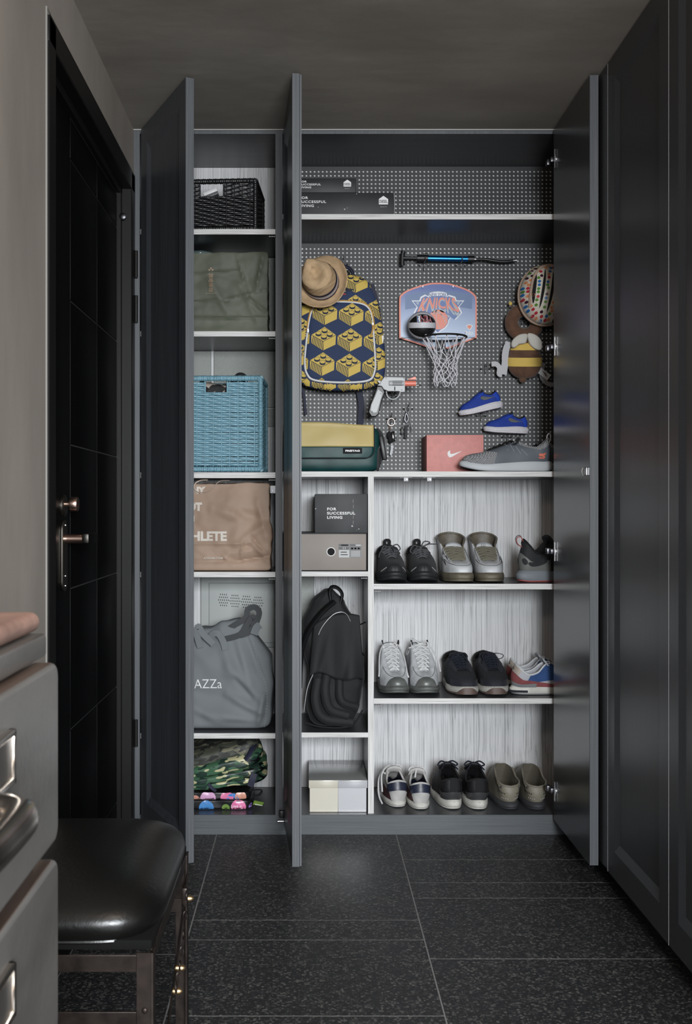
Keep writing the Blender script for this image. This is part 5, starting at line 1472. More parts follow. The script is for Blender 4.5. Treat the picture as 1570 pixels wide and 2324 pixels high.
def print_bricks(cells, surf, inside, parent, off):
    for layer, m_, nm in ((0, m_bp_yel, 'brick_print'), (1, m_bp_line, 'brick_ink'), (2, m_bp_yel, 'stud_print')):
        mb = MB()
        for cx, cz in cells:
            for poly, ly in brick(cx, cz):
                if ly != layer: continue
                d_ = decal([(poly, 0)], lambda x, z: (x, surf(x, z) - off - .0007 * layer, z), .010)
                keep = [fc for fc in d_.f if inside(sum(d_.v[i].x for i in fc) / len(fc), sum(d_.v[i].z for i in fc) / len(fc))]
                if keep: mb.add(d_.v, keep)
        if mb.f:
            o = obj(nm, mb, m_, parent, smooth=60); o['kind'] = 'stuff'
cells = []
for r_ in range(-3, 4):
    for c_ in range(-3, 4):
        px = 797 + c_ * 59.6 - (r_) * 3.2; py = 715 + r_ * 57.8 + c_ * 3
        cells.append((bx(px), bz(py)))
print_bricks(cells, pkt.y, lambda x, z: pkt.frac(x, z) < .985, pk, .0012)
print_bricks([(x + .012, z + .03) for x, z in cells], body.y, lambda x, z: body.frac(x, z) < .992 and pkt.frac(x, z) > 1.05, t, .0012)
obj('haul_loop', MB().tube(curve_pts([(bx(764), .01, bz(620)), (bx(766), .005, bz(602)), (bx(778), 0, bz(593)), (bx(796), 0, bz(600)), (bx(803), .005, bz(612)), (bx(804), .012, bz(626))], 7), .5, 10, flat=(.012, .018)), m_bp_dark, t)
obj('main_zip', MB().tube(curve_pts([(bx(722), -.052, bz(668)), (bx(760), -.060, bz(658)), (bx(800), -.060, bz(657)), (bx(826), -.054, bz(664))], 8), .5, 8, flat=(.004, .010)), m_bp_dark, t)
obj('zip_garage', MB().rbox(-.014, .014, -.004, .004, -.008, .008, .003, 2, T=Matrix.Translation((bx(778), -.064, bz(659)))), m_black_plastic, t)
obj('white_tag', MB().box(-.005, .005, -.0015, .0015, -.0055, .0055, T=Matrix.Translation((bx(776), -.069, bz(657)))), m_piping, t, smooth=0)
obj('red_tab', MB().box(-.007, .007, -.001, .001, -.0025, .0025, T=Matrix.Translation((bx(780), -.066, bz(667)))), M('red_tab', srgb(170, 60, 60), .7), t, smooth=0)
obj('side_strap', strap_xz([(bx(845), -.050, bz(642)), (bx(858), -.048, bz(690)), (bx(864), -.046, bz(740)), (bx(868), -.044, bz(772))], .013, .003), m_bp_dark, t)
obj('strap_tag', MB().box(-.006, .006, -.002, .002, -.013, .013, T=Matrix.Translation((bx(867), -.050, bz(768))) @ Matrix.Rotation(R(5), 4, 'Y')), m_piping, t, smooth=0)
obj('lower_strap', strap_xz([(bx(818), .03, bz(878)), (bx(823), .035, bz(910)), (bx(822), .04, bz(945)), (bx(821), .045, bz(978))], .023, .002), m_bp_dark, t)
obj('lower_strap', strap_xz([(bx(684), .03, bz(866)), (bx(690), .03, bz(892)), (bx(692), .03, bz(915)), (bx(694), .03, bz(936))], .010, .002), m_bp_dark, t)
zp = [(bx(846), -.066, bz(735)), (bx(845), -.069, bz(750)), (bx(840), -.069, bz(766))]
obj('zip_pull', MB().tube(curve_pts(zp, 4), .003, 7), m_tan, pk); obj('zip_slider', MB().rbox(-.004, .004, -.003, .003, -.006, .006, .001, 1, T=Matrix.Translation(zp[0])), m_key_, pk)
obj('zip_slider', MB().rbox(-.004, .004, -.003, .003, -.008, .008, .001, 1, T=Matrix.Translation((bx(699), -.066, bz(750)))), m_key_, pk)

# ---- straw hat -------------------------------------------------------------------------------
m_straw = M('natural_straw', srgb(196, 166, 130), .8, var=.12, vscale=(40, 40, 120))
def straw_mat():
    m = MATS['natural_straw']; nt = m.node_tree; b = nt.nodes['Principled BSDF']
    tc = nt.nodes.new('ShaderNodeTexCoord'); wv = nt.nodes.new('ShaderNodeTexWave'); wv.wave_type = 'RINGS'; wv.rings_direction = 'Z'
    wv.inputs['Scale'].default_value = 95; wv.inputs['Distortion'].default_value = .6
    nt.links.new(tc.outputs['Object'], wv.inputs['Vector'])
    bp = nt.nodes.new('ShaderNodeBump'); bp.inputs['Strength'].default_value = .5; bp.inputs['Distance'].default_value = .0015
    nt.links.new(wv.outputs['Fac'], bp.inputs['Height']); nt.links.new(bp.outputs[0], b.inputs['Normal'])
straw_mat()
m_hatnavy = M('navy_hat_ribbon', (.016, .016, .035), .7); m_hatgrey = M('grey_hat_ribbon', srgb(170, 160, 160), .7)
axis = Vector((-.26, -.92, .22)).normalized()
xa = Vector((.80, -.12, .50)); xa = (xa - axis * xa.dot(axis)).normalized(); ya = axis.cross(xa)
ht = thing('straw_hat', 'natural straw trilby with navy striped band, hung over the backpack', 'hat', at(728, 640, 3.672))
ht.matrix_world = Matrix.Translation(at(728, 640, 3.672)) @ Matrix((xa, ya, axis)).transposed().to_4x4()
def crown(u, v):
    a = 2 * pi * u; rx, ry = .064, .074
    if v < .62:
        k = v / .62; r = lerp(1., .86, k); z = .066 * k
    else:
        k = (v - .62) / .38; r = .86 * cos(k * pi / 2) ** .8 if k < 1 else 0; z = .066 + .020 * sin(k * pi / 2)
    x, y = rx * r * cos(a), ry * r * sin(a)
    top = smooth01((v - .35) / .5)
    # teardrop dent along y and two finger pinches at the front (+y)
    z -= .022 * top * math.exp(-(x / .020) ** 2) * smooth01((.055 - abs(y)) / .05)
    pin_ = math.exp(-((y - .045) / .024) ** 2) * smooth01((v - .2) / .5) * (1 - smooth01((v - .85) / .15))
    x -= math.copysign(.014, x) * pin_ * (1 if abs(x) > .006 else abs(x) / .006)
    z += .010 * top * smooth01((y - .02) / .04)
    return Vector((x, y, z))
obj('crown', MB().grid(crown, 56, 26, cu=True), m_straw, ht, smooth=70)
def brim(u, v):
    a = 2 * pi * u; rx, ry = lerp(.063, .098, v), lerp(.073, .106, v)
    z = .012 * v * v * (abs(cos(a)) ** 1.5) * 1.6 - .020 * v * v * smooth01(sin(a)) + .012 * v * v * smooth01(-sin(a))
    return Vector((rx * cos(a), ry * sin(a), z))
obj('brim', MB().grid(brim, 64, 10, cu=True), m_straw, ht, smooth=70, solid=.002, off=0)
obj('brim_edge', MB().tube([brim(i / 64, 1) for i in range(64)], .0016, 6, closed=True), m_straw, ht)
for (v0, v1, m_) in ((.04, .30, m_hatnavy), (.11, .22, m_hatgrey)):
    k = 1.02 if m_ is m_hatnavy else 1.035
    def rb(u, v):
        p = crown(u, lerp(v0, v1, v)); return Vector((p.x * k, p.y * k, p.z))
    obj('hat_ribbon', MB().grid(rb, 56, 4, cu=True), m_, ht, smooth=70)

# ---- hand pump --------------------------------------------------------------------------------
YP = 3.800
m_pblue = M('anodised_blue', srgb(40, 120, 190), .22, metal=.9)
pp = thing('hand_pump', 'blue and black hand pump with short hose, high on the pegboard', 'pump', at(1015, 588, YP))
q_ = lambda px, py: Vector((ax(px, YP) - pp.location.x, 0, az(py, YP) - pp.location.z))
def cyl(nm, a, b, r, m_, n=18): return obj(nm, MB().tube([a, b], r, n), m_, pp)
tl = R(1)
lvl = lambda px: 586 + (px - 945) * .018
obj('handle', MB().tube(curve_pts([q_(913.5, 603) , q_(912.5, 596), q_(913, 586), q_(913.5, 577), q_(915.5, 570)], 5), .5, 10, flat=(.017, .012)), m_black_plastic, pp)
cyl('handle_stem', q_(914, lvl(914)), q_(948, lvl(948)), .0055, m_black_plastic)
cyl('upper_collar', q_(946, lvl(946)), q_(971, lvl(971)), .0125, m_black_plastic)
for i in range(8): 
    p = q_(950 + i * 2.4, lvl(952)); obj('collar_ridge', MB().lathe([(.0132, -.0006), (.0132, .0006)], 18, 'X', T=Matrix.Translation(p)), m_black_plastic, pp)
cyl('barrel', q_(958, lvl(958)), q_(1064, lvl(1064)), .0105, m_pblue, 28)
cyl('lower_collar', q_(1061, lvl(1061)), q_(1076, lvl(1076)), .0122, m_black_plastic)
cyl('clip', q_(960, 577.5), q_(972, 577.5), .004, m_black_plastic)
cyl('hose_fitting', q_(1073, lvl(1073)), q_(1081, lvl(1081)), .0046, m_chrome)
obj('hose', MB().tube(curve_pts([q_(1080, lvl(1080)), q_(1100, 588.5), q_(1125, 592.5), q_(1145, 594), q_(1164, 592)], 8), .0055, 10), m_black_plastic, pp)
cyl('nozzle', q_(1163, 592), q_(1171, 591), .004, m_chrome); cyl('nozzle_flange', q_(1169.5, 591), q_(1171.5, 591), .007, m_chrome)
hook(961.5, 603, 'chrome peg hook under the collar end of the hand pump', .05)
hook(1044.5, 603, 'chrome peg hook under the hose end of the hand pump', .05)

# ---- mini backboard ---------------------------------------------------------------------------
YK = 3.812
def bbp(cx, cy): return Vector((ax(900 + cx / 8.263, YK), 0, az(630 + cy / 8.263, YK)))
kb = thing('mini_basketball_hoop', 'mini basketball backboard with blue and orange team print and white net', 'hoop', (bbp(775, 0).x, YK, bbp(0, 700).z))
kx, kz = kb.location.x, kb.location.z
K = lambda cx, cy: (bbp(cx, cy).x - kx, bbp(cx, cy).z - kz)
bo = [(790, 95), (960, 103), (1120, 145), (1290, 205), (1400, 262), (1470, 325), (1500, 400), (1503, 760), (1500, 1118), (1480, 1140), (1240, 1230), (1000, 1325), (900, 1337), (680, 1335), (600, 1318), (330, 1225), (70, 1142), (48, 1120), (45, 760), (47, 400), (75, 325), (150, 262), (270, 205), (450, 145), (620, 103)]
def ringpoly(pts, n=4): return [(p.x, p.z) for p in curve_pts([(a, 0, b) for a, b in pts], n, True)]
outer = ringpoly([K(*p) for p in bo])
cxk, czk = K(775, 715)
inner = [(cxk + (x - cxk) * .960, czk + (z - czk) * .952) for x, z in outer]
m_korange = M('orange_board_print', srgb(226, 130, 108), .4)
m_kwhite = M('white_board_print', srgb(226, 228, 232), .4); m_kblue = M('logo_blue', srgb(86, 112, 168), .4); m_ksilver = M('logo_silver', srgb(164, 176, 184), .4)
m_kink = M('logo_navy', srgb(58, 80, 140), .4); m_kghost = M('ghost_blue', srgb(92, 116, 158), .4)
def grad_mat(name, lo, hi, z0, z1, rough):
    m = M(name, lo, rough); nt = m.node_tree; b = nt.nodes['Principled BSDF']
    tc = nt.nodes.new('ShaderNodeTexCoord'); sp = nt.nodes.new('ShaderNodeSeparateXYZ'); nt.links.new(tc.outputs['Object'], sp.inputs[0])
    mr = nt.nodes.new('ShaderNodeMapRange'); mr.inputs[1].default_value = z0; mr.inputs[2].default_value = z1
    nt.links.new(sp.outputs[2], mr.inputs[0]); r = nt.nodes.new('ShaderNodeValToRGB')
    r.color_ramp.elements[0].color = (*lo, 1); r.color_ramp.elements[1].color = (*hi, 1)
    nt.links.new(mr.outputs[0], r.inputs[0]); nt.links.new(r.outputs[0], b.inputs['Base Color']); return m
m_kface = grad_mat('printed_blue_fade', srgb(178, 196, 222), srgb(72, 94, 158), K(0, 1050)[1], K(0, 200)[1], .35)
bd = obj('backboard', MB().prism(outer, 0, .004), m_korange, kb, smooth=0, bevel=.0008)
def flat(nm, pts, m_, layer, parent=bd): return obj(nm, decal([(pts, 0)], lambda x, z: (x, -.0004 - .0004 * layer, z), .5), m_, parent, smooth=0)
flat('printed_field', inner, m_kface, 0)
flat('ghost_letters', [K(*p) for p in ((160, 330), (450, 270), (775, 250), (1100, 270), (1410, 330), (1410, 590), (1230, 560), (1100, 540), (450, 540), (320, 575), (160, 600))], m_kghost, 1)
WO = [(530, 318), (595, 352), (612, 290), (690, 268), (780, 262), (870, 270), (938, 292), (948, 352), (975, 322), (1098, 360), (1122, 430), (1268, 430), (1172, 550), (1227, 662), (1102, 797), (1022, 745), (985, 800), (962, 890), (905, 960), (822, 1008), (768, 1062), (715, 1008), (632, 960), (585, 890), (560, 800), (520, 745), (440, 797), (318, 662), (373, 550), (277, 430), (424, 430), (448, 360)]
cxl, cyl_ = 772, 600
flat('logo_outline', [K(*p) for p in WO], m_kwhite, 2)
flat('logo_field', [K(cxl + (a - cxl) * .94 , cyl_ + (b - cyl_) * .925 + 6) for a, b in WO], m_kblue, 3)
for pts in (((355, 462), (420, 462), (400, 522)), ((1190, 462), (1125, 462), (1145, 522)), ((930, 690), (1003, 722), (975, 760))): flat('logo_silver', [K(*p) for p in pts], m_ksilver, 4)
flat('logo_ball', [K(775 + 183 * cos(q), 790 + 185 * sin(q)) for q in [2 * pi * i / 32 for i in range(32)]], m_korange, 4)
def pline(pts, w_, m_, layer, nm='logo_line'):
    P = [Vector((a, b)) for a, b in pts]; L1, L2 = [], []
    for i, p in enumerate(P):
        d_ = (P[min(i + 1, len(P) - 1)] - P[max(i - 1, 0)]).normalized(); n_ = Vector((-d_.y, d_.x)) * w_
        L1.append(K(*(p + n_))); L2.append(K(*(p - n_)))
    flat(nm, L1 + L2[::-1], m_, layer)
pline([(680, 640), (745, 700), (740, 820), (810, 970)], 5, m_ksilver, 5); pline([(640, 690), (780, 660), (900, 740), (955, 800)], 5, m_ksilver, 5); pline([(700, 620), (800, 650), (880, 760), (930, 880)], 5, m_ksilver, 5)
def arch(u, v, y0=372, y1=578, top=(500, 1088), bot=(375, 1192)):
    yb = y1 + 92 * (2 * abs(u - .5)) ** 1.6; y = lerp(yb, y0 + 8 * (2 * abs(u - .5)), v)
    return K(lerp(lerp(bot[0], bot[1], u), lerp(top[0], top[1], u), v), y)
def arch_text(nm, body, m_, layer, fn, bold):
    vs, fs = text_mesh(body, 1., bold=bold, res=3)
    x0 = min(v[0] for v in vs); x1 = max(v[0] for v in vs); z0 = min(v[2] for v in vs); z1 = max(v[2] for v in vs)
    mb = MB(); mb.add([(*(lambda q: (q[0], -.0004 - .0004 * layer, q[1]))(fn((v[0] - x0) / (x1 - x0), (v[2] - z0) / (z1 - z0))),) for v in vs], fs)
    obj(nm, mb, m_, bd, smooth=0)
arch_text('logo_shadow_lettering', 'KNICKS', m_ksilver, 4, lambda u, v: arch(u, v, 380, 650, (506, 1082), (372, 1200)), .02)
arch_text('team_lettering', 'KNICKS', m_korange, 6, arch, .02)
flat('banner', [K(*p) for p in ((618, 300), (690, 280), (780, 273), (870, 280), (932, 300), (940, 366), (860, 352), (775, 346), (690, 352), (604, 366))], m_kwhite, 5)
arch_text('city_lettering', 'NEW YORK', m_kink, 7, lambda u, v: K(lerp(612, 936, u), lerp(356, 288, v) + 10 * (2 * u - 1) ** 2), .01)
arch_text('league_lettering', 'NBA', m_kwhite, 2, lambda u, v: K(lerp(1312, 1440, u), lerp(1080, 1008, v)), .02)
arch_text('league_lettering', 'NBA', M('pale_board_print', srgb(198, 210, 232), .4), 2, lambda u, v: K(lerp(118, 250, u), lerp(1075, 1020, v)), .02)
flat('league_mark', [K(*p) for p in ((1268, 1008), (1306, 1008), (1306, 1075), (1268, 1075))], m_kwhite, 2)
flat('league_figure', [K(*p) for p in ((1276, 1012), (1298, 1030), (1284, 1048), (1296, 1070), (1272, 1070))], m_kblue, 3)
flat('small_crest', [K(*p) for p in ((1300, 895), (1360, 878), (1425, 895), (1410, 940), (1365, 990), (1318, 940))], m_kwhite, 2)
flat('small_crest_fill', [K(*p) for p in ((1315, 905), (1360, 892), (1410, 905), (1395, 935), (1363, 972), (1330, 935))], m_korange, 3)
for cx in (488, 1055):
    p = K(cx, 190); obj('hang_hole', MB().lathe([(.0022, -.0012), (.0022, .0)], 12, 'Y', T=Matrix.Translation((p[0], 0, p[1]))), m_blk_lin, bd)
    p2 = K(cx, 150); obj('hang_wire', MB().tube([(p[0], -.0025, p[1]), (p2[0], -.003, p2[1]), (p2[0], .006, p2[1] + .006)], .0011, 6), m_chrome, kb)
# ring, bracket, net
RC = Vector((ax(1008, 3.728), 3.728, az(766, 3.728))) - Vector((kx, YK, kz)); RR = .0795
obj('ring', MB().tube([RC + Vector((RR * cos(q), RR * sin(q), 0)) for q in [2 * pi * i / 40 for i in range(40)]], .0036, 8, closed=True), m_black_plastic, kb)
br = obj('bracket', MB().rbox(RC.x - .022, RC.x + .014, -.014, -.002, RC.z - .030, RC.z + .002, .002), m_black_plastic, kb)
obj('bracket_foot', MB().rbox(RC.x - .026, RC.x + .020, -.009, -.002, RC.z - .044, RC.z - .026, .002), M('smoky_plastic', (.06, .065, .075), .3), br)
for sg in (-1, 1): obj('bracket_screw', MB().lathe([(.003, -.011), (.003, -.009)], 10, 'Y', T=Matrix.Translation((RC.x - .003 + sg * .010, 0, RC.z - .035))), m_blk_lin, br)
m_net = M('white_net_cord', srgb(224, 222, 228), .8)
net = MB(); rr = random.Random(11); NS = 12; rows_ = [(0, .0795), (-.062, .050), (-.082, .043), (-.100, .041), (-.118, .040), (-.134, .040), (-.150, .038), (-.163, .037)]
nodes = []
for k, (dz, rad) in enumerate(rows_):
    row = []
    for i in range(NS):
        a = 2 * pi * (i + .5 * (k % 2)) / NS
        j = 0 if k == 0 else 1
        row.append(RC + Vector((rad * cos(a) + j * rr.uniform(-.006, .006) + (.004 if k else 0), rad * .8 * sin(a) + j * rr.uniform(-.005, .005), dz + j * rr.uniform(-.005, .005))))
    nodes.append(row)
for k in range(len(rows_) - 1):
    for i in range(NS):
        a = nodes[k][i]
        for d_ in ((0, -1) if k % 2 == 0 else (0, 1)):
            b = nodes[k + 1][(i + d_) % NS]
            m_ = (a + b) / 2 + Vector((rr.uniform(-.003, .003), rr.uniform(-.003, .003), rr.uniform(-.003, 0)))
            net.tube(curve_pts([a, m_, b], 3), .00155, 6)
for i in range(NS):        # loops over the ring, end loops at the bottom
    a = nodes[0][i]
    net.tube(curve_pts([a + Vector((0, 0, -.004)), a * 1 + Vector((cos(2 * pi * i / NS) * .005, sin(2 * pi * i / NS) * .005, .001)), a + Vector((0, 0, .0055)), a - Vector((cos(2 * pi * i / NS) * .005, sin(2 * pi * i / NS) * .005, -.001)), a + Vector((0, 0, -.004))], 3), .0015, 6)
    if i % 2 == 0: 
        a, b = nodes[-1][i], nodes[-1][(i + 1) % NS]
        net.tube(curve_pts([a, a.lerp(b, .3) + Vector((0, 0, -.011)), a.lerp(b, .7) + Vector((0, 0, -.011)), b], 3), .0015, 6)
n_ = obj('net', net, m_net, kb); n_['kind'] = 'stuff'
# ---- small ball resting on the ring
bc = at(957, 739, 3.735); br_ = .0505
bl = thing('mini_basketball', 'small black and white basketball resting on the hoop ring', 'ball', bc)
m_bblack = M('black_rubber_ball', (.008, .008, .009), .38, bump=.3, bscale=(420, 420, 420)); m_bwhite = M('white_rubber_ball', srgb(200, 200, 206), .45, bump=.2, bscale=(420, 420, 420))
obj('ball_skin', MB().ellipsoid((0, 0, 0), br_, br_, br_, 40, 24), m_bblack, bl, smooth=180)
for tilt, hw_ in ((-8, 11), (52, 10), (-72, 9)):
    Tm = Matrix.Rotation(R(tilt), 4, 'X')
    def sb(u, v):
        a = 2 * pi * u; e = R(hw_) * (2 * v - 1); r = br_ * 1.006
        # tilt > 0 lifts the side facing the viewer (-y)
        return Tm.inverted() @ Vector((r * cos(e) * cos(a), r * cos(e) * sin(a), r * sin(e)))
    obj('white_band', MB().grid(sb, 48, 4, cu=True), m_bwhite, bl, smooth=180)
def onball(x, z, r=1.012):
    y = -math.sqrt(max(0, (br_ * r) ** 2 - x * x - z * z)); return (x, y, z)
def ball_text(body, x0, x1, z0, z1, m_, r, bold=.03):
    vs, fs = text_mesh(body, 1., bold=bold); a0 = min(v[0] for v in vs); a1 = max(v[0] for v in vs); b0 = min(v[2] for v in vs); b1 = max(v[2] for v in vs)
    mb = MB(); mb.add([onball(lerp(x0, x1, (v[0] - a0) / (a1 - a0)), lerp(z0, z1, (v[2] - b0) / (b1 - b0)), r) for v in vs], fs); obj('league_lettering', mb, m_, bl, smooth=0)
kk = br_ / 265
ball_text('NBA', (418 - 470) * kk, (648 - 470) * kk, (900 - 892) * kk, (900 - 745) * kk, m_kwhite, 1.010, .03)
ball_text('NBA', (424 - 470) * kk, (642 - 470) * kk, (900 - 885) * kk, (900 - 752) * kk, M('league_red', srgb(176, 52, 62), .5), 1.020, .0)
obj('league_mark', decal([([((a - 470) * kk, (900 - b) * kk) for a, b in ((356, 750), (415, 750), (415, 876), (356, 876))], 0)], lambda x, z: onball(x, z, 1.012), .01), m_kwhite, bl)
obj('league_figure', decal([([((a - 470) * kk, (900 - b) * kk) for a, b in ((360, 755), (385, 770), (372, 815), (388, 872), (360, 872))], 0)], lambda x, z: onball(x, z, 1.018), .01), m_kink, bl)

# ---- toy revolver -------------------------------------------------------------------------------
YG = 3.702; G0 = at(892, 898, YG)
gt = thing('toy_revolver', 'silver toy revolver with orange muzzle hung by its trigger guard', 'toy gun', G0)
Gp = lambda cx, cy: (ax(670 + cx / 5.414, YG) - G0.x, az(840 + cy / 5.414, YG) - G0.z)
m_gsil = M('silver_plastic', srgb(176, 178, 180), .42, metal=0); m_gor = M('orange_muzzle', srgb(236, 132, 112), .4)
def gpoly(nm, pts, y0, y1, m_, bev=.0015, parent=gt): return obj(nm, MB().prism([Gp(*p) for p in pts], y0, y1), m_, parent, smooth=30, bevel=bev)
gpoly('frame', [(1060, 128), (1095, 85), (1345, 92), (1345, 272), (1290, 275), (1270, 262), (1140, 262), (1085, 240), (1060, 200), (1005, 190), (1040, 160)], -.009, .009, m_gsil)
gpoly('grip', [(1060, 200), (1085, 240), (1100, 275), (1060, 380), (1025, 540), (985, 578), (930, 575), (895, 520), (915, 430), (960, 320), (990, 240), (1000, 200)], -.011, .011, m_black_plastic, .003)
gpoly('grip_inlay', [(1012, 238), (1072, 285), (1045, 375), (1000, 525), (960, 532), (920, 500), (930, 430), (975, 330)], -.0135, -.010, m_gsil, .001)
gpoly('hammer', [(1005, 130), (1040, 128), (1062, 150), (1030, 165)], -.003, .003, m_gsil, .0008)
c0, c1 = Gp(1145, 165), Gp(1335, 165)
cyd = obj('cylinder', MB().lathe([(.0095, c0[0]), (.0112, c0[0] + .002), (.0112, c1[0] - .002), (.0095, c1[0])], 24, 'X', T=Matrix.Translation((0, -.003, c0[1]))), m_gsil, gt)
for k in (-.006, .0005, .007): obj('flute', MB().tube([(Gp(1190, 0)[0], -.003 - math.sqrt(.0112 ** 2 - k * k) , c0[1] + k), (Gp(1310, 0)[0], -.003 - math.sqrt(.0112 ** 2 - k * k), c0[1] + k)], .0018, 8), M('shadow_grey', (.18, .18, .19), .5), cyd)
obj('barrel', MB().lathe([(.0098, Gp(1342, 0)[0]), (.0098, Gp(1480, 0)[0])], 22, 'X', T=Matrix.Translation((0, -.001, Gp(0, 165)[1]))), m_gor, gt)
gpoly('front_sight', [(1385, 112), (1462, 82), (1482, 86), (1482, 118), (1385, 118)], -.003, .003, m_gor, .0006)
obj('muzzle_tip', MB().lathe([(.0035, Gp(1478, 0)[0]), (.0028, Gp(1515, 0)[0]), (.004, Gp(1520, 0)[0]), (.0015, Gp(1552, 0)[0])], 12, 'X', T=Matrix.Translation((0, -.001, Gp(0, 188)[1]))), m_chrome, gt)
tgp = [(1115, 262), (1130, 320), (1165, 352), (1210, 360), (1255, 335), (1282, 295), (1285, 268)]
obj('trigger_guard', MB().tube(curve_pts([(*(lambda q: (q[0], 0, q[1]))(Gp(*p)),) for p in tgp], 5), .5, 10, flat=(.006, .012)), m_gsil, gt)
obj('trigger', MB().tube(curve_pts([(*(lambda q: (q[0], 0, q[1]))(Gp(*p)),) for p in ((1185, 262), (1178, 300), (1195, 325))], 5), .0022, 8), m_black_plastic, gt)
for p in ((1112, 100), (1040, 172), (1100, 235), (1118, 285), (1305, 248), (1328, 100), (1048, 295), (943, 515)):
    q = Gp(*p); obj('screw', MB().lathe([(.0022, -.0142 if p in ((1048, 295), (943, 515)) else -.0098), (.0022, -.008)], 10, 'Y', T=Matrix.Translation((q[0], 0, q[1]))), M('shadow_grey', (.18, .18, .19), .5), gt)
q = Gp(1105, 232); obj('pivot_screw', MB().lathe([(.0036, -.0104), (.0042, -.008)], 14, 'Y', T=Matrix.Translation((q[0], 0, q[1]))), m_gsil, gt)
hook(888.5, 900, 'chrome peg hook inside the toy revolver trigger guard', .14)

m_key = M('dull_key_steel', (.16, .16, .165), .5, metal=1.)
# ---- keys ------------------------------------------------------------------------------------------
def key_set(label, px, py):
    p = at(px, py, PB - .022); return thing('key_ring', label, 'keys', p), p
t1, p = key_set('bunch with black leather fobs and one toothed key, nearer the messenger bag', 887, 958)
kq = lambda cx, cy, y=0: Vector((ax(670 + cx / 5.414, p.y + y) - p.x, y, az(840 + cy / 5.414, p.y + y) - p.z))
m_rose = M('rose_steel', (.40, .31, .28), .4, metal=1.)
obj('split_ring', MB().tube([(kq(1178, 638).x + .0125 * cos(a), 0, kq(1178, 638).z + .0135 * sin(a)) for a in [2 * pi * i / 24 for i in range(24)]], .0013, 6, closed=True), m_rose, t1)
for i in range(4): obj('chain_link', MB().tube([Vector((kq(1162 + i * 3, 690 + i * 14).x + .0025 * cos(a), .001 * i, kq(0, 690 + i * 14).z + .004 * sin(a))) for a in [2 * pi * k / 10 for k in range(10)]], .0009, 5, closed=True), m_rose, t1)
for (cx, cy, rx, rz, y) in ((1150, 800, .0075, .015, .0), (1170, 850, .008, .016, -.006)):
    obj('fob', MB().ellipsoid(kq(cx, cy, y), rx, .004, rz, 16, 10), m_blk_lin, t1)
obj('fob', MB().rbox(-.006, .006, -.003, .003, -.019, .019, .002, 2, T=Matrix.Translation(kq(1200, 815, -.002)) @ Matrix.Rotation(R(-4), 4, 'Y')), M('black_gloss', (.006, .006, .007), .15), t1)
obj('fob_clip', MB().tube([(kq(1236, 840).x + .004 * cos(a), 0, kq(0, 840).z + .007 * sin(a)) for a in [2 * pi * i / 16 for i in range(16)]], .0014, 6, closed=True), m_black_plastic, t1)
teeth = [(1172, 925), (1205, 925), (1205, 960), (1195, 970), (1205, 985), (1193, 1000), (1200, 1015), (1188, 1030), (1180, 1050), (1165, 1045), (1160, 1030), (1170, 980)]
obj('key_blade', MB().prism([(kq(a, b).x, kq(a, b).z) for a, b in teeth], -.001, .001), m_key, t1, smooth=0)
hook(887, 951, 'chrome peg hook through the lower key ring', .035)
t2, p = key_set('bunch with black strap fob and two thin keys, on the higher key hook', 925, 934)
obj('split_ring', MB().tube([(kq(1380, 480).x + .0085 * cos(a), 0, kq(1380, 480).z + .012 * sin(a)) for a in [2 * pi * i / 20 for i in range(20)]], .0013, 6, closed=True), m_key, t2)
obj('strap_fob', MB().rbox(-.0055, .0055, -.002, .002, -.024, .024, .0012, 2, T=Matrix.Translation(kq(1360, 760, -.003)) @ Matrix.Rotation(R(3), 4, 'Y')), m_web, t2)
obj('strap_loop', MB().tube(curve_pts([kq(1362, 640), kq(1345, 600), kq(1365, 530), kq(1385, 600), kq(1368, 645)], 5), .0018, 7), m_steel_dark, t2)
obj('remote_fob', MB().rbox(-.0042, .0042, -.003, .003, -.014, .014, .0015, 2, T=Matrix.Translation(kq(1312, 745))), m_black_plastic, t2)
obj('fob_cord', MB().tube(curve_pts([kq(1372, 500), kq(1340, 570), kq(1318, 670)], 5), .0011, 6), m_key, t2)
for (a, b, c, d_) in ((1385, 510, 1402, 700), (1392, 510, 1440, 762)):
    obj('thin_key', MB().tube([kq(a, b, -.004), kq((a + c) / 2, (b + d_) / 2, -.005), kq(c, d_, -.004)], .5, 6, flat=(.0035, .0015)), m_key, t2)
hook(925.5, 928, 'chrome peg hook through the higher key ring', .035)

# ---- bee shaped cushion ---------------------------------------------------------------------------
YC = 3.79; bp0 = at(1190, 855, YC)
m_plush = M('brown_plush', srgb(98, 70, 54), .95, var=.18, vscale=(40, 40, 40), bump=.5, bscale=(160, 160, 160), sheen=.25)
m_pyel = M('yellow_plush', srgb(222, 190, 100), .9, sheen=.15); m_pwhite = M('cream_plush', srgb(206, 202, 194), .9, bump=.2, bscale=(90, 90, 90), sheen=.15)
bee = thing('bee_cushion', 'brown and yellow plush bee cushion with ring head, hanging on the pegboard', 'cushion', bp0)
c4 = lambda cx, cy, y=0: Vector((ax(1080 + cx / 7.263, YC + y) - bp0.x, y, az(580 + cy / 7.263, YC + y) - bp0.z))
u4 = YC / FOC / 7.263
hc = c4(793, 1105); R0, r0 = 208 * u4, 112 * u4
obj('ring_head', MB().grid(lambda u, v: Vector((hc.x + (R0 + r0 * cos(2 * pi * v)) * cos(2 * pi * u), r0 * .85 * sin(2 * pi * v), hc.z + (R0 + r0 * cos(2 * pi * v)) * sin(2 * pi * u) * .985)) , 48, 20, cu=True), m_plush, bee, smooth=80)
an = obj('antenna', MB().tube([c4(640, 900), c4(585, 830)], [.006, .0045], 12), m_plush, bee); obj('antenna_tip', MB().ellipsoid(c4(567, 790), .0070, .0070, .0074, 16, 10), m_pyel, an)
bcz = c4(800, 1710); brx, brz, bry = 282 * u4, 320 * u4, .034
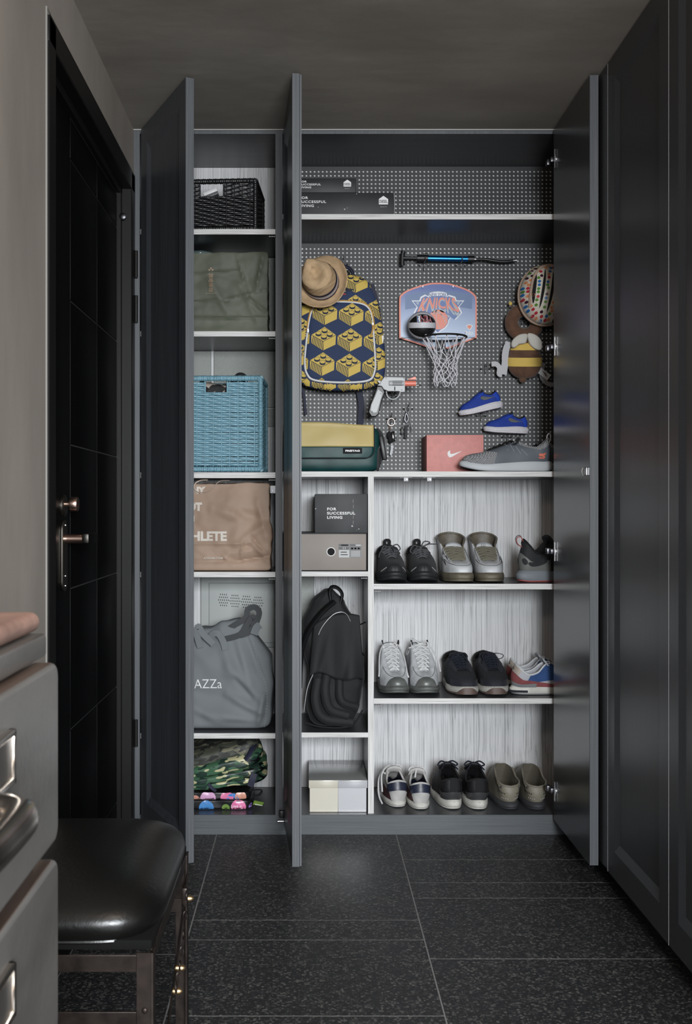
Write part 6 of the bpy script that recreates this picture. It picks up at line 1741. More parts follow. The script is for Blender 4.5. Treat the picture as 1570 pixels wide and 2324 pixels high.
def egg(u, v, k=1.):
    a = 2 * pi * u; ph = pi * v
    rx = brx * (1 - .10 * cos(ph)) 
    return Vector((bcz.x + k * rx * sin(ph) ** .85 * cos(a), k * bry * sin(ph) ** .8 * sin(a), bcz.z + k * brz * cos(ph)))
obj('body', MB().grid(egg, 44, 24, cu=True), m_plush, bee, smooth=80)
for (ya, yb, bow_) in ((1450, 1560, .06), (1680, 1822, .05)):
    va = math.acos(max(-1, min(1, (c4(0, ya).z - bcz.z) / brz))) / pi; vb = math.acos(max(-1, min(1, (c4(0, yb).z - bcz.z) / brz))) / pi
    obj('stripe', MB().grid(lambda u, v: egg(u, lerp(va, vb, v) + .028 * (sin(2 * pi * u) < 0) * abs(sin(2 * pi * u)) , 1.02), 44, 6, cu=True), m_pyel, bee, smooth=80)
obj('tail_nub', MB().ellipsoid(c4(770, 2045), 62 * u4, .010, 52 * u4, 16, 10), m_plush, bee)
def wing(pts, nm='wing'):
    P = curve_pts([c4(*p) for p in pts], 5, True); c = sum(P, Vector()) / len(P); k = len(P)
    def f(u, v):
        p = P[int(round(u * k)) % k]; q = sin(v * pi / 2); s_ = c.lerp(p, q); s_.y = -.040 - .006 * math.sqrt(max(0, 1 - q ** 3)); return s_
    mb = MB().grid(f, k, 8, cu=True)
    mb.grid(lambda u, v: Vector((P[int(round(u * k)) % k].x, -.040 + .014 * v, P[int(round(u * k)) % k].z)), k, 2, cu=True)
    obj(nm, mb, m_pwhite, bee, smooth=80)
wing([(803, 1325), (700, 1325), (610, 1375), (555, 1450), (560, 1530), (610, 1540), (680, 1490), (770, 1475), (800, 1420)])
wing([(815, 1318), (900, 1318), (990, 1370), (1042, 1450), (1045, 1560), (1000, 1585), (930, 1560), (860, 1500), (825, 1420)])
m_strap = M('white_elastic', srgb(196, 196, 200), .8)
obj('harness_strap', strap_xz([c4(548, 1430, -.006), c4(500, 1530, -.008), c4(480, 1640, -.008), c4(476, 1780, -.006), c4(450, 1960, -.004)], 108 * u4, .002), m_strap, bee)
obj('harness_tip', strap_xz([c4(430, 1965, -.004), c4(380, 1950, -.006), c4(385, 1850, -.008), c4(330, 1790, -.008), c4(255, 1790, -.006)], 80 * u4, .002), m_strap, bee)
obj('harness_strap', strap_xz([c4(1110, 1770, .004), c4(1080, 1930, .004), c4(1095, 2030, .004), c4(1180, 2110, .004), c4(1280, 2130, .004)], 70 * u4, .002), M('grey_elastic', srgb(130, 130, 132), .8), bee)
cl_ = obj('care_label', MB().prism([(c4(*p).x, c4(*p).z) for p in ((1060, 1845), (1230, 1975), (1165, 2065), (1000, 1925))], -.006, -.005), m_strap, bee, smooth=0)
for k in range(4): obj('label_line', MB().prism([(c4(*p).x, c4(*p).z) for p in ((1090 + k * 14, 1905 + k * 22), (1150 + k * 8, 1950 + k * 16), (1146 + k * 8, 1958 + k * 16), (1086 + k * 14, 1913 + k * 22))], -.0066, -.006), m_scuff, cl_, smooth=0)
hook(1183, 727, 'chrome peg hook inside the ring of the bee cushion', .02, .004)
hook(1100.5, 838, 'empty chrome peg hook left of the bee cushion', .03)
hook(1091, 944, 'chrome peg hook under the higher toddler shoe', .035)
hook(1149, 992, 'chrome peg hook under the lower toddler shoe', .035)
hook(778, 600, 'chrome peg hook carrying the brick print backpack', .05)

# ---- helmet -----------------------------------------------------------------------------------------
YH = 3.80; h0 = at(1240, 667, 3.715)
hm = thing('bicycle_helmet', 'white child helmet with colourful apple print beside the right closet door', 'helmet', h0)
m_hel = M('cream_helmet_shell', srgb(222, 214, 200), .4); m_foam = M('beige_foam_rim', srgb(176, 152, 134), .8)
hrx, hry, hrz = .0925, .078, .106
def hel(u, v, k=1.):     # dome towards the viewer
    a = 2 * pi * u; ph = v * pi / 2 * 1.08
    return Vector((k * hrx * sin(ph) * cos(a), -k * hry * cos(ph) + .02, k * hrz * sin(ph) * sin(a) * (1.0 if sin(a) > 0 else 1.0)))
obj('shell', MB().grid(lambda u, v: hel(u, v), 56, 20, cu=True), m_hel, hm, smooth=80)
obj('foam_rim', MB().tube([hel(i / 48, 1., 1.0) + Vector((0, .004, 0)) for i in range(48)], .006, 8, closed=True), m_foam, hm)
def onhel(x, z, k=1.006):
    q = 1 - (x / (hrx * k)) ** 2 - (z / (hrz * k)) ** 2
    return (x, -hry * k * math.sqrt(max(0, q)) + .02, z)
hz0 = lambda px: (px - 1240) / FOC * 3.69; hzz = lambda py: (667 - py) / FOC * 3.69
slots = []
for (xa, za, xb, zb, xc, zc, wm) in ((1212, 622, 1205, 665, 1204, 693, 4.2), (1232, 615, 1224, 665, 1218, 704, 3.6), (1249, 622, 1243, 672, 1235, 712, 3.6), (1268, 622, 1264, 672, 1256, 708, 3.8)):
    P = curve_pts([(xa, 0, za), (xb, 0, zb), (xc, 0, zc)], 8); k = len(P); L1, L2 = [], []
    for i, p in enumerate(P):
        w_ = wm * math.sqrt(max(.02, sin(pi * (i + .3) / (k - .4)))); L1.append((hz0(p.x + w_), hzz(p.z))); L2.append((hz0(p.x - w_), hzz(p.z)))
    slots.append(L1 + L2[::-1])
    obj('vent_slot', decal([(L1 + L2[::-1], 0)], lambda x, z: onhel(x, z, 1.008), .008), m_blk_lin, hm)
    obj('vent_edge', MB().tube([Vector(onhel(x, z, 1.012)) for x, z in L2], .0014, 6), m_hel, hm)
obj('visor_rim', MB().tube(curve_pts([onhel(hz0(a), hzz(b), 1.03) for a, b in ((1198, 700), (1199, 665), (1206, 634), (1222, 612), (1243, 603), (1262, 606))], 6), .0052, 8), m_foam, hm)
acol = [M('apple_' + n, srgb(*c), .4) for n, c in (('red', (190, 50, 66)), ('blue', (44, 110, 176)), ('green', (92, 140, 56)), ('orange', (226, 146, 98)), ('plum', (64, 28, 44)))]
rr = random.Random(5); pts_ = []
for i in range(2500):
    x, z = rr.uniform(-hrx, hrx), rr.uniform(-hrz, hrz)
    if (x / hrx) ** 2 + (z / hrz) ** 2 > .93: continue
    if any((x - a) ** 2 + (z - b) ** 2 < .0112 ** 2 for a, b in pts_): continue
    def clear(sl):
        return all((x - p[0]) ** 2 + (z - p[1]) ** 2 > .0066 ** 2 for p in sl)
    if not all(clear(sl) for sl in slots): continue
    pts_.append((x, z))
ap = MB()
for i, (x, z) in enumerate(pts_):
    r = .0055; pl = [(x + r * cos(a) * (1.0 - .12 * (sin(a) > .9)), z + r * .92 * sin(a) - (.0012 if abs(cos(a)) < .2 else 0)) for a in [2 * pi * k / 14 for k in range(14)]]
    d_ = decal([(pl, 0), ([(x - .0004, z + r * .7), (x + .0006, z + r * .7), (x + .0014, z + r * 1.45), (x + .0006, z + r * 1.45)], 0)], lambda a, b: onhel(a, b, 1.0075), .01)
    ap.add(d_.v, d_.f, i % 5 if rr.random() > .3 else rr.randrange(5))
a_ = obj('apple_print', ap, acol, hm, smooth=0); a_['kind'] = 'stuff'

# ------------------------------------------------------------------ left column
ZL = zs_left          # shelf tops, highest first
def basket(label, x0, x1, yf, d, z0, z1, m, m_in, pitch, rowh, rz, hole, rim):
    """woven basket: stakes, one ribbon per row, wrapped rims and corner posts; hole = (xa, xb, za, zb) grip opening in the front"""
    w_, h = x1 - x0, z1 - z0
    t = thing('wicker_basket', label, 'basket', ((x0 + x1) / 2, yf + d / 2, z0 + .0022), (0, 0, rz))
    hw, hd = w_ / 2, d / 2
    def rail(nm, pts, r):
        P = []; 
        for a, b in zip(pts, pts[1:]):
            a, b = Vector(a), Vector(b); n = max(2, int((b - a).length / .0022))
            P += [a.lerp(b, i / n) for i in range(n)]
        P.append(Vector(pts[-1]))
        rs = [r * (1 + .09 * sin(i * 1.9) + .05 * sin(i * .7)) for i in range(len(P))]
        return obj(nm, MB().tube(P, rs, 9), m, t, smooth=50)
    r = rim / 2; c = hw - r; cy = hd - r
    for zz in (r, h - r):
        for a, b in (((-c, -cy), (c, -cy)), ((c, -cy), (c, cy)), ((c, cy), (-c, cy)), ((-c, cy), (-c, -cy))):
            rail('rim', [(*a, zz), (*b, zz)], r)
    for sx in (-1, 1):
        for sy in (-1, 1): rail('corner_post', [(sx * c, sy * cy, r), (sx * c, sy * cy, h - r)], r * .95)
    nrow = int((h - 2 * rim) / rowh); z_a = rim + (h - 2 * rim - nrow * rowh) / 2
    def weave(length, par):
        """ribbon along x from 0..length passing in front of every other stake"""
        n = max(4, int(length / pitch * 8)); hh = rowh * .46
        mb = MB()
        def f(u, v):
            x = u * length; s_ = sin(pi * x / pitch + par * pi)
            y = -math.copysign(abs(s_) ** .5, s_) * .0026; q = (v - .5) * 2
            return Vector((x, y - .0009 * (1 - q * q), q * hh * (1 + .05 * sin(x * 300))))
        mb.grid(f, n, 4)
        return mb
    def data(length, par):
        o = obj('weaver', weave(length, par), m, t, smooth=70, solid=.0008, off=0); return o
    cache = {}
    def put(length, par, loc, rot=(0, 0, 0)):
        key = (round(length, 4), par)
        if key not in cache:
            o = data(length, par); o.location = loc; o.rotation_euler = rot; cache[key] = o
        else:
            o = cache[key].copy(); COL.objects.link(o); o.parent = t; o.location = loc; o.rotation_euler = rot
        return o
    rr = random.Random(int(w_ * 1e4))
    L_ = 2 * c
    for i in range(nrow):
        zz = z_a + (i + .5) * rowh; jit = rr.uniform(-.006, .006)
        if hole and hole[2] < zz < hole[3]:
            la = hole[0] + c; lb = c - hole[1]
            if la > pitch * .5: put(la, i % 2, (-c, -cy, zz), (0, jit, 0))
            put(lb, (i + int(round((hole[1] + c) / pitch))) % 2, (hole[1], -cy, zz), (0, jit, 0))
        else:
            put(L_, i % 2, (-c, -cy, zz), (0, jit, 0))
        put(2 * cy, i % 2, (c, -cy, zz), (0, 0, pi / 2))
    n = int(L_ / pitch)
    st = None
    for i in range(1, n + 1):
        x = -c + (i - .0) * pitch
        if x > c - .004: break
        segs = [(rim, h - rim)]
        if hole and hole[0] - .004 < x < hole[1] + .004: segs = [(rim, hole[2])]
        for a, b in segs: obj('stake', MB().tube([(x, -cy, a), (x, -cy, b)], .0018, 6), m, t)
    if hole:
        rail('grip_rim', [(hole[0], -cy - .001, hole[3] + .002), (hole[0], -cy - .001, hole[2]), (hole[1], -cy - .001, hole[2]), (hole[1], -cy - .001, hole[3] + .002)], .0032)
    ns = int(2 * cy / pitch)
    for i in range(1, ns + 1):
        y = -cy + i * pitch
        if y < cy - .004: obj('stake', MB().tube([(c, y, rim), (c, y, h - rim)], .0018, 6), m, t)
    il = MB()
    il.box(-c, c, cy - .002, cy, r, h - r).box(-c, -c + .002, -cy, cy, r, h - r).box(-c, c, -cy, cy, r, r + .003)
    obj('inner_wall', il, m_in, t, smooth=0)
    return t
m_bwick = M('black_paper_cord', (.012, .012, .013), .38); m_uwick = M('blue_paper_cord', srgb(116, 158, 174), .42, var=.14, vscale=(60, 60, 60))
YF = 3.545
zz0, zz1 = ZL[0], az(405.5, YF)
xa, xb = ax(404, YF), ax(590, YF); cxb = (xa + xb) / 2
h_ = zz1 - zz0
t = basket('black woven basket on the top left shelf', xa, xb, YF, .245, zz0, zz1, m_bwick, m_blk_lin, 18 * YF / FOC, 4.75 * YF / FOC, R(-3.5),
           (ax(457, YF) - cxb, ax(512, YF) - cxb, az(447, YF) - zz0, az(420, YF) - zz0), .018)
# what shows through its grip opening
bx_ = thing('storage_tin', 'white and grey boxed item inside the black basket', 'box', (ax(479, 3.585), 3.60, zz0 + .140), (0, R(-22), 0))
obj('tin_body', MB().rbox(-.024, .024, -.02, .03, -.010, .0, .002), M('grey_card', (.10, .10, .105), .5), bx_); obj('tin_lid', MB().rbox(-.025, .025, -.022, .031, 0, .012, .002), m_white_plastic, bx_)

dk = thing('dark_filler', 'black filler added to darken the inside of the black basket', 'pouch', (cxb, 3.655, zz0 + .012))
obj('pouch_body', SoftBox(.205, .16, .128, n=5, amp=.004, freq=16, seed=3.3).mesh(14), m_blk_lin, dk, smooth=60)

# green paper bag
m_gpaper = M('olive_kraft_paper', srgb(84, 88, 74), .6, var=.16, vscale=(7, 7, 7), detail=3)
m_ink_tan = M('tan_ink', srgb(168, 140, 116), .6)
YF = 3.56; zz0 = ZL[1]; zz1 = az(571, YF)
x0, x1 = ax(400, YF), ax(608.5, YF)
t = thing('paper_bag', 'dark green paper shopping bag with vertical tan characters', 'bag', ((x0 + x1) / 2, YF + .062, zz0 + .0008))
sb_ = SoftBox(x1 - x0, .12, zz1 - zz0, n=40, amp=.005, freq=8, seed=2.2, crease=1.6, folds=[(-.15, .055, .155, .053, .0045, .004), (-.15, .118, .02, .112, .004, -.003), (.0, .112, .15, .15, .004, .003), (-.15, .20, .06, .215, .004, .003), (.05, .27, .09, .12, .006, .004), (.14, .27, .115, .15, .007, .006), (.09, .12, .155, .07, .006, .005), (.06, .165, .12, .04, .01, .004), (-.05, .2, .02, .06, .012, .004)])
obj('paper_body', sb_.mesh(56), m_gpaper, t, smooth=22)
ox, oz = t.location.x, t.location.z
fx = lambda px: ax(px, YF) - ox
fz = lambda py: az(py, YF) - oz
for i, ch in enumerate('誠品書店'):
    z_ = fz(630 + i * 10.9)
    lettering('bag_character', ch, .014, m_ink_tan, t, (0, 0, 0), fit=(10 * YF / FOC, 9.6 * YF / FOC), fn=(lambda zz_: (lambda x, z: sb_.front(fx(473.5) + x, zz_ + z, .0022)))(z_))
for (a, b) in ((0, 1), (-1, 0), (1, 0), (0, 0.0)):
    if (a, b) == (0, 0.0): continue
    x_, z_ = fx(478.5 + a * 3.7), fz(612.5 - b * 3.6); k = .0026
    obj('bag_emblem', decal([([(x_ - k, z_ - k), (x_ + k, z_ - k), (x_ + k, z_ + k), (x_ - k, z_ + k)], 0)], lambda x, z: sb_.front(x, z, .0022)), m_ink_tan, t, smooth=0)
for a in range(7): 
    x_ = fx(467 + a * 3.6); z_ = fz(666.3)
    obj('bag_caption', decal([([(x_, z_), (x_ + .0042, z_), (x_ + .0042, z_ + .0013), (x_, z_ + .0013)], 0)], lambda x, z: sb_.front(x, z, .0022)), m_ink_tan, t, smooth=0)
m_teal = M('teal_ripstop', srgb(70, 88, 88), .6, bump=.2, bscale=(30, 30, 30))
t2 = thing('folded_pouch', 'teal fabric pouch with white letters poking out of the green bag', 'pouch', (ax(462, 3.66), 3.70, zz1 + .0012))
pshape = lambda p: Vector((p.x, p.y, p.z * (1 - .38 * smooth01((p.x + .02) / .08))))
tb = SoftBox(.105, .06, .034, n=4, amp=.004, freq=20, seed=8, shape=pshape)
obj('pouch_body', tb.mesh(14), m_teal, t2, smooth=60)
for i, (ch, ang) in enumerate((('A', -35), ('R', -42))):
    o = lettering('pouch_letter', ch, .012, m_white_print, t2, (ax(449 + i * 9, 3.66) - t2.location.x, -.036, .016 - i * .009), fit=(.0095, .011), bold=.0005); o.rotation_euler = (0, R(-ang), 0)
obj('pouch_cord', MB().tube(curve_pts([(.030, -.035, .008), (.045, -.055, .012), (.060, -.085, .006), (.072, -.106, -.010)], 6), .5, 8, flat=(.009, .0055)), M('dusty_pink_cord', srgb(170, 122, 108), .7), t2)

# blue basket and the patterned cloth in it
YF = 3.545; zz0, zz1 = ZL[2], az(853, YF)
xa, xb = ax(404, YF), ax(600, YF); cxb = (xa + xb) / 2
t = basket('light blue woven basket with patterned cloth inside', xa, xb, YF, .235, zz0, zz1, m_uwick, M('blue_inside_shade', srgb(50, 84, 104), .6), 18.8 * YF / FOC, 5.0 * YF / FOC, R(-2),  # inner wall: basket blue darkened to paint the shade inside
           (ax(467, YF) - cxb, ax(518, YF) - cxb, az(893, YF) - zz0, az(868, YF) - zz0), .0195)
m_toile = voronoi_mat('black_and_cream_print', srgb(178, 166, 156), [(.012, .012, .013), (.03, .03, .03)], 38, .8, thresh=1.15, soft=.05)
ct = thing('patterned_cloth', 'bunched black and cream patterned cloth inside the blue basket', 'cloth', (cxb, YF + .115, zz0 + .012))
cs_ = SoftBox((xb - xa) * .86, .185, zz1 - zz0 - .028, n=5, amp=.010, freq=16, seed=4.4, ridge=.6)
obj('cloth_heap', cs_.mesh(30), m_toile, ct, smooth=60)
obj('cloth_peak', MB().ellipsoid((ax(545, 3.62) - cxb, -.02, zz1 - zz0 - .014), .026, .03, .026, 14, 10), m_toile, ct)
obj('cloth_peak', MB().ellipsoid((ax(523, 3.62) - cxb, -.03, zz1 - zz0 - .018), .016, .02, .018, 12, 8), m_toile, ct)
obj('cloth_peak', MB().ellipsoid((ax(458, 3.62) - cxb, -.03, zz1 - zz0 - .016), .010, .02, .016, 12, 8), m_toile, ct)

# brown paper bag
m_kraft = M('brown_kraft_paper', srgb(158, 134, 116), .65, var=.10, vscale=(6, 6, 6), detail=3)
m_cream_ink = M('cream_ink', srgb(206, 198, 188), .6)
YF = 3.555; zz0 = ZL[3]; zz1 = az(1094, YF)
x0, x1 = ax(396, YF), ax(616, YF)
t = thing('paper_bag', 'crumpled brown kraft paper bag with cream block letters', 'bag', ((x0 + x1) / 2, YF + .078, zz0 + .0008))
kshape = lambda p: Vector((p.x - .004 * smooth01((p.z - .05) / .05), p.y * ramp1([(0, 1.0), (.16, 1.0), (.55, .93), (1, .72)], p.z / .31) - .010 * smooth01(p.z / .3), p.z))
kb_ = SoftBox(x1 - x0, .145, zz1 - zz0, n=24, amp=.007, freq=8, seed=9.3, crease=2.0, shape=kshape, folds=[(-.16, .092, .10, .094, .006, .004), (-.16, .03, .06, .034, .008, -.006), (.06, .036, .155, .05, .007, -.010), (.02, .06, .15, .075, .012, .008), (.05, .09, .15, .16, .016, .012), (.06, .20, .155, .17, .018, -.012), (.155, .03, .10, .10, .01, .010), (-.03, .21, .05, .19, .02, .010), (.0, .05, .03, .02, .006, .006), (.12, .24, .15, .12, .012, .010), (.07, .1, .06, .04, .006, .006), (.10, .12, .14, .07, .005, -.006)])
obj('paper_body', kb_.mesh(60), m_kraft, t, smooth=22)
ox, oz = t.location.x, t.location.z
fx = lambda px: ax(px, YF) - ox
fz = lambda py: az(py, YF) - oz
def bag_text(body, pxl, pxr, pyt, pyb, bold=.0012, shear=0.):
    z_ = fz(pyb); x_ = fx(pxl)
    lettering('bag_lettering', body, .02, m_cream_ink, t, (0, 0, 0), fit=((pxr - pxl) * YF / FOC, (pyb - pyt) * YF / FOC), bold=bold, shear=shear, fn=lambda x, z: kb_.front(x_ + x, z_ + z, .0035))
bag_text('ATHLETE', 397, 517, 1206, 1228, .0009)
bag_text('ADIDAS.COM', 461, 505, 1264.5, 1269.5, .0004)
bag_text('ANY', 420, 468, 1104, 1120, .0014); bag_text('NOT', 410, 460.5, 1140, 1160, .0014); bag_text('AN', 421, 443, 1170, 1184, .0012)
m_cordw = M('white_paper_cord', srgb(200, 182, 168), .8)
obj('bag_handle', MB().tube(curve_pts([(fx(520), -.052, fz(1090)), (fx(497), -.060, fz(1092)), (fx(485), -.066, fz(1104)), (fx(468), -.070, fz(1115)), (fx(450), -.070, fz(1117)), (fx(440), -.066, fz(1108)), (fx(443), -.062, fz(1096)), (fx(455), -.058, fz(1090)), (fx(470), -.056, fz(1089))], 7), .5, 8, flat=(.006, .003)), m_cordw, t)
pl_ = thing('plastic_bag', 'blue plastic bag peeking out behind the brown paper bag', 'bag', (ax(575, 3.75), 3.765, zz0 + .0008))
obj('plastic_body', SoftBox(.06, .05, .30, n=5, amp=.004, freq=18, seed=1.2).mesh(12), M('blue_plastic_film', srgb(40, 78, 150), .35), pl_, smooth=60)

# grey tote
m_tote = M('grey_canvas', srgb(112, 117, 120), .8, bump=.1, bscale=(260, 260, 260)); m_tote_d = M('charcoal_strap', srgb(62, 64, 66), .8)
YF = 3.555; zz0 = ZL[4]; zz1 = az(1424, YF)
x0, x1 = ax(392, YF), ax(620, YF)
t = thing('tote_bag', 'grey canvas tote bag with white lettering and dark handles', 'bag', ((x0 + x1) / 2, YF + .09, zz0 + .0008))
hT = zz1 - zz0
def tshape(p):
    q = p.z / hT
    top = ramp1([(-.18, -.040), (-.06, -.012), (.02, .006), (.08, .012), (.17, -.05)], p.x)
    return Vector((p.x * ramp1([(0, 1.0), (.35, 1.0), (.75, .95), (1, .86)], q) - .012 * q, p.y * ramp1([(0, 1.), (.5, .85), (1, .55)], q), p.z + top * smooth01((q - .45) / .55)))
tt = SoftBox(x1 - x0, .17, hT, n=9, amp=.012, freq=5.0, seed=6.1, ridge=.7, crease=.6, shape=tshape, folds=[(.0, .33, .03, .20, .022, .018), (.03, .22, .13, .10, .020, .016), (-.16, .14, .02, .10, .026, -.016), (.02, .12, .13, .06, .016, .018), (-.05, .06, .12, .03, .018, .012), (.09, .33, .14, .18, .016, -.016), (.06, .30, .10, .16, .014, .014), (-.10, .30, -.04, .22, .03, .014), (.14, .12, .12, .02, .010, .014), (-.12, .09, -.02, .03, .018, .012), (.05, .17, .10, .11, .010, -.012)])
obj('canvas_body', tt.mesh(56), m_tote, t, smooth=60)
ox, oz = t.location.x, t.location.z
fx = lambda px: ax(px, YF) - ox
fz = lambda py: az(py, YF) - oz
z_ = fz(1565); 
lettering('tote_lettering', '·AZZa', .03, m_white_print, t, (0, 0, 0), fit=((506 - 437) * YF / FOC, 21 * YF / FOC), bold=-.0002, fn=lambda x, z: tt.front(fx(437) + x, z_ + z + x * .02, .004))
A3 = lambda px, py, y: (ax(px, YF + .09 + y) - ox, y, az(py, YF + .09 + y) - oz)
obj('handle', strap_xz([A3(455, 1470, -.075), A3(447, 1440, -.085), A3(450, 1422, -.09), A3(462, 1440, -.088), A3(485, 1462, -.082)], .022, .003), m_tote, t)
obj('handle', strap_xz([A3(478, 1455, -.07), A3(482, 1440, -.08), A3(495, 1438, -.085), A3(506, 1455, -.08), A3(512, 1475, -.08)], .022, .003), m_tote, t)
obj('inner_handle', strap_xz([A3(498, 1440, -.045), A3(530, 1420, -.05), A3(558, 1402, -.05), A3(562, 1384, -.05), A3(578, 1378, -.05), A3(588, 1390, -.05), A3(582, 1412, -.05), A3(572, 1428, -.05)], .020, .003), m_tote_d, t)
obj('inner_handle', strap_xz([A3(505, 1452, -.06), A3(545, 1440, -.065), A3(562, 1415, -.065), A3(572, 1402, -.065), A3(580, 1408, -.065), A3(568, 1432, -.065), A3(545, 1442, -.065)], .020, .003), m_tote_d, t)
obj('handle_end', strap_xz([A3(576, 1440, -.07), A3(582, 1425, -.075), A3(590, 1418, -.078)], .026, .003), m_tote, t)
m_stitch = M('pale_stitching', srgb(168, 172, 174), .8)
for i in range(30):
    q = i / 29; a = tt.front(lerp(fx(588), fx(607), smooth01(q * 1.6)) if q < .75 else lerp(fx(607), fx(600), (q - .75) * 4), lerp(fz(1452), fz(1650), q), .002); b = a + Vector((.0006, 0, -.0045))
    obj('stitch', MB().tube([a, b], .0006, 5), m_stitch, t)

# camouflage bag, folded, on a folded spotted bag
m_camo = camo_mat('gloss_camouflage', [(srgb(62, 96, 72), 0), (srgb(34, 54, 46), .50), (srgb(186, 182, 142), .555), (srgb(10, 12, 14), .60)], 27, .4)
m_camo_d = camo_mat('matt_camouflage', [(srgb(70, 72, 62), 0), (srgb(44, 46, 42), .50), (srgb(104, 102, 84), .60), (srgb(30, 32, 30), .60)], 30, .6)
zz0 = KZ
YF = 3.55; x0, x1 = ax(398, YF), ax(572, YF)
t0 = thing('folded_shopping_bag', 'flat folded black bag with coloured spots under the camouflage bag', 'bag', ((x0 + x1) / 2, YF + .11, zz0 + .0008))
ox, oz = t0.location.x, t0.location.z
m_spotblk = M('glossy_black_film', (.008, .008, .009), .3)
lay = [SoftBox(x1 - x0, .21, .034, n=10, amp=.002, freq=16, seed=1), SoftBox((x1 - x0) * .99, .20, .026, n=10, amp=.003, freq=16, seed=2)]
lo = [obj('fold_layer', lay[0].mesh(18), m_spotblk, t0, smooth=60), obj('fold_layer', lay[1].mesh(18), m_spotblk, t0, smooth=60, loc=(-.004, .002, .033))]
spots = [(0, 468, 1840, 17, (70, 130, 190)), (0, 512, 1840, 9, (110, 140, 70)), (0, 541, 1838, 17, (214, 112, 158)), (0, 572, 1838, 8, (150, 120, 190)),
         (1, 474, 1820, 18, (206, 160, 196)), (1, 517, 1818, 15, (216, 120, 160)), (1, 530, 1822, 14, (70, 130, 200)), (1, 548, 1816, 13, (200, 140, 120)), (1, 444, 1824, 12, (196, 140, 126))]
for i, (ly, px, py, r, c) in enumerate(spots):
    x_ = ax(px, YF) - ox; z_ = az(py, YF) - oz + .008 - (.033 if ly else 0) ; rr_ = r * YF / FOC; H_ = lay[ly].h
    pts = [(max(-lay[ly].w / 2 * .985, min(lay[ly].w / 2 * .985, x_ + rr_ * cos(a))), max(.002, min(H_ - .002, z_ + rr_ * sin(a)))) for a in [2 * pi * k / 24 for k in range(24)]]
    obj('printed_spot', decal([(pts, 0)], lambda x, z: lay[ly].front(x, z, .0014), .01), M('spot_%d_%d_%d' % c, srgb(*c), .3), lo[ly], smooth=60)
for body, py, pxl, pxr in (('Love is', 1840, 524, 548), ('a beautiful', 1848, 519, 556)):
    z_ = az(py, YF) - oz + .010; xx = ax(pxl, YF) - ox
    lettering('spot_lettering', body, .01, m_white_print, lo[0], (0, 0, 0), fit=((pxr - pxl) * YF / FOC, 7 * YF / FOC), shear=.2, fn=lambda x, z: lay[0].front(xx + x, max(.0015, z_ + z), .0022))
obj('bag_handle', MB().tube(curve_pts([(x1 - ox - .02, -.05, .05), (x1 - ox + .012, -.055, .055), (x1 - ox + .03, -.05, .052), (x1 - ox + .022, -.05, .036), (x1 - ox, -.06, .034)], 6), .5, 8, flat=(.012, .004)), m_blk_lin, t0)
tg0 = obj('hang_tag', MB().prism([(0, 0), (.034, -.008), (.028, -.022), (-.004, -.016)], -.001, .001), M('green_tag', srgb(112, 142, 60), .5), t0, smooth=0, loc=(x1 - ox + .006, -.085, .026)); tg0.rotation_euler = (R(-50), 0, 0)
obj('tag_print', MB().prism([(.004, -.014), (.028, -.020), (.028, -.022), (.002, -.0165)], -.0016, -.001), m_white_print, tg0, smooth=0)
zc0 = zz0 + .0008 + .062
t = thing('camouflage_bag', 'bulky folded camouflage bag on the closet floor at left', 'bag', (ax(500, 3.62), 3.66, zc0))
ox, oz = t.location.x, t.location.z
def slab(nm, w_, d_, h_, loc, ang, m_, seed, amp=.006, n=4):
    o = obj(nm, SoftBox(w_, d_, h_, n=n, amp=amp, freq=13, seed=seed, ridge=.3).mesh(26), m_, t, smooth=60, loc=loc); o.rotation_euler = (R(8), R(ang), 0); return o
slab('fold_layer', .300, .20, .030, (.018, -.002, .020), -7, m_camo, 1.)
slab('fold_layer', .296, .20, .036, (.018, -.004, .042), -11, m_camo, 2.)
slab('fold_layer', .286, .20, .052, (.014, -.002, .066), -14, m_camo, 3.)
slab('top_fold', .275, .20, .062, (.004, .014, .096), -15, m_camo_d, 4., .006)
m_nav = M('dark_navy_webbing', (.012, .014, .035), .7)
obj('webbing', MB().tube(curve_pts([A4 for A4 in [(ax(582, 3.60) - ox, -.02, az(1690, 3.60) - oz), (ax(574, 3.58) - ox, -.075, az(1695, 3.58) - oz), (ax(566, 3.56) - ox, -.108, az(1712, 3.56) - oz), (ax(556, 3.55) - ox, -.112, az(1724, 3.55) - oz)]], 6), .5, 8, flat=(.018, .004)), m_nav, t)
obj('webbing', strap_xz([(ax(577, 3.55) - ox, -.108, az(1755, 3.55) - oz), (ax(573, 3.55) - ox, -.112, az(1768, 3.55) - oz), (ax(568, 3.55) - ox, -.11, az(1785, 3.55) - oz)], .022, .004), m_nav, t)
obj('webbing', strap_xz([(ax(473, 3.55) - ox, -.112, az(1778, 3.55) - oz), (ax(482, 3.55) - ox, -.116, az(1788, 3.55) - oz), (ax(490, 3.55) - ox, -.112, az(1795, 3.55) - oz)], .010, .004), m_nav, t)

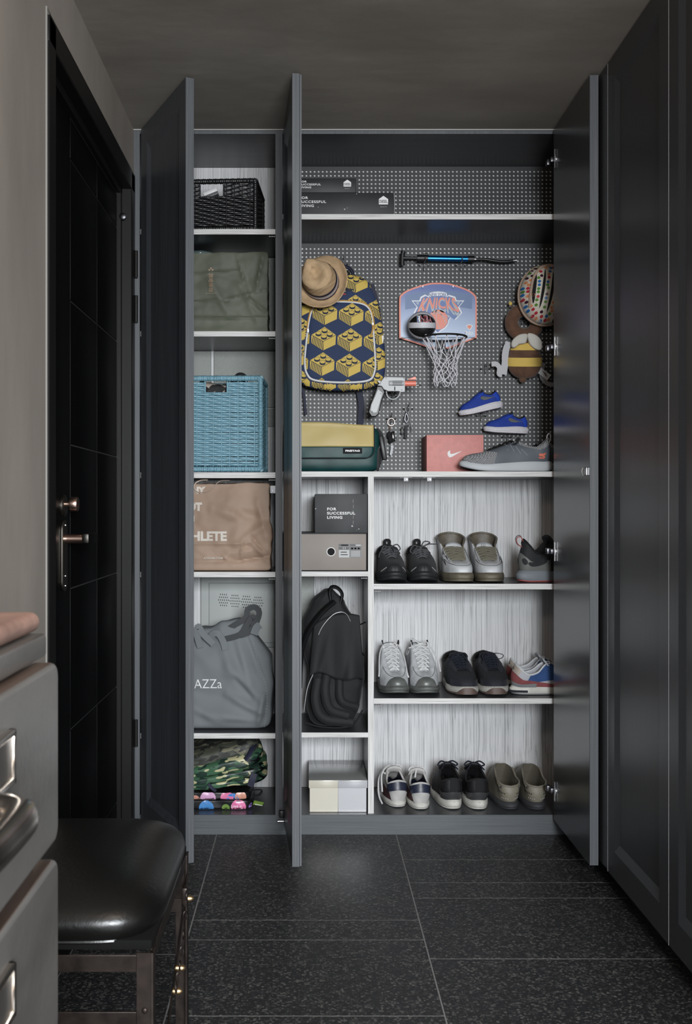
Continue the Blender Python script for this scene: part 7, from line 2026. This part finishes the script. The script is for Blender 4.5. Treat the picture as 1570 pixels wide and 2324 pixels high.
# ---- grey metal meter covers on the wall behind the shelves ----------------------------------------
m_hammer = M('hammered_grey_paint', srgb(168, 172, 168), .38, bump=.9, bscale=(420, 420, 420), spec=.6)
m_smoothgrey = M('smooth_grey_paint', srgb(172, 176, 174), .45)
ep = thing('electrical_panel', 'hammered grey metal cover behind the green bag and blue basket', 'panel', (0, BK, 0))
def cover(nm, px0, px1, py0, py1, y, m_, th=.012, parent=None):
    return obj(nm, MB().rbox(max(ax(px0, y), XL + .001), min(ax(px1, y), XD0 - .001), y - BK, -.0004, az(py1, y), az(py0, y), .002, 2), m_, parent or ep)
Yc = 3.838
zA = az(763.5, SF) - .001
obj('cover_plate', MB().rbox(XL + .001, XD0 - .0012, Yc - BK, -.0004, ZL[1] + .001, az(585, Yc), .002, 2), m_hammer, ep)
obj('cover_plate', MB().rbox(XL + .001, ax(479, Yc), Yc - BK, -.0004, az(925, Yc), zA, .002, 2), m_hammer, ep)
obj('cover_plate', MB().rbox(ax(485, Yc), XD0 - .0012, Yc - BK, -.0004, az(925, Yc), zA, .003, 3), m_hammer, ep)
obj('cover_plate', MB().rbox(XL + .001, XD0 - .0012, Yc - BK, -.0004, az(968, Yc), az(928, Yc), .003, 3), m_hammer, ep)
e2 = thing('electrical_panel', 'smooth grey metal cover with rows of vent holes behind the grey tote', 'panel', (0, BK, 0))
zB = az(1310, SF) - .001
obj('frame', MB().rbox(ax(455, 3.835), XD0 - .0012, 3.835 - BK, -.0004, az(1470, 3.835), zB, .004, 3), m_smoothgrey, e2)
dp = obj('cover_plate', MB().rbox(ax(474, 3.828), XD0 - .0015, 3.826 - BK, 3.836 - BK, az(1459, 3.828), az(1323, 3.828), .003, 3), m_smoothgrey, e2)
vh = MB()
for g_ in range(4):
    for r_ in range(5):
        n_h = (4, 5, 6, 5, 4)[r_]
        for k in range(n_h):
            px = 507 + g_ * 26 + (k - (n_h - 1) / 2) * 4.4; py = 1349 + r_ * 6.2 + g_ * 2.2 + k * .2
            x, z = ax(px, 3.826), az(py, 3.826); vh.box(x - .0013, x + .0013, 3.8252 - BK, 3.8262 - BK, z - .0022, z + .0022)
v_ = obj('vent_holes', vh, m_blk_lin, dp, smooth=0); v_['kind'] = 'stuff'
e3 = thing('electrical_panel', 'edge of a hammered grey metal cover behind the black backpack', 'panel', (0, BK, 0))
zC = az(1308, SF) - .001
obj('cover_plate', MB().rbox(XD1 + .001, ax(713, 3.83), 3.83 - BK, -.0004, az(1480, 3.83), zC - .004, .004, 3), m_hammer, e3)
